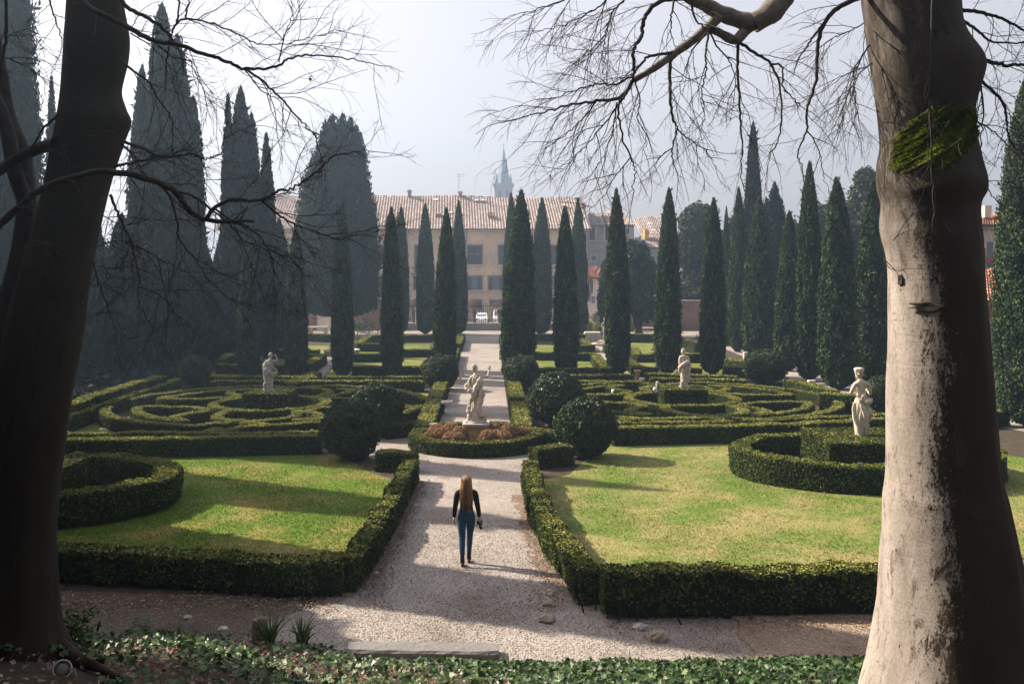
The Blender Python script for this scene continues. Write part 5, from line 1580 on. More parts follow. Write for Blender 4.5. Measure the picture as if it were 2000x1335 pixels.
drape(g, [(-.24, -.10, .78), (-.20, -.17, .95), (-.05, -.2, 1.08), (.10, -.18, 1.19), (.19, -.10, 1.27)], [.07, .10, .10, .09, .06], .5, seed=1)
drape(g, [(.19, -.08, 1.25), (.22, -.1, 1.0), (.20, -.12, .75), (.17, -.13, .45), (.18, -.12, .25)], [.06, .075, .07, .06, .05], .6, seed=2)
drape(g, [(-.2, -.1, .84), (-.24, -.12, .74), (-.2, -.14, .66)], [.06, .07, .03], .6, seed=3)
drape(g, [(-.12, -.1, .30), (-.16, -.14, .18), (-.14, -.18, .06), (-.2, -.22, .03)], [.05, .07, .07, .04], .7, seed=4)
rocky_base(g, .27, .07, 8)
finish_statue(g, 'statue', (7.1, 41.0, .88), 'pale statue of a man wrapped in a toga on the right maze block', .88, 'stone')

# statue by the big trunk: woman seen from behind, bare back, robe slung at the hips, arms drawn forward
g = Geo()
robe(g, [(1.16, .0, -.01, .115, .09), (1.08, .0, -.01, .145, .115), (.98, .01, -.01, .185, .15), (.82, .01, 0, .195, .165), (.60, .0, 0, .195, .16), (.38, -.01, 0, .17, .145), (.18, 0, 0, .155, .135), (.04, .02, 0, .155, .14)], 12, .13, 9, .6)
body_skin(g, [(0, 0, 1.05, .125, .105), (0, .0, 1.20, .108, .085), (0, 0, 1.34, .135, .09), (0, 0, 1.44, .12, .075), (-.03, .0, 1.52, .052), (-.04, .01, 1.58, .05),
              (-.16, .0, 1.41, .062), (-.235, -.01, 1.25, .052), (-.24, .07, 1.16, .044), (-.15, .17, 1.20, .034),
              (.17, 0, 1.41, .060), (.225, .03, 1.25, .05), (.275, .10, 1.14, .043), (.24, .22, 1.20, .034)],
          [(0, 1), (1, 2), (2, 3), (3, 4), (4, 5), (3, 6), (6, 7), (7, 8), (8, 9), (3, 10), (10, 11), (11, 12), (12, 13)])
hand(g, (-.15, .17, 1.20), (.8, .4, .2), (0, 0, 1), curl=.5); hand(g, (.24, .22, 1.20), (-.6, .6, .3), (0, 0, 1), curl=.5)
head(g, (-.05, .02, 1.67), (-.3, .95), .112, 'crown', 12)
drape(g, [(-.14, -.10, 1.17), (-.06, -.15, 1.02), (.03, -.13, 1.14), (.06, -.1, 1.2)], [.03, .06, .055, .03], .6, seed=1)
drape(g, [(.0, -.16, 1.02), (.10, -.19, .98), (.20, -.1, 1.0), (.18, 0, 1.05)], [.04, .065, .06, .03], .6, seed=2)
drape(g, [(-.10, -.14, 1.0), (.0, -.19, .75), (.08, -.17, .45), (.10, -.15, .15)], [.04, .055, .05, .05], .6, seed=3)
drape(g, [(-.19, -.03, .95), (-.20, -.06, .65), (-.12, -.12, .3), (-.08, -.16, .05)], [.04, .05, .05, .06], .6, seed=4)
drape(g, [(.2, .02, .72), (.24, .02, .66), (.21, .03, .45)], [.03, .05, .02], .5, seed=5)
rocky_base(g, .24, .06, 10)
finish_statue(g, 'statue', (9.95, 28.35, .92), 'pale statue of a woman with bare back on the block by the big trunk', 1.13, 'stone')

# left maze statue: shaded woman raising a flower, heavy cloak swinging right
g = Geo()
robe(g, [(1.42, .0, 0, .13, .10), (1.28, -.01, 0, .165, .13), (1.10, -.01, 0, .165, .14), (.90, .0, 0, .18, .15), (.65, .01, 0, .17, .145), (.40, .0, 0, .165, .15), (.18, .0, 0, .18, .16), (.04, .0, 0, .20, .18)], 12, .13, 13, .9)
body_skin(g, [(0, 0, 1.25, .11), (0, 0, 1.42, .11), (.02, .01, 1.51, .052), (.03, .02, 1.57, .05),
              (.15, 0, 1.43, .06), (.27, .05, 1.42, .05), (.34, .06, 1.45, .042), (.32, .07, 1.56, .036), (.29, .07, 1.64, .028),
              (-.17, 0, 1.40, .064), (-.22, -.05, 1.22, .054), (-.18, -.13, 1.06, .043), (-.05, -.18, 1.0, .034)],
          [(0, 1), (1, 2), (2, 3), (1, 4), (4, 5), (5, 6), (6, 7), (7, 8), (1, 9), (9, 10), (10, 11), (11, 12)])
hand(g, (.29, .07, 1.64), (-.5, 0, .8), (-1, 0, -.4), curl=.7); hand(g, (-.05, -.18, 1.0), (1, 0, -.1), (0, 0, 1), curl=.5)
head(g, (.04, .03, 1.69), (.55, .83), .105, 'curls', 15)
drape(g, [(-.19, -.05, 1.36), (-.20, -.12, 1.20), (-.08, -.18, 1.02), (.10, -.18, .86), (.26, -.1, .84), (.36, -.03, .95)], [.05, .085, .10, .11, .10, .05], .5, seed=1)
drape(g, [(.12, -.06, 1.20), (.22, -.06, 1.08), (.34, -.04, .98)], [.04, .07, .06], .6, seed=2)
drape(g, [(-.22, -.06, 1.25), (-.24, -.08, 1.0), (-.19, -.1, .7), (-.1, -.14, .4)], [.04, .06, .06, .05], .6, seed=3)
drape(g, [(-.20, -.06, .46), (-.22, -.08, .36), (-.18, -.1, .1)], [.03, .06, .08], .7, seed=4)
drape(g, [(.14, -.1, .6), (.16, -.14, .35), (.12, -.18, .18), (.2, -.2, .04)], [.04, .05, .06, .06], .6, seed=5)
rocky_base(g, .28, .08, 16)
finish_statue(g, 'statue', (-9.62, 39.5, .88), 'weathered grey statue raising a hand on the shaded left maze block', .86, 'stone_grey')

# fountain with small standing figure (right) and low basin (left)
fx_, fy_ = G(1181, 688)
fo = empty('stone_fountain', (fx_, fy_, 0), 'stone fountain bowl with small figure partly behind a cypress', 'fountain')
g = Geo(); lathe(g, [(.36, 0), (.34, .08), (.16, .14), (.13, .34), (.2, .42)], 16); g.build('stem', M['stone_grey'], fo)
g = Geo(); lathe(g, [(.15, .42), (.55, .46), (.86, .56), (.92, .62), (.86, .64), (.5, .56), (.1, .54)], 24); g.build('bowl', M['stone_grey'], fo)
g = Geo(); rocky_base(g, .55, .3, 20); g.V = [v + np.array([0, 0, .56], np.float32) for v in g.V]; g.build('rock', M['rock'], fo)
g = Geo()
body_skin(g, [(0, 0, .86, .09), (0, 0, 1.0, .085), (0, 0, 1.15, .10), (0, 0, 1.3, .08), (0, 0, 1.38, .045), (0, .01, 1.44, .045), (-.07, 0, .8, .065), (-.07, -.03, .5, .045), (-.06, 0, .2, .032), (-.06, -.08, .16, .03), (.07, 0, .8, .065), (.07, -.05, .5, .045), (.06, 0, .2, .032), (.06, -.08, .16, .03), (-.15, 0, 1.27, .045), (-.2, -.02, 1.08, .036), (-.14, -.12, .95, .03), (.15, 0, 1.27, .045), (.2, -.02, 1.1, .036), (.15, -.1, 1.3, .03)],
          [(0, 1), (1, 2), (2, 3), (3, 4), (4, 5), (0, 6), (6, 7), (7, 8), (8, 9), (0, 10), (10, 11), (11, 12), (12, 13), (3, 14), (14, 15), (15, 16), (3, 17), (17, 18), (18, 19)])
head(g, (0, .01, 1.54), (-.2, -1), .09, 'curls', 22)
hand(g, (-.14, -.12, .95), (.5, -.4, -.6), (0, 0, 1)); hand(g, (.15, -.1, 1.3), (-.2, -.1, 1), (-1, 0, 0))
o = empty('statue', (fx_, fy_, .72), 'small dark figure standing on the stone fountain', 'statue', 'stone garden statues'); g.build('figure', M['stone_grey'], o)
fx_, fy_ = G(668, 694)
fo = empty('low_fountain', (fx_, fy_, 0), 'low round stone basin at the end of the slanting path', 'fountain')
g = Geo(); lathe(g, [(1.15, 0), (1.15, .3), (1.2, .34), (1.2, .4), (1.0, .4), (.98, .2), (.05, .2)], 30); g.build('basin', M['stone_grey'], fo)
g = Geo(); lathe(g, [(.16, .2), (.1, .3), (.1, .5), (.28, .58), (.3, .62), (.05, .6)], 16); g.build('spout', M['stone_grey'], fo)

# brown hydrangea shrubs inside the ring
spots = [(853, 838, 17), (880, 833, 17), (862, 848, 17), (838, 852, 15), (897, 846, 17), (911, 838, 15), (880, 856, 16), (893, 858, 16), (953, 857, 18), (949, 846, 14), (962, 838, 18), (972, 850, 16), (991, 833, 15), (1003, 848, 18), (1020, 846, 17), (985, 856, 17), (905, 828, 12), (968, 826, 12)]
hyd_n = ['front', 'back']
HYM = []
for s_ in range(3):
    rng = np.random.default_rng(90 + s_); g = Geo(); n = 1500
    d = norm(rng.normal(0, 1, (n, 3)) + np.array([0, 0, .35])); d[:, 2] = np.abs(d[:, 2]) * 1.0 - .25
    r_ = rng.uniform(.75, 1.0, n)
    P = d * r_[:, None] * np.array([1, 1, .95]) + np.array([0, 0, .95])
    leaf_cards(g, P, rng.normal(0, 1, (n, 3)), .2, .09, 0, .5, 0, np.clip(rng.beta(2, 2, n) + (d[:, 2] > .3) * .15, 0, 1), axis=norm(d) * 1.5, rng=rng)
    for i in range(140):
        e = P[rng.integers(0, n)]; tube(g, [(rng.normal(0, .15), rng.normal(0, .15), 0), (e[0] * .45, e[1] * .45, e[2] * .5), e], [.022, .016, .008], 3, 0, rng.uniform(.2, .6))
    HYM.append(g.mesh('dry_stems', M['drytwig']))
rowdef = {'front': [k for k in range(len(spots)) if spots[k][1] >= 852], 'middle': [k for k in range(len(spots)) if 840 <= spots[k][1] < 852], 'back': [k for k in range(len(spots)) if spots[k][1] < 840]}
ORD = ['leftmost', 'second from left', 'third from left', 'fourth from left', 'fifth from left', 'sixth from left', 'seventh from left', 'eighth from left']
SHL = {}
for rn, ks in rowdef.items():
    for q, k in enumerate(sorted(ks, key=lambda t: spots[t][0])):
        SHL[k] = 'round brown leafless shrub in the ring, %s of the %s row' % (ORD[q], rn)
for i, (px, py, r) in enumerate(spots):
    Yh = 31.0 + (866 - py) / 40.0 * 2.6
    s = sc_at(Yh); X = xx(px, Yh); rr = r / s * 1.15
    dx, dy = X + 1.16, Yh - 32.55
    q = math.hypot(dx, dy)
    if q > 1.62: dx, dy = dx * 1.62 / q, dy * 1.62 / q
    o = empty('dry_shrub', (-1.16 + dx, 32.55 + dy, 0), SHL[i], 'shrub', 'brown leafless shrubs around the pedestal in the hedge ring')
    obj('stems', HYM[i % 3], o, (0, 0, 0), (0, 0, random.uniform(0, 6)), (rr, rr, rr * 1.25))

# ------------------------------------------------------------------ small garden furniture
def small_block(px, py, w, d, h, z, label, name='stone_block', mat='stone', cat='stone block'):
    X, Y = G(px, py, z)
    g = Geo(); V, F, T = bevbox(X - w / 2, X + w / 2, Y - d / 2, Y + d / 2, (z - .06 if 'hedge' in label else 0), z + h, .02); n0 = g.n; g.add(V, F); g.F.append((T + n0, 0, False))
    return tag(g.build(name, M[mat]), label, cat)
small_block(873, 784, .46, .5, .03, .52, 'flat pale stone block set into the left path hedge')
small_block(846, 829, .3, .3, .04, .5, 'pale stone block at the left path hedge end by the ring')
small_block(899, 727, .14, .14, .05, .6, 'slim stone post beside the small left ball bush')
small_block(978, 685, .25, .25, .05, .55, 'small stone post right of the far path')
small_block(1284, 747, .13, .13, .06, .6, 'small stone post behind the right maze block')
small_block(1585, 746, .35, .3, .1, .35, 'white stone block on the lane between two cypresses')
small_block(1456, 690, .25, .3, .1, .5, 'pale stone post beside the wide lane cypress')
small_block(536, 652, .5, .4, .05, .4, 'pale stone block by the far left gravel')
def lampbox(px, py, label):
    X, Y = G(px, py, .35)
    o = empty('garden_lamp', (X, Y, 0), label, 'lamp', 'small white maze lamps')
    g = Geo(); tube(g, [(0, 0, 0), (0, 0, .3)], .02, 6); g.build('post', M['iron'], o)
    g = Geo(); lathe(g, [(.03, .28), (.085, .30), (.09, .42), (.06, .46), (.01, .47)], 12); g.build('shade', M['white'], o)
lampbox(1198, 765, 'small white lamp at the left end of the right maze')
lampbox(1279, 761, 'small white lamp just left of the right maze block')
lampbox(577, 766, 'small white lamp right of the left maze block')
lampbox(669, 771, 'small white lamp behind the left ball bushes')
# terracotta pot
X, Y = G(1245, 742)
g = Geo(); lathe(g, [(.09, 0), (.09, .22), (.11, .26), (.15, .40), (.18, .46), (.19, .47), (.19, .52), (.16, .52), (.14, .42), (.02, .4)], 18)
M['terracotta'] = plain('terracotta', (.52, .33, .25), .85, .15, .25, 8)
o = g.build('terracotta_pot', M['terracotta'], None, (X, Y, 0)); tag(o, 'empty terracotta pot on a post right of the fountain cypress', 'pot')
# stone benches
def bench(px, py, label):
    X, Y = G(px, py)
    o = empty('stone_bench', (X, Y, 0), label, 'bench')
    g = Geo(); V, F, T = bevbox(-.9, .9, -.25, .25, .45, .58, .03); n0 = g.n; g.add(V, F); g.F.append((T + n0, 0, False)); g.build('seat', M['stone'], o)
    for sx in (-.65, .65):
        g = Geo(); V, F = box(sx - .12, sx + .12, -.2, .2, 0, .45); g.add(V, F); g.build('leg', M['stone'], o)
bench(1268, 652, 'stone bench by the ochre wall at the end of the garden'); bench(622, 650, 'stone bench before the bright gateway')
# rope posts
posts = [(676, 652), (698, 657), (721, 653), (738, 653)]
PG = []
for i, (px, py) in enumerate(posts):
    X, Y = G(px, py + 2); PG.append((X, Y))
    g = Geo(); tube(g, [(0, 0, 0), (0, 0, .75), (0, 0, .8)], [.04, .035, .05], 6)
    tag(g.build('rope_post', M['wood'], None, (X, Y, 0)), ['rope post at the dark left end of the rope barrier', 'tall rope post nearest the gravel corner', 'third rope post, left of the twin tipped cypress', 'rope post closest to the twin tipped cypress'][i], 'post', 'posts of the rope barrier')
g = Geo()
for (a, b) in zip(PG[:-1], PG[1:]):
    t = np.linspace(0, 1, 9); P = np.c_[a[0] + (b[0] - a[0]) * t, a[1] + (b[1] - a[1]) * t, .74 - .28 * 4 * t * (1 - t)]
    tube(g, P, .025, 5)
tag(g.build('rope', M['cream']), 'pale rope hanging in loops between the posts', 'rope')
# planters with golden shrubs
for i, (px, py, w, lab) in enumerate(((1157, 663, 1.3, 'square pale stone planter with golden shrub by the cream house'),)):
    X, Y = G(px, py)
    o = empty('stone_planter', (X, Y, 0), lab, 'planter')
    g = Geo(); V, F, T = bevbox(-w / 2, w / 2, -.5, .5, 0, .62, .03); n0 = g.n; g.add(V, F); g.F.append((T + n0, 0, False)); g.build('box', M['stone'], o)
def shrub(px, py, rx, rz, label, mat, n=1600, L=.12):
    X, Y = G(px, py); s = sc_at(Y); a, b = rx / s, rz / s
    o = empty('garden_shrub', (X, Y, 0), label, 'shrub')
    g = Geo(); d = norm(R.normal(0, 1, (n, 3)))
    P = d * (R.uniform(.6, 1, n) * (1 + .2 * wob(d, 3)))[:, None] * np.array([a, a * .8, b]) + np.array([0, 0, b * .9])
    leaf_cards(g, P, d, L, L * .5, .2, .7, 0, np.clip(R.beta(2, 2, n) + .3 * wob(d, 4), 0, 1)); g.build('foliage', M[mat], o)
    g = Geo(); tube(g, [(0, 0, -.05), (.02, 0, b)], [.05, .03], 5); g.build('stem', M['trunk'], o)
shrub(1170, 654, 14, 14, 'bright golden green shrub behind the fountain figure', 'yellow_leaf')
shrub(1148, 650, 12, 13, 'yellowish shrub beside the cream house gate', 'yellow_leaf')
shrub(1172, 632, 18, 14, 'grey green shrub below the cream house', 'tree')
shrub(710, 650, 26, 16, 'dark low shrub against the pink brick wall', 'yew')
shrub(1240, 648, 20, 14, 'dark low shrub at the foot of the ochre wall', 'yew')

# ------------------------------------------------------------------ stones, slab, post by the bank
def stone(px, py, r, label, mat='rock', name='rock', sx=1.0, sz=.6, seed=0):
    rng = np.random.default_rng(seed + int(px)); X, Y = G(px, py)
    g = Geo(); k = 12; a = np.linspace(0, 2 * math.pi, k, endpoint=False)
    rings = []
    for l in (-.9, -.4, .1, .55, .85, .98):
        q = math.sqrt(max(0, 1 - l * l)) * (1 + rng.normal(0, .13, k)) + .04
        rings.append(np.stack([X + r * sx * q * np.cos(a), Y + r * q * np.sin(a), r * sz * (l + .45) + rng.normal(0, .03, k) * r], 1))
    add_loft(g, rings, 0, .5, False)
    return tag(g.build(name, M[mat]), label, 'rock')
stone(1286, 1250, .13, 'mossy broken rock at the edge of the raised earth walk', sx=1.1, sz=.9)
stone(1250, 1228, .11, 'grey flat stone at the foot of the right front hedge', 'stone_grey')
stone(1077, 1160, .12, 'upper of the three half buried stones by the path', sz=.5)
stone(1073, 1182, .11, 'middle of the three half buried stones by the path', sz=.6)
stone(1068, 1212, .14, 'lower of the three half buried stones by the path', sz=.6)
stone(1510, 1250, .055, 'small pale pebble on the raised earth walk', 'stone_grey')
stone(1583, 1238, .08, 'brown stone on the raised earth walk near the hedge', 'rock')
stone(1585, 1215, .06, 'small round stone under the right front hedge', 'rock')
stone(366, 1207, .07, 'small grey stone on the shaded earth walk', 'stone_grey')
stone(437, 1228, .08, 'pale flat stone on the shaded earth walk', 'stone_grey', sz=.35)
stone(735, 1121, .06, 'small stone below the left path hedge', 'stone_grey')
# long step slab
g = Geo(); sX0, sX1, sY = xx(683, 15.2), xx(974, 15.0), 15.1
n = 14; rings = []
for i in range(n + 1):
    t = i / n; x = sX0 + (sX1 - sX0) * t; j = R.normal(0, .008, 8)
    y0, y1 = sY - .22 - .08 * t, sY + .16 - .08 * t
    if i in (0, n): y0 += .03; y1 -= .03
    rings.append(np.array([(x, y0 + j[0], -.05), (x, y0 - .01 + j[1], .09 + j[2] * .5), (x, y0 + .025, .13 + j[3] * .5), (x, (y0 + y1) / 2, .135 + j[4] * .4), (x, y1 - .02, .13 + j[5] * .4), (x, y1 + j[6], .1), (x, y1, -.05)]))
add_loft(g, rings, 0, .5, False)
tag(g.build('stone_step', M['slab']), 'long grey stone step lying at the foot of the path by the ivy', 'stone step')
# split post
X, Y = G(506, 1262)
o = empty('split_post', (X, Y, 0), 'short split wooden post standing among the iris leaves', 'post')
for k, (dx, w, hh) in enumerate(((-.06, .045, .42), (.045, .06, .46))):
    g = Geo(); V, F, T = bevbox(dx - w, dx + w, -.06, .06, -.05, hh, .015); V = V + R.normal(0, .006, V.shape); n0 = g.n; g.add(V, F); g.F.append((T + n0, 0, False)); g.build('half', M['wood'], o)

def iris(px, py, label, n, hgt, spread):
    X, Y = G(px, py); z = float(bank_z(X, Y)); z = max(z, 0)
    o = empty('iris_clump', (X, Y, z), label, 'plant', 'strap leaved clumps at the edge of the ivy')
    g = Geo()
    for i in range(n):
        a = R.uniform(0, 6.28); l = hgt * R.uniform(.6, 1.1); lean = spread * R.uniform(.2, 1.2)
        d = np.array([math.cos(a), math.sin(a), 0]); b = d * R.uniform(0, .09); w = R.uniform(.012, .02)
        s = np.array([-d[1], d[0], 0]); s = norm(s * .6 + R.normal(0, .4, 3) * np.array([1, 1, 0]))
        t = np.linspace(0, 1, 6)
        C = b + d * (lean * l * t ** 2)[:, None] + np.array([0, 0, 1]) * (l * (t - .35 * lean * t ** 3))[:, None]
        ww = w * (1 - t ** 2.5) + .001
        V = np.vstack([C - s * ww[:, None], C + s * ww[:, None]]); F = [(q, 6 + q, 7 + q, q + 1) for q in range(5)]
        g.add(V, np.array(F), 0, R.uniform(.2, 1))
    g.build('leaves', M['iris'], o)
iris(528, 1266, 'tall strap leaved clump beside the split post', 46, .62, .7)
iris(590, 1260, 'spreading strap leaved clump right of the split post', 38, .55, .8)
iris(345, 1252, 'small strap leaved clump at the edge of the shaded ivy', 24, .4, .8)
iris(1350, 1318, 'small tuft of narrow leaves at the right ivy edge', 26, .22, .4)
# laurel shrub by the left trunk
X, Y = xx(138, 12.2), 12.2; z = float(bank_z(X, Y))
o = empty('laurel_shrub', (X, Y, z), 'young laurel shrub with long leaves beside the left trunk', 'shrub')
g = Geo(); n = 420
P = np.c_[R.normal(0, .14, n), R.normal(0, .14, n), R.uniform(.0, .62, n)]
leaf_cards(g, P, norm(R.normal(0, 1, (n, 3)) + np.array([0, 0, 1.0])), .13, .042, .2, .4, 0, R.uniform(0, 1, n)); g.build('foliage', M['ivy'], o)
g = Geo()
for i in range(6): tube(g, [(R.normal(0, .04), R.normal(0, .04), -.05), (R.normal(0, .09), R.normal(0, .09), .5)], [.012, .006], 4)
g.build('stem', M['branch'], o)
# fern-like weed
X, Y = G(275, 1240); o = empty('green_weed', (X, Y, max(0, float(bank_z(X, Y)))), 'bright green leafy weed at the edge of the shaded ivy', 'plant')
g = Geo(); n = 90; P = np.c_[R.normal(0, .09, n), R.normal(0, .07, n), R.uniform(.1, .26, n)]; leaf_cards(g, P, np.tile((0, -.3, 1.), (n, 1)), .06, .03, 0, .4, 0, R.uniform(.5, 1, n)); g.build('foliage', M['iris'], o)
g = Geo()
for i in range(5): tube(g, [(0, 0, 0), (R.normal(0, .07), R.normal(0, .05), .2)], .004, 3)
g.build('stem', M['iris'], o)

# floodlight at the foot of the left trunk
Yl = 9.6
o = empty('floodlight', (xx(122, Yl), Yl, zz(1307, Yl)), 'round grey floodlight lying at the foot of the left trunk', 'lamp', rz=.35)
o.rotation_euler = (-.45, 0, .35)
g = Geo(); a = np.linspace(0, 2 * math.pi, 22, endpoint=False)
def yring(r, y): return np.c_[r * np.cos(a), np.full(22, y), r * np.sin(a)]
add_loft(g, [yring(.05, .16), yring(.075, .13), yring(.085, .02), yring(.092, -.02), yring(.092, -.045), yring(.078, -.05), yring(.074, -.03)], 0, .5); g.build('housing', M['grey_metal'], o)
g = Geo(); add_loft(g, [yring(.074, -.032), yring(.04, -.04), yring(.005, -.043)], 0, .5); g.build('lens', M['lamp_glass'], o)
g = Geo(); tube(g, [(-.1, 0, 0), (-.12, .03, -.06), (-.1, .05, -.12), (.0, .06, -.14), (.1, .05, -.12), (.12, .03, -.06), (.1, 0, 0)], .01, 6); g.build('bracket', M['grey_metal'], o)
g = Geo(); V, F, T = bevbox(-.15, -.07, .02, .10, -.01, .09, .015); n0 = g.n; g.add(V, F); g.F.append((T + n0, 0, False)); g.build('junction_box', M['grey_metal'], o)

# ------------------------------------------------------------------ beech trunks
def trunk_mesh(rows, Y, mat_fn=None, k=64, depth=.95, lumps=(), seed=0, sub=8, lean_y=0.0):
    """rows: (py, x_left, x_right) traced outline at distance Y; lumps: (py, angle deg, amp, sigma_z m, sigma_a)"""
    rows = np.array(rows, float)
    fine = cat_rom(rows, sub)
    fine = fine[np.argsort(fine[:, 0])]
    a = np.linspace(0, 2 * math.pi, k, endpoint=False)
    rings = []
    for py, xl, xr in fine:
        z = zz(py, Y); cx, r = xx((xl + xr) / 2, Y), (xr - xl) / 2 * Y / S
        f = np.ones(k)
        P = np.c_[np.cos(a) * 1.2, np.sin(a) * 1.2, np.full(k, z * .5)]
        f += .035 * wob(P, 1.6, seed) + .012 * wob(P, 5, seed + 1)
        for (ly, la, amp, sz, sa) in lumps:
            da = (a - rad(la) + math.pi) % (2 * math.pi) - math.pi
            f += amp * math.exp(-((z - zz(ly, Y)) / sz) ** 2) * np.exp(-(da / sa) ** 2)
        rings.append(np.stack([cx + r * f * np.cos(a), Y + lean_y * (z - 2) + r * depth * f * np.sin(a), np.full(k, z)], 1))
    g = Geo()
    add_loft(g, rings[::-1], 0, .5, True)
    return g

YR = 10.0
rt = empty('beech_tree', (xx(1845, YR), YR, 1.6), 'big sunlit beech trunk with mossy burl and bare drooping branches at right', 'tree', 'two beech trees framing the view')
rows = [(-420, 1650, 1860), (-200, 1665, 1862), (-60, 1680, 1866), (0, 1686, 1871), (60, 1694, 1878), (115, 1703, 1906), (150, 1708, 1908), (210, 1717, 1897), (250, 1722, 1898), (287, 1724, 1903), (330, 1717, 1912), (371, 1719, 1918), (400, 1725, 1908), (450, 1724, 1911),
        (520, 1737, 1916), (646, 1739, 1926), (730, 1738, 1933), (917, 1735, 1948), (973, 1730, 1960), (1043, 1728, 1975), (1113, 1725, 1988), (1200, 1718, 2006), (1274, 1706, 2030), (1335, 1692, 2060), (1420, 1672, 2100), (1500, 1650, 2130)]
g = trunk_mesh(rows, YR, seed=3, lumps=[(335, 235, .12, .14, .5), (350, 275, .17, .15, .5), (352, 320, .04, .16, .3), (375, 250, .13, .09, .35), (295, 265, .07, .1, .7), (432, 262, -.06, .10, .9), (240, 262, -.06, .2, .7), (120, 345, .08, .3, .5),
                                        (1300, 262, -.13, .5, .12), (1330, 235, .06, .4, .3), (1330, 290, .08, .5, .3), (470, 262, -.09, .35, .10), (500, 240, .04, .3, .25), (120, 250, -.05, .3, .25), (90, 230, .04, .4, .2),
                                        (900, 275, .03, .7, .3), (1000, 305, .05, 1.0, .22), (1000, 325, -.05, .9, .15), (600, 300, .03, .6, .3)])
def set_local(o, root):
    o.location = Vector(o.location) - root.location
    return o
def local_geo(g, root):
    L = np.array(root.location, np.float32)
    g.V = [v - L for v in g.V]
    return g
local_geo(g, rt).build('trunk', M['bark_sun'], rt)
# knots and scars on the bark
for (px, py, w, h_) in ((1779, 595, .12, .045), (1770, 900, .05, .05), (1745, 545, .03, .05), (1800, 78, .07, .12)):
    row = np.array(rows); xl = np.interp(py, row[:, 0], row[:, 1]); xr = np.interp(py, row[:, 0], row[:, 2])
    u = (px - (xl + xr) / 2) / ((xr - xl) / 2); r = (xr - xl) / 2 * YR / S
    c = np.array([xx(px, YR), YR - r * .95 * math.sqrt(max(0, 1 - u * u)), zz(py, YR)])
    nrm_ = norm(np.array([u, -math.sqrt(max(0, 1 - u * u)), 0])); s_ = np.array([-nrm_[1], nrm_[0], 0])
    g = Geo(); a = np.linspace(0, 2 * math.pi, 18, endpoint=False)
    jj = 1 + R.normal(0, .2, 18)
    for q0, q1, d0, d1 in ((1.3, 1.0, -.006, .006), (1.0, .55, .006, .004), (.55, .1, .004, -.002)):
        add_loft(g, [c + nrm_ * d0 + ((np.cos(a) * w * q0 * jj)[:, None] * s_ + (np.sin(a) * h_ * q0 * jj)[:, None] * np.array([0, 0, 1])), c + nrm_ * d1 + ((np.cos(a) * w * q1 * jj)[:, None] * s_ + (np.sin(a) * h_ * q1 * jj)[:, None] * np.array([0, 0, 1]))], 0, .5, True, False)
    local_geo(g, rt).build('bark_knot', M['branch'], rt)
# moss cushion on the burl
g = Geo(); n = 170000
py = R.uniform(205, 350, n); u = R.uniform(-.97, .95, n)
row = np.array(rows); xl = np.interp(py, row[:, 0], row[:, 1]); xr = np.interp(py, row[:, 0], row[:, 2])
px = (xl + xr) / 2 + u * (xr - xl) / 2
tt_ = (px - 1792) / 82; dd_ = (py - (282 - 30 * tt_)) / (52 - 12 * np.abs(tt_))
nz_ = wob(np.c_[px * .05, py * .06, py * 0], 1.3, 2)
keep = (tt_ ** 2 * .75 + dd_ ** 2 + .75 * nz_ + R.normal(0, .14, n) < .95) & (px > xl + np.abs(R.normal(0, 6, n)))
py, u, xl, xr, px = py[keep], u[keep], xl[keep], xr[keep], px[keep]
r = (xr - xl) / 2 * YR / S; nf = np.sqrt(1 - u * u)
bul = .05 + .045 * wob(np.c_[px * .07, py * .10, py * 0], 1.0) + .02 * wob(np.c_[px * .2, py * .25, py * 0], 1.0) + .11 * r * np.exp(-((py - 320) / 40) ** 2)
P = np.c_[xx(px, YR), YR - r * .95 * nf - bul, zz(py, YR)]
N = np.c_[u, -nf, np.full(len(u), .9)]
leaf_cards(g, P, N, .014, .007, .2, .7, 0, np.clip(R.beta(2, 2, len(u)) + .3 * wob(np.c_[px * .06, py * .06, py * 0], 1), 0, 1))
local_geo(g, rt).build('moss', M['moss'], rt)

YLt = 10.2
lt = empty('beech_tree', (xx(55, YLt), YLt, 1.7), 'dark shaded beech trunk leaning at the left edge with bare branches', 'tree', 'two beech trees framing the view')
rowsL = [(-420, 170, 262), (-200, 152, 248), (-60, 138, 240), (0, 134, 238), (70, 130, 249), (122, 127, 246), (175, 122, 234), (210, 118, 242), (238, 114, 251), (280, 106, 239), (367, 88, 211), (467, 62, 187), (572, 32, 168), (660, 12, 157), (712, 2, 147), (817, -14, 130), (917, -24, 116), (1000, -30, 108), (1078, -34, 105), (1200, -46, 114), (1253, -56, 130), (1310, -72, 150), (1360, -90, 185), (1450, -130, 250)]
g = trunk_mesh(rowsL, YLt, seed=8, lumps=[(240, 345, .06, .12, .5), (1000, 300, .05, .8, .2), (1000, 275, -.04, .7, .14), (1280, 330, .14, .25, .25), (1280, 300, -.08, .3, .2), (600, 290, .03, .5, .3)])
local_geo(g, lt).build('trunk', M['bark_shade'], lt)
g = Geo()
for pts, rr in (([(118, 1262, 10.1), (150, 1285, 10.0), (185, 1300, 9.95), (230, 1322, 9.85)], [.09, .07, .05, .03]), ([(128, 1262, 10.2), (165, 1276, 10.3), (205, 1290, 10.4)], [.08, .06, .03]), ([(40, 1300, 9.9), (50, 1330, 9.7), (60, 1350, 9.5)], [.1, .08, .05])):
    P = cat_rom([PT(x, y, Yp) for x, y, Yp in pts], 5); tube(g, P, np.interp(np.linspace(0, 1, len(P)), np.linspace(0, 1, len(rr)), rr), 9)
local_geo(g, lt).build('roots', M['bark_shade'], lt)
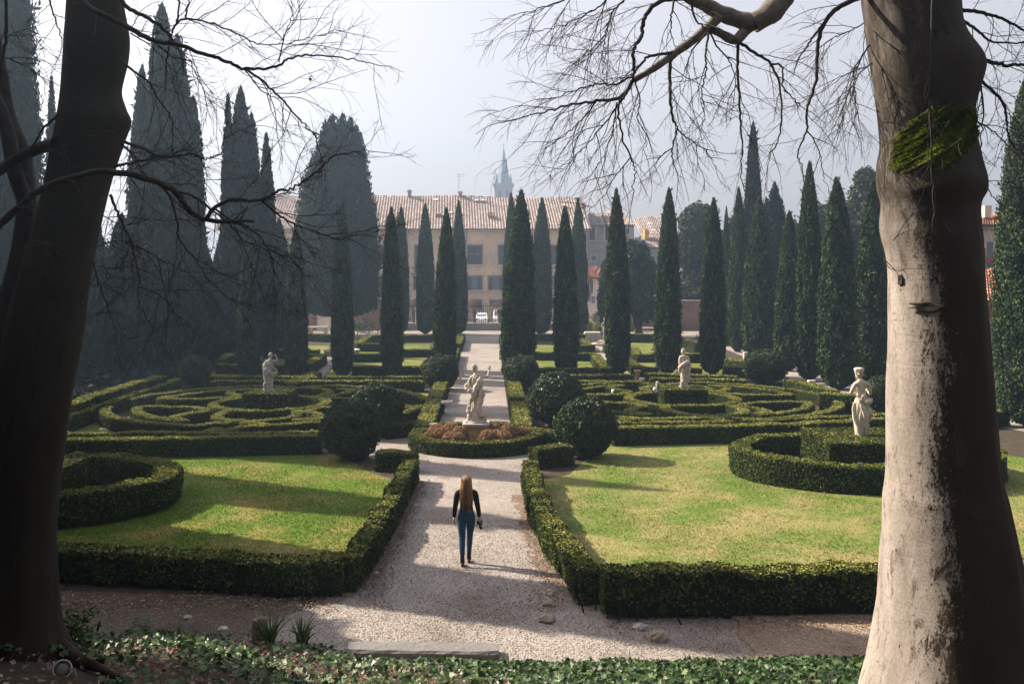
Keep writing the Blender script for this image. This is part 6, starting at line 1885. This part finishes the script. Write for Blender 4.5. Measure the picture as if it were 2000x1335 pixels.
# second stems left of the trunk
g = Geo()
for pts, rr in (([(-10, 60, 11), (5, 150, 11), (18, 230, 11), (40, 290, 10.9), (48, 340, 10.9), (52, 420, 10.8), (40, 520, 10.7), (10, 640, 10.6), (-30, 800, 10.5)], [.05, .06, .075, .09, .10, .11, .13, .16, .2]),
                ([(-30, 150, 10.6), (10, 240, 10.6), (28, 330, 10.6), (50, 400, 10.7), (60, 470, 10.7)], [.07, .075, .08, .08, .05]),
                ([(-10, 340, 10.3), (30, 312, 10.3), (70, 292, 10.2), (112, 280, 9.9)], [.05, .06, .06, .07])):
    P = cat_rom([PT(x, y, Yp) for x, y, Yp in pts], 6); tube(g, P, np.interp(np.linspace(0, 1, len(P)), np.linspace(0, 1, len(rr)), rr), 10)
local_geo(g, lt).build('side_stem', M['branch'], lt)

# ------------------------------------------------------------------ bare branches
def grow(g, p, d, L, r, level, droop, wander, kids, rng):
    """one twig and its side twigs"""
    n = max(3, int(L / .07) + 2) if level < 2 else 4
    pts = [p]; dirs = [d]
    st = L / (n - 1)
    for i in range(n - 1):
        d = norm(d + rng.normal(0, wander, 3) + np.array([0, 0, -droop]))
        p = p + d * st
        pts.append(p); dirs.append(d)
    tube(g, pts, np.linspace(r, r * .45, n), 4 if level == 0 else 3, 0, .5)
    if level >= 3 or kids[level] <= 0: return
    m = max(1, int(L * kids[level] * rng.uniform(.7, 1.3)))
    for q in range(m):
        i = int(rng.uniform(.12, 1) * (n - 1)); i = min(max(i, 1), n - 1)
        dd = dirs[i]
        side = norm(np.cross(dd, rng.normal(0, 1, 3)))
        nd_ = norm(dd * rng.uniform(.6, 1.1) + side * rng.uniform(.45, .9))
        grow(g, pts[i], nd_, L * rng.uniform(.28, .55), max(.0013, r * .52), level + 1, droop, wander, kids, rng)

def limb(g, tw, pts, r0, r1, rng, spacing=.14, tl=(.5, 1.1), droop=.06, wander=.13, kids=(9, 8, 0), start=.15, jit=.008, bias=(0, 0, 0), tr=.0055, sides=8):
    """a traced branch (px, py, Y) with a spray of twigs"""
    P = cat_rom([PT(x, y, Yp) for x, y, Yp in pts], 7)
    P[1:-1] += rng.normal(0, jit, P[1:-1].shape) * np.linspace(.3, 1, len(P) - 2)[:, None]
    r0, r1 = r0 * .86, r1 * .8
    rr = np.linspace(r0, r1, len(P))
    tube(g, P, rr, sides if r0 > .02 else 5)
    Q = resample(P, .05); T = norm(np.gradient(Q, axis=0))
    n = len(Q)
    for i in range(int(n * start), n, max(1, int(spacing / .05))):
        side = norm(np.cross(T[i], rng.normal(0, 1, 3)))
        d = norm(T[i] * rng.uniform(.4, 1.0) + side * rng.uniform(.5, 1.0) + np.array(bias) * rng.uniform(.3, 1))
        f = i / n
        grow(tw, Q[i], d, rng.uniform(*tl) * (1.0 - .35 * f), tr * (1 - .4 * f), 0, droop, wander, kids, rng)
    grow(tw, Q[-1], T[-1], tl[0], r1, 0, droop, wander, kids, rng)

rb = np.random.default_rng(101)
gb, gt, gl = Geo(), Geo(), Geo()
# right tree: thick limb, dipping into the frame from above
Yd = 9.6
for pts, r0, r1 in (([(1640, -330, 10), (1585, -180, 9.9), (1540, -50, 9.8), (1522, 2, 9.7), (1500, 28, 9.6), (1470, 46, 9.6)], .17, .095),
                    ([(1470, 46, 9.6), (1435, 36, 9.6), (1405, 24, 9.6), (1378, 10, 9.6), (1345, -6, 9.5), (1300, -40, 9.4)], .09, .05),
                    ([(1472, 44, 9.6), (1454, 62, 9.6), (1436, 78, 9.5), (1412, 68, 9.5), (1392, 58, 9.4)], .06, .035),
                    ([(1410, 26, 9.6), (1380, 56, 9.6), (1353, 79, 9.6), (1322, 101, 9.6), (1275, 135, 9.5), (1237, 157, 9.5)], .055, .028)):
    P = cat_rom([PT(*p) for p in pts], 6); tube(gl, P, np.linspace(r0, r1, len(P)) * (1 + .06 * np.sin(np.arange(len(P)) * .9)), 12)
DR = dict(droop=.055, wander=.12)
lm = lambda pts, r0, r1, **kw: limb(gb, gt, pts, r0, r1, rb, **{**DR, **kw})
lm([(1237, 157, 9.5), (1212, 190, 9.5), (1164, 198, 9.4), (1117, 204, 9.4), (1070, 217, 9.3), (1020, 230, 9.3)], .024, .006, bias=(-.6, 0, -.3), spacing=.10)
lm([(1353, -4, 9.5), (1290, 3, 9.4), (1259, 35, 9.4), (1253, 69, 9.4), (1237, 98, 9.3), (1238, 135, 9.3), (1234, 157, 9.3), (1221, 189, 9.3), (1209, 203, 9.3), (1212, 252, 9.3), (1231, 308, 9.3), (1240, 335, 9.3), (1237, 378, 9.3)], .028, .006, spacing=.2, bias=(-.3, 0, -.3), tl=(.4, .9))
lm([(1322, 101, 9.6), (1290, 106, 9.5), (1262, 114, 9.5), (1240, 140, 9.4), (1205, 165, 9.4), (1170, 165, 9.4), (1130, 175, 9.3), (1090, 190, 9.3)], .02, .006, bias=(-.5, 0, -.4), spacing=.12)
lm([(1322, 104, 9.6), (1309, 126, 9.6), (1310, 190, 9.6), (1313, 230, 9.6), (1323, 252, 9.6), (1312, 290, 9.6), (1320, 330, 9.6)], .024, .006, spacing=.16, tl=(.4, .9))
lm([(1323, 252, 9.6), (1345, 272, 9.6), (1380, 295, 9.6), (1400, 330, 9.6)], .01, .003, spacing=.15, tl=(.3, .6))
lm([(1312, 290, 9.6), (1290, 305, 9.6), (1270, 340, 9.6)], .008, .003, spacing=.15, tl=(.3, .6))
lm([(1441, 82, 9.5), (1441, 140, 9.5), (1445, 220, 9.5), (1450, 283, 9.5), (1447, 335, 9.5), (1455, 385, 9.5)], .02, .004, spacing=.2, tl=(.35, .8))
lm([(1446, 84, 9.5), (1480, 108, 9.5), (1506, 126, 9.5), (1525, 182, 9.5), (1525, 252, 9.5), (1506, 299, 9.5), (1498, 330, 9.5)], .02, .005, spacing=.17, tl=(.35, .8))
lm([(1506, 126, 9.5), (1527, 130, 9.5), (1530, 170, 9.5), (1552, 195, 9.5), (1572, 213, 9.5)], .014, .005, spacing=.2, tl=(.3, .6))
lm([(1385, 62, 9.4), (1378, 110, 9.4), (1380, 140, 9.4), (1370, 180, 9.4), (1376, 225, 9.3), (1366, 270, 9.3)], .014, .003, spacing=.1, tl=(.4, .8))
lm([(1385, 60, 9.4), (1400, 90, 9.4), (1425, 120, 9.4), (1440, 170, 9.3), (1452, 220, 9.3)], .012, .003, spacing=.12, tl=(.4, .8))
lm([(1380, 64, 9.5), (1355, 95, 9.5), (1340, 130, 9.5), (1330, 165, 9.5), (1325, 200, 9.5)], .012, .003, spacing=.1, tl=(.4, .9))
lm([(1318, -10, 9.3), (1312, 30, 9.3), (1310, 60, 9.3), (1318, 90, 9.3)], .014, .004, spacing=.12, tl=(.3, .7))
lm([(1350, -5, 9.4), (1355, 30, 9.4), (1370, 52, 9.4), (1400, 55, 9.4)], .016, .008, spacing=.3, tl=(.3, .6))
lm([(1240, -30, 9.2), (1220, 0, 9.2), (1195, 25, 9.2), (1185, 60, 9.2), (1165, 95, 9.2), (1140, 120, 9.2)], .014, .004, bias=(-.5, 0, -.3), spacing=.09, tl=(.5, 1.0))
lm([(1200, -30, 9.2), (1180, 5, 9.2), (1150, 25, 9.2), (1110, 45, 9.2), (1060, 60, 9.2)], .012, .004, bias=(-.6, 0, -.3), spacing=.1, tl=(.5, 1.0))
lm([(1150, -40, 9.2), (1110, -5, 9.2), (1060, 15, 9.2), (1010, 28, 9.2)], .012, .004, bias=(-.6, 0, -.3), spacing=.11, tl=(.5, .9))
lm([(1215, 195, 9.4), (1190, 230, 9.4), (1160, 265, 9.4), (1130, 300, 9.4), (1100, 330, 9.4)], .012, .003, bias=(-.4, 0, -.3), spacing=.1, tl=(.4, .8))
lm([(1164, 199, 9.4), (1135, 235, 9.4), (1100, 265, 9.4), (1060, 295, 9.4)], .010, .003, bias=(-.4, 0, -.3), spacing=.1, tl=(.4, .8))
lm([(1205, 200, 9.4), (1195, 260, 9.4), (1175, 310, 9.4), (1150, 345, 9.4)], .010, .003, bias=(-.2, 0, -.4), spacing=.11, tl=(.4, .8))
lm([(1240, 160, 9.4), (1250, 195, 9.4), (1245, 230, 9.4), (1262, 265, 9.4), (1255, 300, 9.4)], .010, .003, spacing=.14, tl=(.4, .7))
lm([(1231, 308, 9.3), (1205, 340, 9.3), (1180, 380, 9.3), (1150, 410, 9.3)], .008, .003, spacing=.14, tl=(.3, .7))
lm([(1690, -10, 9.9), (1641, 13, 9.8), (1613, 41, 9.7), (1597, 88, 9.7), (1594, 157, 9.7), (1575, 214, 9.7), (1575, 252, 9.7), (1559, 299, 9.7), (1569, 340, 9.7)], .032, .006, spacing=.25, tl=(.35, .8))
lm([(1613, 41, 9.7), (1590, 70, 9.7), (1572, 97, 9.7)], .018, .012, spacing=.4, tl=(.3, .5))
lm([(1575, 252, 9.7), (1598, 290, 9.7), (1606, 330, 9.7), (1618, 370, 9.7)], .009, .003, spacing=.2, tl=(.3, .6))
lm([(1700, 85, 10), (1680, 115, 9.9), (1668, 140, 9.9), (1672, 190, 9.9), (1678, 240, 9.9)], .012, .003, spacing=.08, tl=(.5, .9), bias=(-.4, 0, -.1))
lm([(1706, 120, 10), (1675, 150, 10.2), (1650, 200, 10.2), (1640, 250, 10.2)], .010, .003, spacing=.09, tl=(.4, .9), bias=(-.4, 0, -.1))
lm([(1698, 40, 10), (1660, 60, 10.4), (1620, 80, 10.5), (1580, 110, 10.6)], .010, .003, spacing=.1, tl=(.5, .9), bias=(-.3, 0, -.1))
# right of the trunk
lm([(1870, 18, 10), (1915, 25, 10), (1956, 36, 10), (2000, 60, 10), (2060, 100, 10)], .026, .01, spacing=.12, tl=(.5, 1))
lm([(1874, 36, 10), (1910, 60, 10), (1935, 80, 10), (1985, 84, 10), (2050, 70, 10)], .02, .008, spacing=.12, tl=(.5, 1))
lm([(1908, 110, 10), (1935, 122, 10), (1965, 128, 10), (2000, 126, 10), (2060, 120, 10)], .028, .015, spacing=.14, tl=(.4, .9))
lm([(1906, 140, 10), (1918, 160, 9.9), (1952, 190, 9.9), (1966, 230, 9.9), (1968, 260, 9.9), (1978, 282, 9.9), (2010, 310, 9.9)], .022, .008, spacing=.13, tl=(.4, .8))
lm([(1912, 150, 9.9), (1920, 210, 9.8), (1918, 260, 9.8), (1912, 310, 9.8)], .012, .006, spacing=.15, tl=(.3, .6))
lm([(1900, 235, 10), (1930, 250, 10.2), (1960, 275, 10.3), (1985, 300, 10.3)], .012, .004, spacing=.1, tl=(.4, .8))
lm([(1900, 345, 10), (1925, 360, 10), (1945, 390, 10), (1990, 420, 10)], .01, .004, spacing=.3, tl=(.2, .5))
# hanging shoot and side twigs in front of the trunk
lm([(1822, -30, 9.2), (1820, 60, 9.2), (1819, 126, 9.2), (1814, 173, 9.2), (1818, 260, 9.2), (1820, 340, 9.2), (1825, 418, 9.2)], .016, .008, spacing=.22, tl=(.3, .6), kids=(4, 3, 0), droop=-.01)
for pts in ([(1855, 235, 9.3), (1830, 270, 9.2), (1805, 300, 9.2)], [(1880, 270, 9.3), (1840, 300, 9.2), (1800, 330, 9.2)], [(1705, 60, 9.4), (1740, 90, 9.3), (1780, 110, 9.3)], [(1735, 85, 9.4), (1770, 110, 9.3), (1800, 130, 9.3)], [(1745, 470, 9.3), (1765, 440, 9.3), (1790, 405, 9.3)], [(1725, 500, 9.4), (1740, 525, 9.3), (1790, 525, 9.3)]):
    lm(pts, .006, .003, spacing=.3, tl=(.2, .4), kids=(3, 0, 0))
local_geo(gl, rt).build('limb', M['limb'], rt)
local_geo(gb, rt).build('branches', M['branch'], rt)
local_geo(gt, rt).build('twigs', M['twig'], rt)

# left tree
gb, gt = Geo(), Geo()
ll = lambda pts, r0, r1, **kw: limb(gb, gt, pts, r0, r1, rb, **{**dict(droop=.0, wander=.12, kids=(8, 7, 0), spacing=.15, tl=(.4, 1.0), tr=.005), **kw})
YF = 8.2
ll([(-20, 455, 8.4), (20, 420, 8.4), (60, 385, 8.3), (100, 360, 8.3), (150, 345, 8.3), (210, 335, 8.2), (300, 352, 8.2), (340, 372, 8.2), (362, 400, 8.2), (380, 420, 8.2), (402, 428, 8.2)], .040, .026, spacing=.5)
ll([(402, 428, 8.2), (420, 405, 8.2), (455, 390, 8.2), (510, 391, 8.2), (545, 372, 8.2), (570, 368, 8.2), (620, 335, 8.2), (645, 310, 8.3), (690, 295, 8.3), (720, 295, 8.3)], .022, .004)
ll([(510, 391, 8.2), (545, 420, 8.2), (580, 440, 8.2), (620, 455, 8.2), (670, 467, 8.2), (700, 455, 8.2), (745, 450, 8.2)], .012, .003)
ll([(420, 408, 8.2), (450, 430, 8.2), (480, 440, 8.2), (520, 480, 8.3), (535, 540, 8.3), (532, 575, 8.3)], .012, .003)
ll([(300, 352, 8.2), (330, 380, 8.3), (345, 430, 8.3), (352, 470, 8.3), (380, 505, 8.3), (410, 550, 8.3), (455, 585, 8.3), (510, 602, 8.3)], .014, .003)
ll([(340, 372, 8.2), (380, 385, 8.2), (420, 415, 8.2), (450, 440, 8.2), (480, 470, 8.2), (560, 500, 8.3), (600, 540, 8.3)], .014, .003)
ll([(215, 380, 8.6), (232, 420, 8.6), (250, 460, 8.6), (262, 490, 8.6), (270, 540, 8.6), (272, 590, 8.6), (300, 640, 8.6)], .016, .004)
ll([(245, 470, 8.6), (285, 490, 8.6), (330, 515, 8.6), (375, 540, 8.6), (400, 570, 8.6)], .009, .003)
ll([(272, 560, 8.6), (310, 575, 8.6), (335, 600, 8.6), (360, 640, 8.6)], .008, .003)
ll([(182, 510, 8.8), (195, 560, 8.8), (215, 610, 8.8), (225, 650, 8.8)], .010, .003)
ll([(240, 276, 9.0), (275, 288, 8.9), (310, 305, 8.8), (345, 305, 8.8), (375, 300, 8.8), (400, 310, 8.8), (430, 300, 8.8), (440, 270, 8.8), (490, 245, 8.8)], .018, .004)
ll([(238, 282, 9.0), (262, 305, 8.9), (285, 345, 8.8), (305, 355, 8.8), (360, 360, 8.8), (430, 350, 8.8)], .014, .004)
ll([(225, 325, 8.9), (260, 318, 8.8), (300, 310, 8.8)], .018, .008)
ll([(150, -40, 9.0), (170, 10, 8.9), (200, 28, 8.8), (240, 48, 8.8), (300, 80, 8.7), (335, 85, 8.7), (400, 105, 8.7), (440, 120, 8.7), (478, 133, 8.7), (540, 130, 8.7), (570, 112, 8.7), (620, 108, 8.7), (680, 115, 8.7), (730, 125, 8.8)], .034, .005, spacing=.22)
ll([(478, 133, 8.7), (520, 165, 8.7), (560, 205, 8.7), (590, 240, 8.7), (615, 265, 8.7), (625, 300, 8.7), (628, 330, 8.7)], .014, .003)
ll([(475, 133, 8.7), (510, 175, 8.7), (548, 200, 8.7), (552, 240, 8.7)], .008, .003)
ll([(215, -30, 9.2), (250, 15, 9.1), (290, 35, 9.0), (320, 58, 9.0), (332, 72, 9.0)], .026, .016, spacing=.4)
ll([(332, 72, 9.0), (345, 45, 9.0), (365, 38, 9.0), (410, 45, 9.0), (460, 65, 9.0), (500, 85, 9.0), (545, 86, 9.0), (600, 75, 9.0), (660, 60, 9.0)], .014, .004)
ll([(345, 45, 9.0), (350, 15, 9.0), (342, -30, 9.0)], .012, .01, spacing=.4)
ll([(362, 38, 9.0), (368, 5, 9.0), (372, -30, 9.0)], .010, .008, spacing=.3)
ll([(545, 122, 8.7), (555, 70, 8.7), (570, 30, 8.7), (565, -20, 8.7)], .008, .004)
ll([(238, 120, 9.2), (262, 140, 9.1), (290, 160, 9.0), (310, 195, 9.0), (335, 235, 9.0), (337, 290, 9.0), (340, 330, 9.0)], .016, .003)
ll([(330, 85, 8.8), (328, 105, 8.8), (325, 115, 8.8)], .012, .008, spacing=.5)
ll([(300, 80, 8.8), (335, 110, 8.8), (370, 120, 8.8), (385, 150, 8.8), (410, 195, 8.8)], .009, .003)
ll([(255, 65, 8.9), (300, 95, 8.8), (340, 140, 8.8), (355, 180, 8.8)], .008, .003)
ll([(96, 0, 9.6), (105, 30, 9.6), (115, 60, 9.6), (121, 78, 9.6)], .012, .006, spacing=.15)
ll([(12, 0, 9.8), (12, 60, 9.8), (6, 110, 9.8), (-6, 180, 9.8)], .018, .02, spacing=.12)
ll([(115, 225, 9.5), (90, 245, 9.6), (70, 275, 9.7)], .02, .012, spacing=.3)
ll([(5, 110, 9.8), (40, 125, 9.9), (80, 150, 10), (110, 175, 10)], .008, .003, spacing=.12)
ll([(5, 70, 9.8), (45, 68, 9.9), (75, 72, 10)], .007, .003, spacing=.12)
ll([(60, 470, 9.0), (100, 475, 8.8), (140, 500, 8.8), (165, 520, 8.8)], .006, .003, spacing=.12)
ll([(88, 292, 9.2), (120, 300, 9.1), (145, 325, 9.0), (152, 340, 9.0)], .009, .005, spacing=.2)
for pts in ([(200, 420, 8.7), (240, 440, 8.7), (275, 425, 8.7)], [(190, 480, 8.7), (230, 470, 8.7), (262, 480, 8.7)], [(180, 560, 8.7), (215, 545, 8.7), (240, 525, 8.7)], [(175, 620, 8.7), (205, 600, 8.7), (220, 580, 8.7)], [(190, 520, 8.7), (225, 525, 8.7), (255, 520, 8.7)]):
    ll(pts, .006, .003, spacing=.09, tl=(.2, .45))
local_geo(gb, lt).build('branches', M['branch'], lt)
local_geo(gt, lt).build('twigs', M['twig'], lt)
# two withered leaves still on a twig
g = Geo(); c = PT(608, 152, 8.7)
leaf_cards(g, c + R.normal(0, .012, (5, 3)), R.normal(0, 1, (5, 3)), .05, .03, 0, .5, 0, np.zeros(5))
local_geo(g, lt).build('withered_leaf', M['deadleaf'], lt)

# ------------------------------------------------------------------ ground cover
def ivy(n, fn, name, label_kind, mat, L, lift, tint=None, flat=.5):
    pass
# ivy: lobed leaves (5 points) on the bank
def ivy_leaves(g, P, N, size, tint):
    n = len(P)
    N = norm(N + R.normal(0, .45, (n, 3)))
    A = norm(np.cross(N, R.normal(0, 1, (n, 3)))); B = np.cross(N, A)
    out = np.array([(0, -.55), (.42, -.35), (.30, -.02), (.5, .22), (.16, .25), (0, .62), (-.16, .25), (-.5, .22), (-.30, -.02), (-.42, -.35)])
    s = size * R.uniform(.6, 1.25, n)
    V = P[:, None, :] + s[:, None, None] * (out[None, :, :1] * A[:, None, :] + out[None, :, 1:] * B[:, None, :] - (np.abs(out[None, :, :1]) * .35) * N[:, None, :])
    g.add(V.reshape(-1, 3), np.arange(n * 10).reshape(n, 10), 0, np.repeat(tint, 10))
n = 25000
x = R.uniform(-9.5, 8.5, n); y = bank_edge(x) + .12 - R.uniform(0, 1, n) ** 1.15 * np.where(x < -.5, 7.2, 3.6)
pat = wob(np.c_[x, y, x * 0], 1.2, 5) + .25 * np.clip((x - 0) / 1.5, -1, 1)
cover = R.uniform(0, 1, n) < np.clip(.62 + .9 * pat, .12, 1)
cover &= ~((x > -4.8) & (x < -3.8) & (y > 8.2) & (y < 9.9))
x, y = x[cover], y[cover]
zb = np.maximum(bank_z(x, y), 0)
hgt = .05 + .10 * (wob(np.c_[x, y, x * 0], 1.9, 6) * .5 + .5) + R.uniform(0, .07, len(x))
edge = np.clip((bank_edge(x) + .12 - y) / .2, .25, 1)
g = Geo(); ivy_leaves(g, np.c_[x, y, zb + hgt * edge], np.tile((0, -.25, 1.), (len(x), 1)), .085, R.beta(1.2, 2.3, len(x)))
tag(g.build('ivy', M['ivy']), kind='stuff')
n = 11000
x = R.uniform(-9.5, 8.5, n); y = bank_edge(x) + .05 - R.uniform(0, 1, n) ** 1.1 * np.where(x < -.5, 7.2, 3.6)
g = Geo(); leaf_cards(g, np.c_[x, y, np.maximum(bank_z(x, y), 0) + .02 + R.uniform(0, .07, n)], np.tile((0, -.2, 1.), (n, 1)), .07, .045, 0, .5, 0, R.beta(2, 1.6, n))
tag(g.build('fallen_leaves', M['deadleaf']), kind='stuff')

def inside(poly, x, y):
    poly = np.array(poly); c = np.zeros(len(x), bool); j = len(poly) - 1
    for i in range(len(poly)):
        xi, yi, xj, yj = *poly[i], *poly[j]
        c ^= ((yi > y) != (yj > y)) & (x < (xj - xi) * (y - yi) / (yj - yi + 1e-12) + xi)
        j = i
    return c
def grass(poly, n, mat, hgt, seed):
    rng = np.random.default_rng(seed)
    P = np.array(poly); x = rng.uniform(P[:, 0].min(), P[:, 0].max(), n); y0, y1 = P[:, 1].min(), P[:, 1].max()
    y = y0 + (y1 - y0) * rng.uniform(0, 1, n) ** 1.35
    k = inside(poly, x, y); x, y = x[k], y[k]; n = len(x)
    h_ = hgt * rng.uniform(.4, 1.2, n) * (1 + .5 * wob(np.c_[x, y, x * 0], .8, seed)); a = rng.uniform(0, 6.28, n); w = rng.uniform(.006, .012, n)
    lean = rng.normal(0, .6, (n, 2)) * h_[:, None]
    V = np.stack([np.c_[x - np.cos(a) * w, y - np.sin(a) * w, np.full(n, .004)], np.c_[x + np.cos(a) * w, y + np.sin(a) * w, np.full(n, .004)], np.c_[x + lean[:, 0], y + lean[:, 1], h_]], 1).reshape(-1, 3)
    g = Geo(); g.add(V, np.arange(3 * n).reshape(-1, 3), 0, np.repeat(rng.uniform(0, 1, n), 3))
    tag(g.build('grass', M[mat]), kind='stuff')
grass(lawn_left, 110000, 'lawn_l', .05, 5)
grass(lawn_right, 140000, 'lawn_r', .04, 6)
# leaf litter: lawns, path edges, under the hedges
n = 9600
x = np.concatenate([R.uniform(-12, 13, n // 2), R.normal(-2.42, .16, n // 8), R.normal(.55, .3, n // 8), R.uniform(-10, -3, n // 8), R.uniform(1.5, 10, n // 8)])
y = np.concatenate([R.uniform(17.6, 30, n // 2), R.uniform(17, 27, n // 8), R.uniform(16.8, 26, n // 8), R.normal(17.3, .25, n // 8), R.normal(16.35, .3, n // 8)])
pathm = (x > -2.2) & (x < .3) & (y > 17.5) & (R.uniform(0, 1, len(x)) < .8)
x, y = x[~pathm], y[~pathm]
g = Geo(); z_ = np.where((x > 3.6) & (y < 16.7), .085, .03)
leaf_cards(g, np.c_[x, y, z_ + R.uniform(0, .015, len(x))], np.tile((0, 0, 1.), (len(x), 1)), .055, .035, 0, .35, 0, R.beta(2, 2, len(x)))
tag(g.build('leaf_litter', M['deadleaf']), kind='stuff')
# gravel stones in the near path
n = 30000
x = R.uniform(-5.5, 3.5, n); y = 13.6 + 9.5 * R.uniform(0, 1, n) ** 1.2
k = inside(lp + rp[::-1], x, y); x, y = x[k], y[k]; n = len(x)
r = R.uniform(.006, .016, n); c = R.normal(0, .3, (n, 6))
oc = np.array([(1, 0, 0), (0, 1, 0), (-1, 0, 0), (0, -1, 0), (0, 0, .8), (0, 0, -.6)])
V = np.c_[x, y, np.full(n, .010)][:, None, :] + oc[None] * r[:, None, None] * (1 + c[:, :, None] * .6)
F = np.array([(0, 1, 4), (1, 2, 4), (2, 3, 4), (3, 0, 4)])
_e = np.vstack([resample(lp[:6], .02), resample(rp[:6], .02)]); _e = _e[R.integers(0, len(_e), 6000)] + R.normal(0, .17, (6000, 2)); _e = _e[_e[:, 1] > 14.3]
_k = (_e[:, 0] < 3.4); _e = _e[_k]; _r = R.uniform(.006, .016, len(_e))
V = np.concatenate([V, np.c_[_e, np.full(len(_e), .010)][:, None, :] + oc[None] * _r[:, None, None] * (1 + R.normal(0, .2, (len(_e), 6, 1)))]); n = len(V)
g = Geo(); g.add(V.reshape(-1, 3), (np.arange(n)[:, None, None] * 6 + F[None]).reshape(-1, 3), 0, .5)
tag(g.build('gravel', M['gravel']), kind='stuff')

n = 9000
x = R.uniform(-44, -17.3, n); y = R.uniform(35, 80, n)
g = Geo(); leaf_cards(g, np.c_[x, y, R.uniform(0, .5, n)], np.tile((0, 0, 1.), (n, 1)), .5, .3, .2, .6, 0)
tag(g.build('shade_cover', M['old_cypress']), kind='stuff')  # dark leaf cards standing in for the shade under the left trees

# ------------------------------------------------------------------ haze
HAZE = 0.0014
g = Geo(); V, F = box(-420, 420, -75, 760, -3, 95); g.add(V, F)
m, nt, out = new_mat('haze')
pv = nd(nt, 'ShaderNodeVolumePrincipled')
pv.inputs['Color'].default_value = (.50, .71, .97, 1)
pv.inputs['Density'].default_value = HAZE
pv.inputs['Anisotropy'].default_value = .58
nt.links.new(pv.outputs[0], out.inputs['Volume'])
tag(g.build('haze', m), kind='stuff')
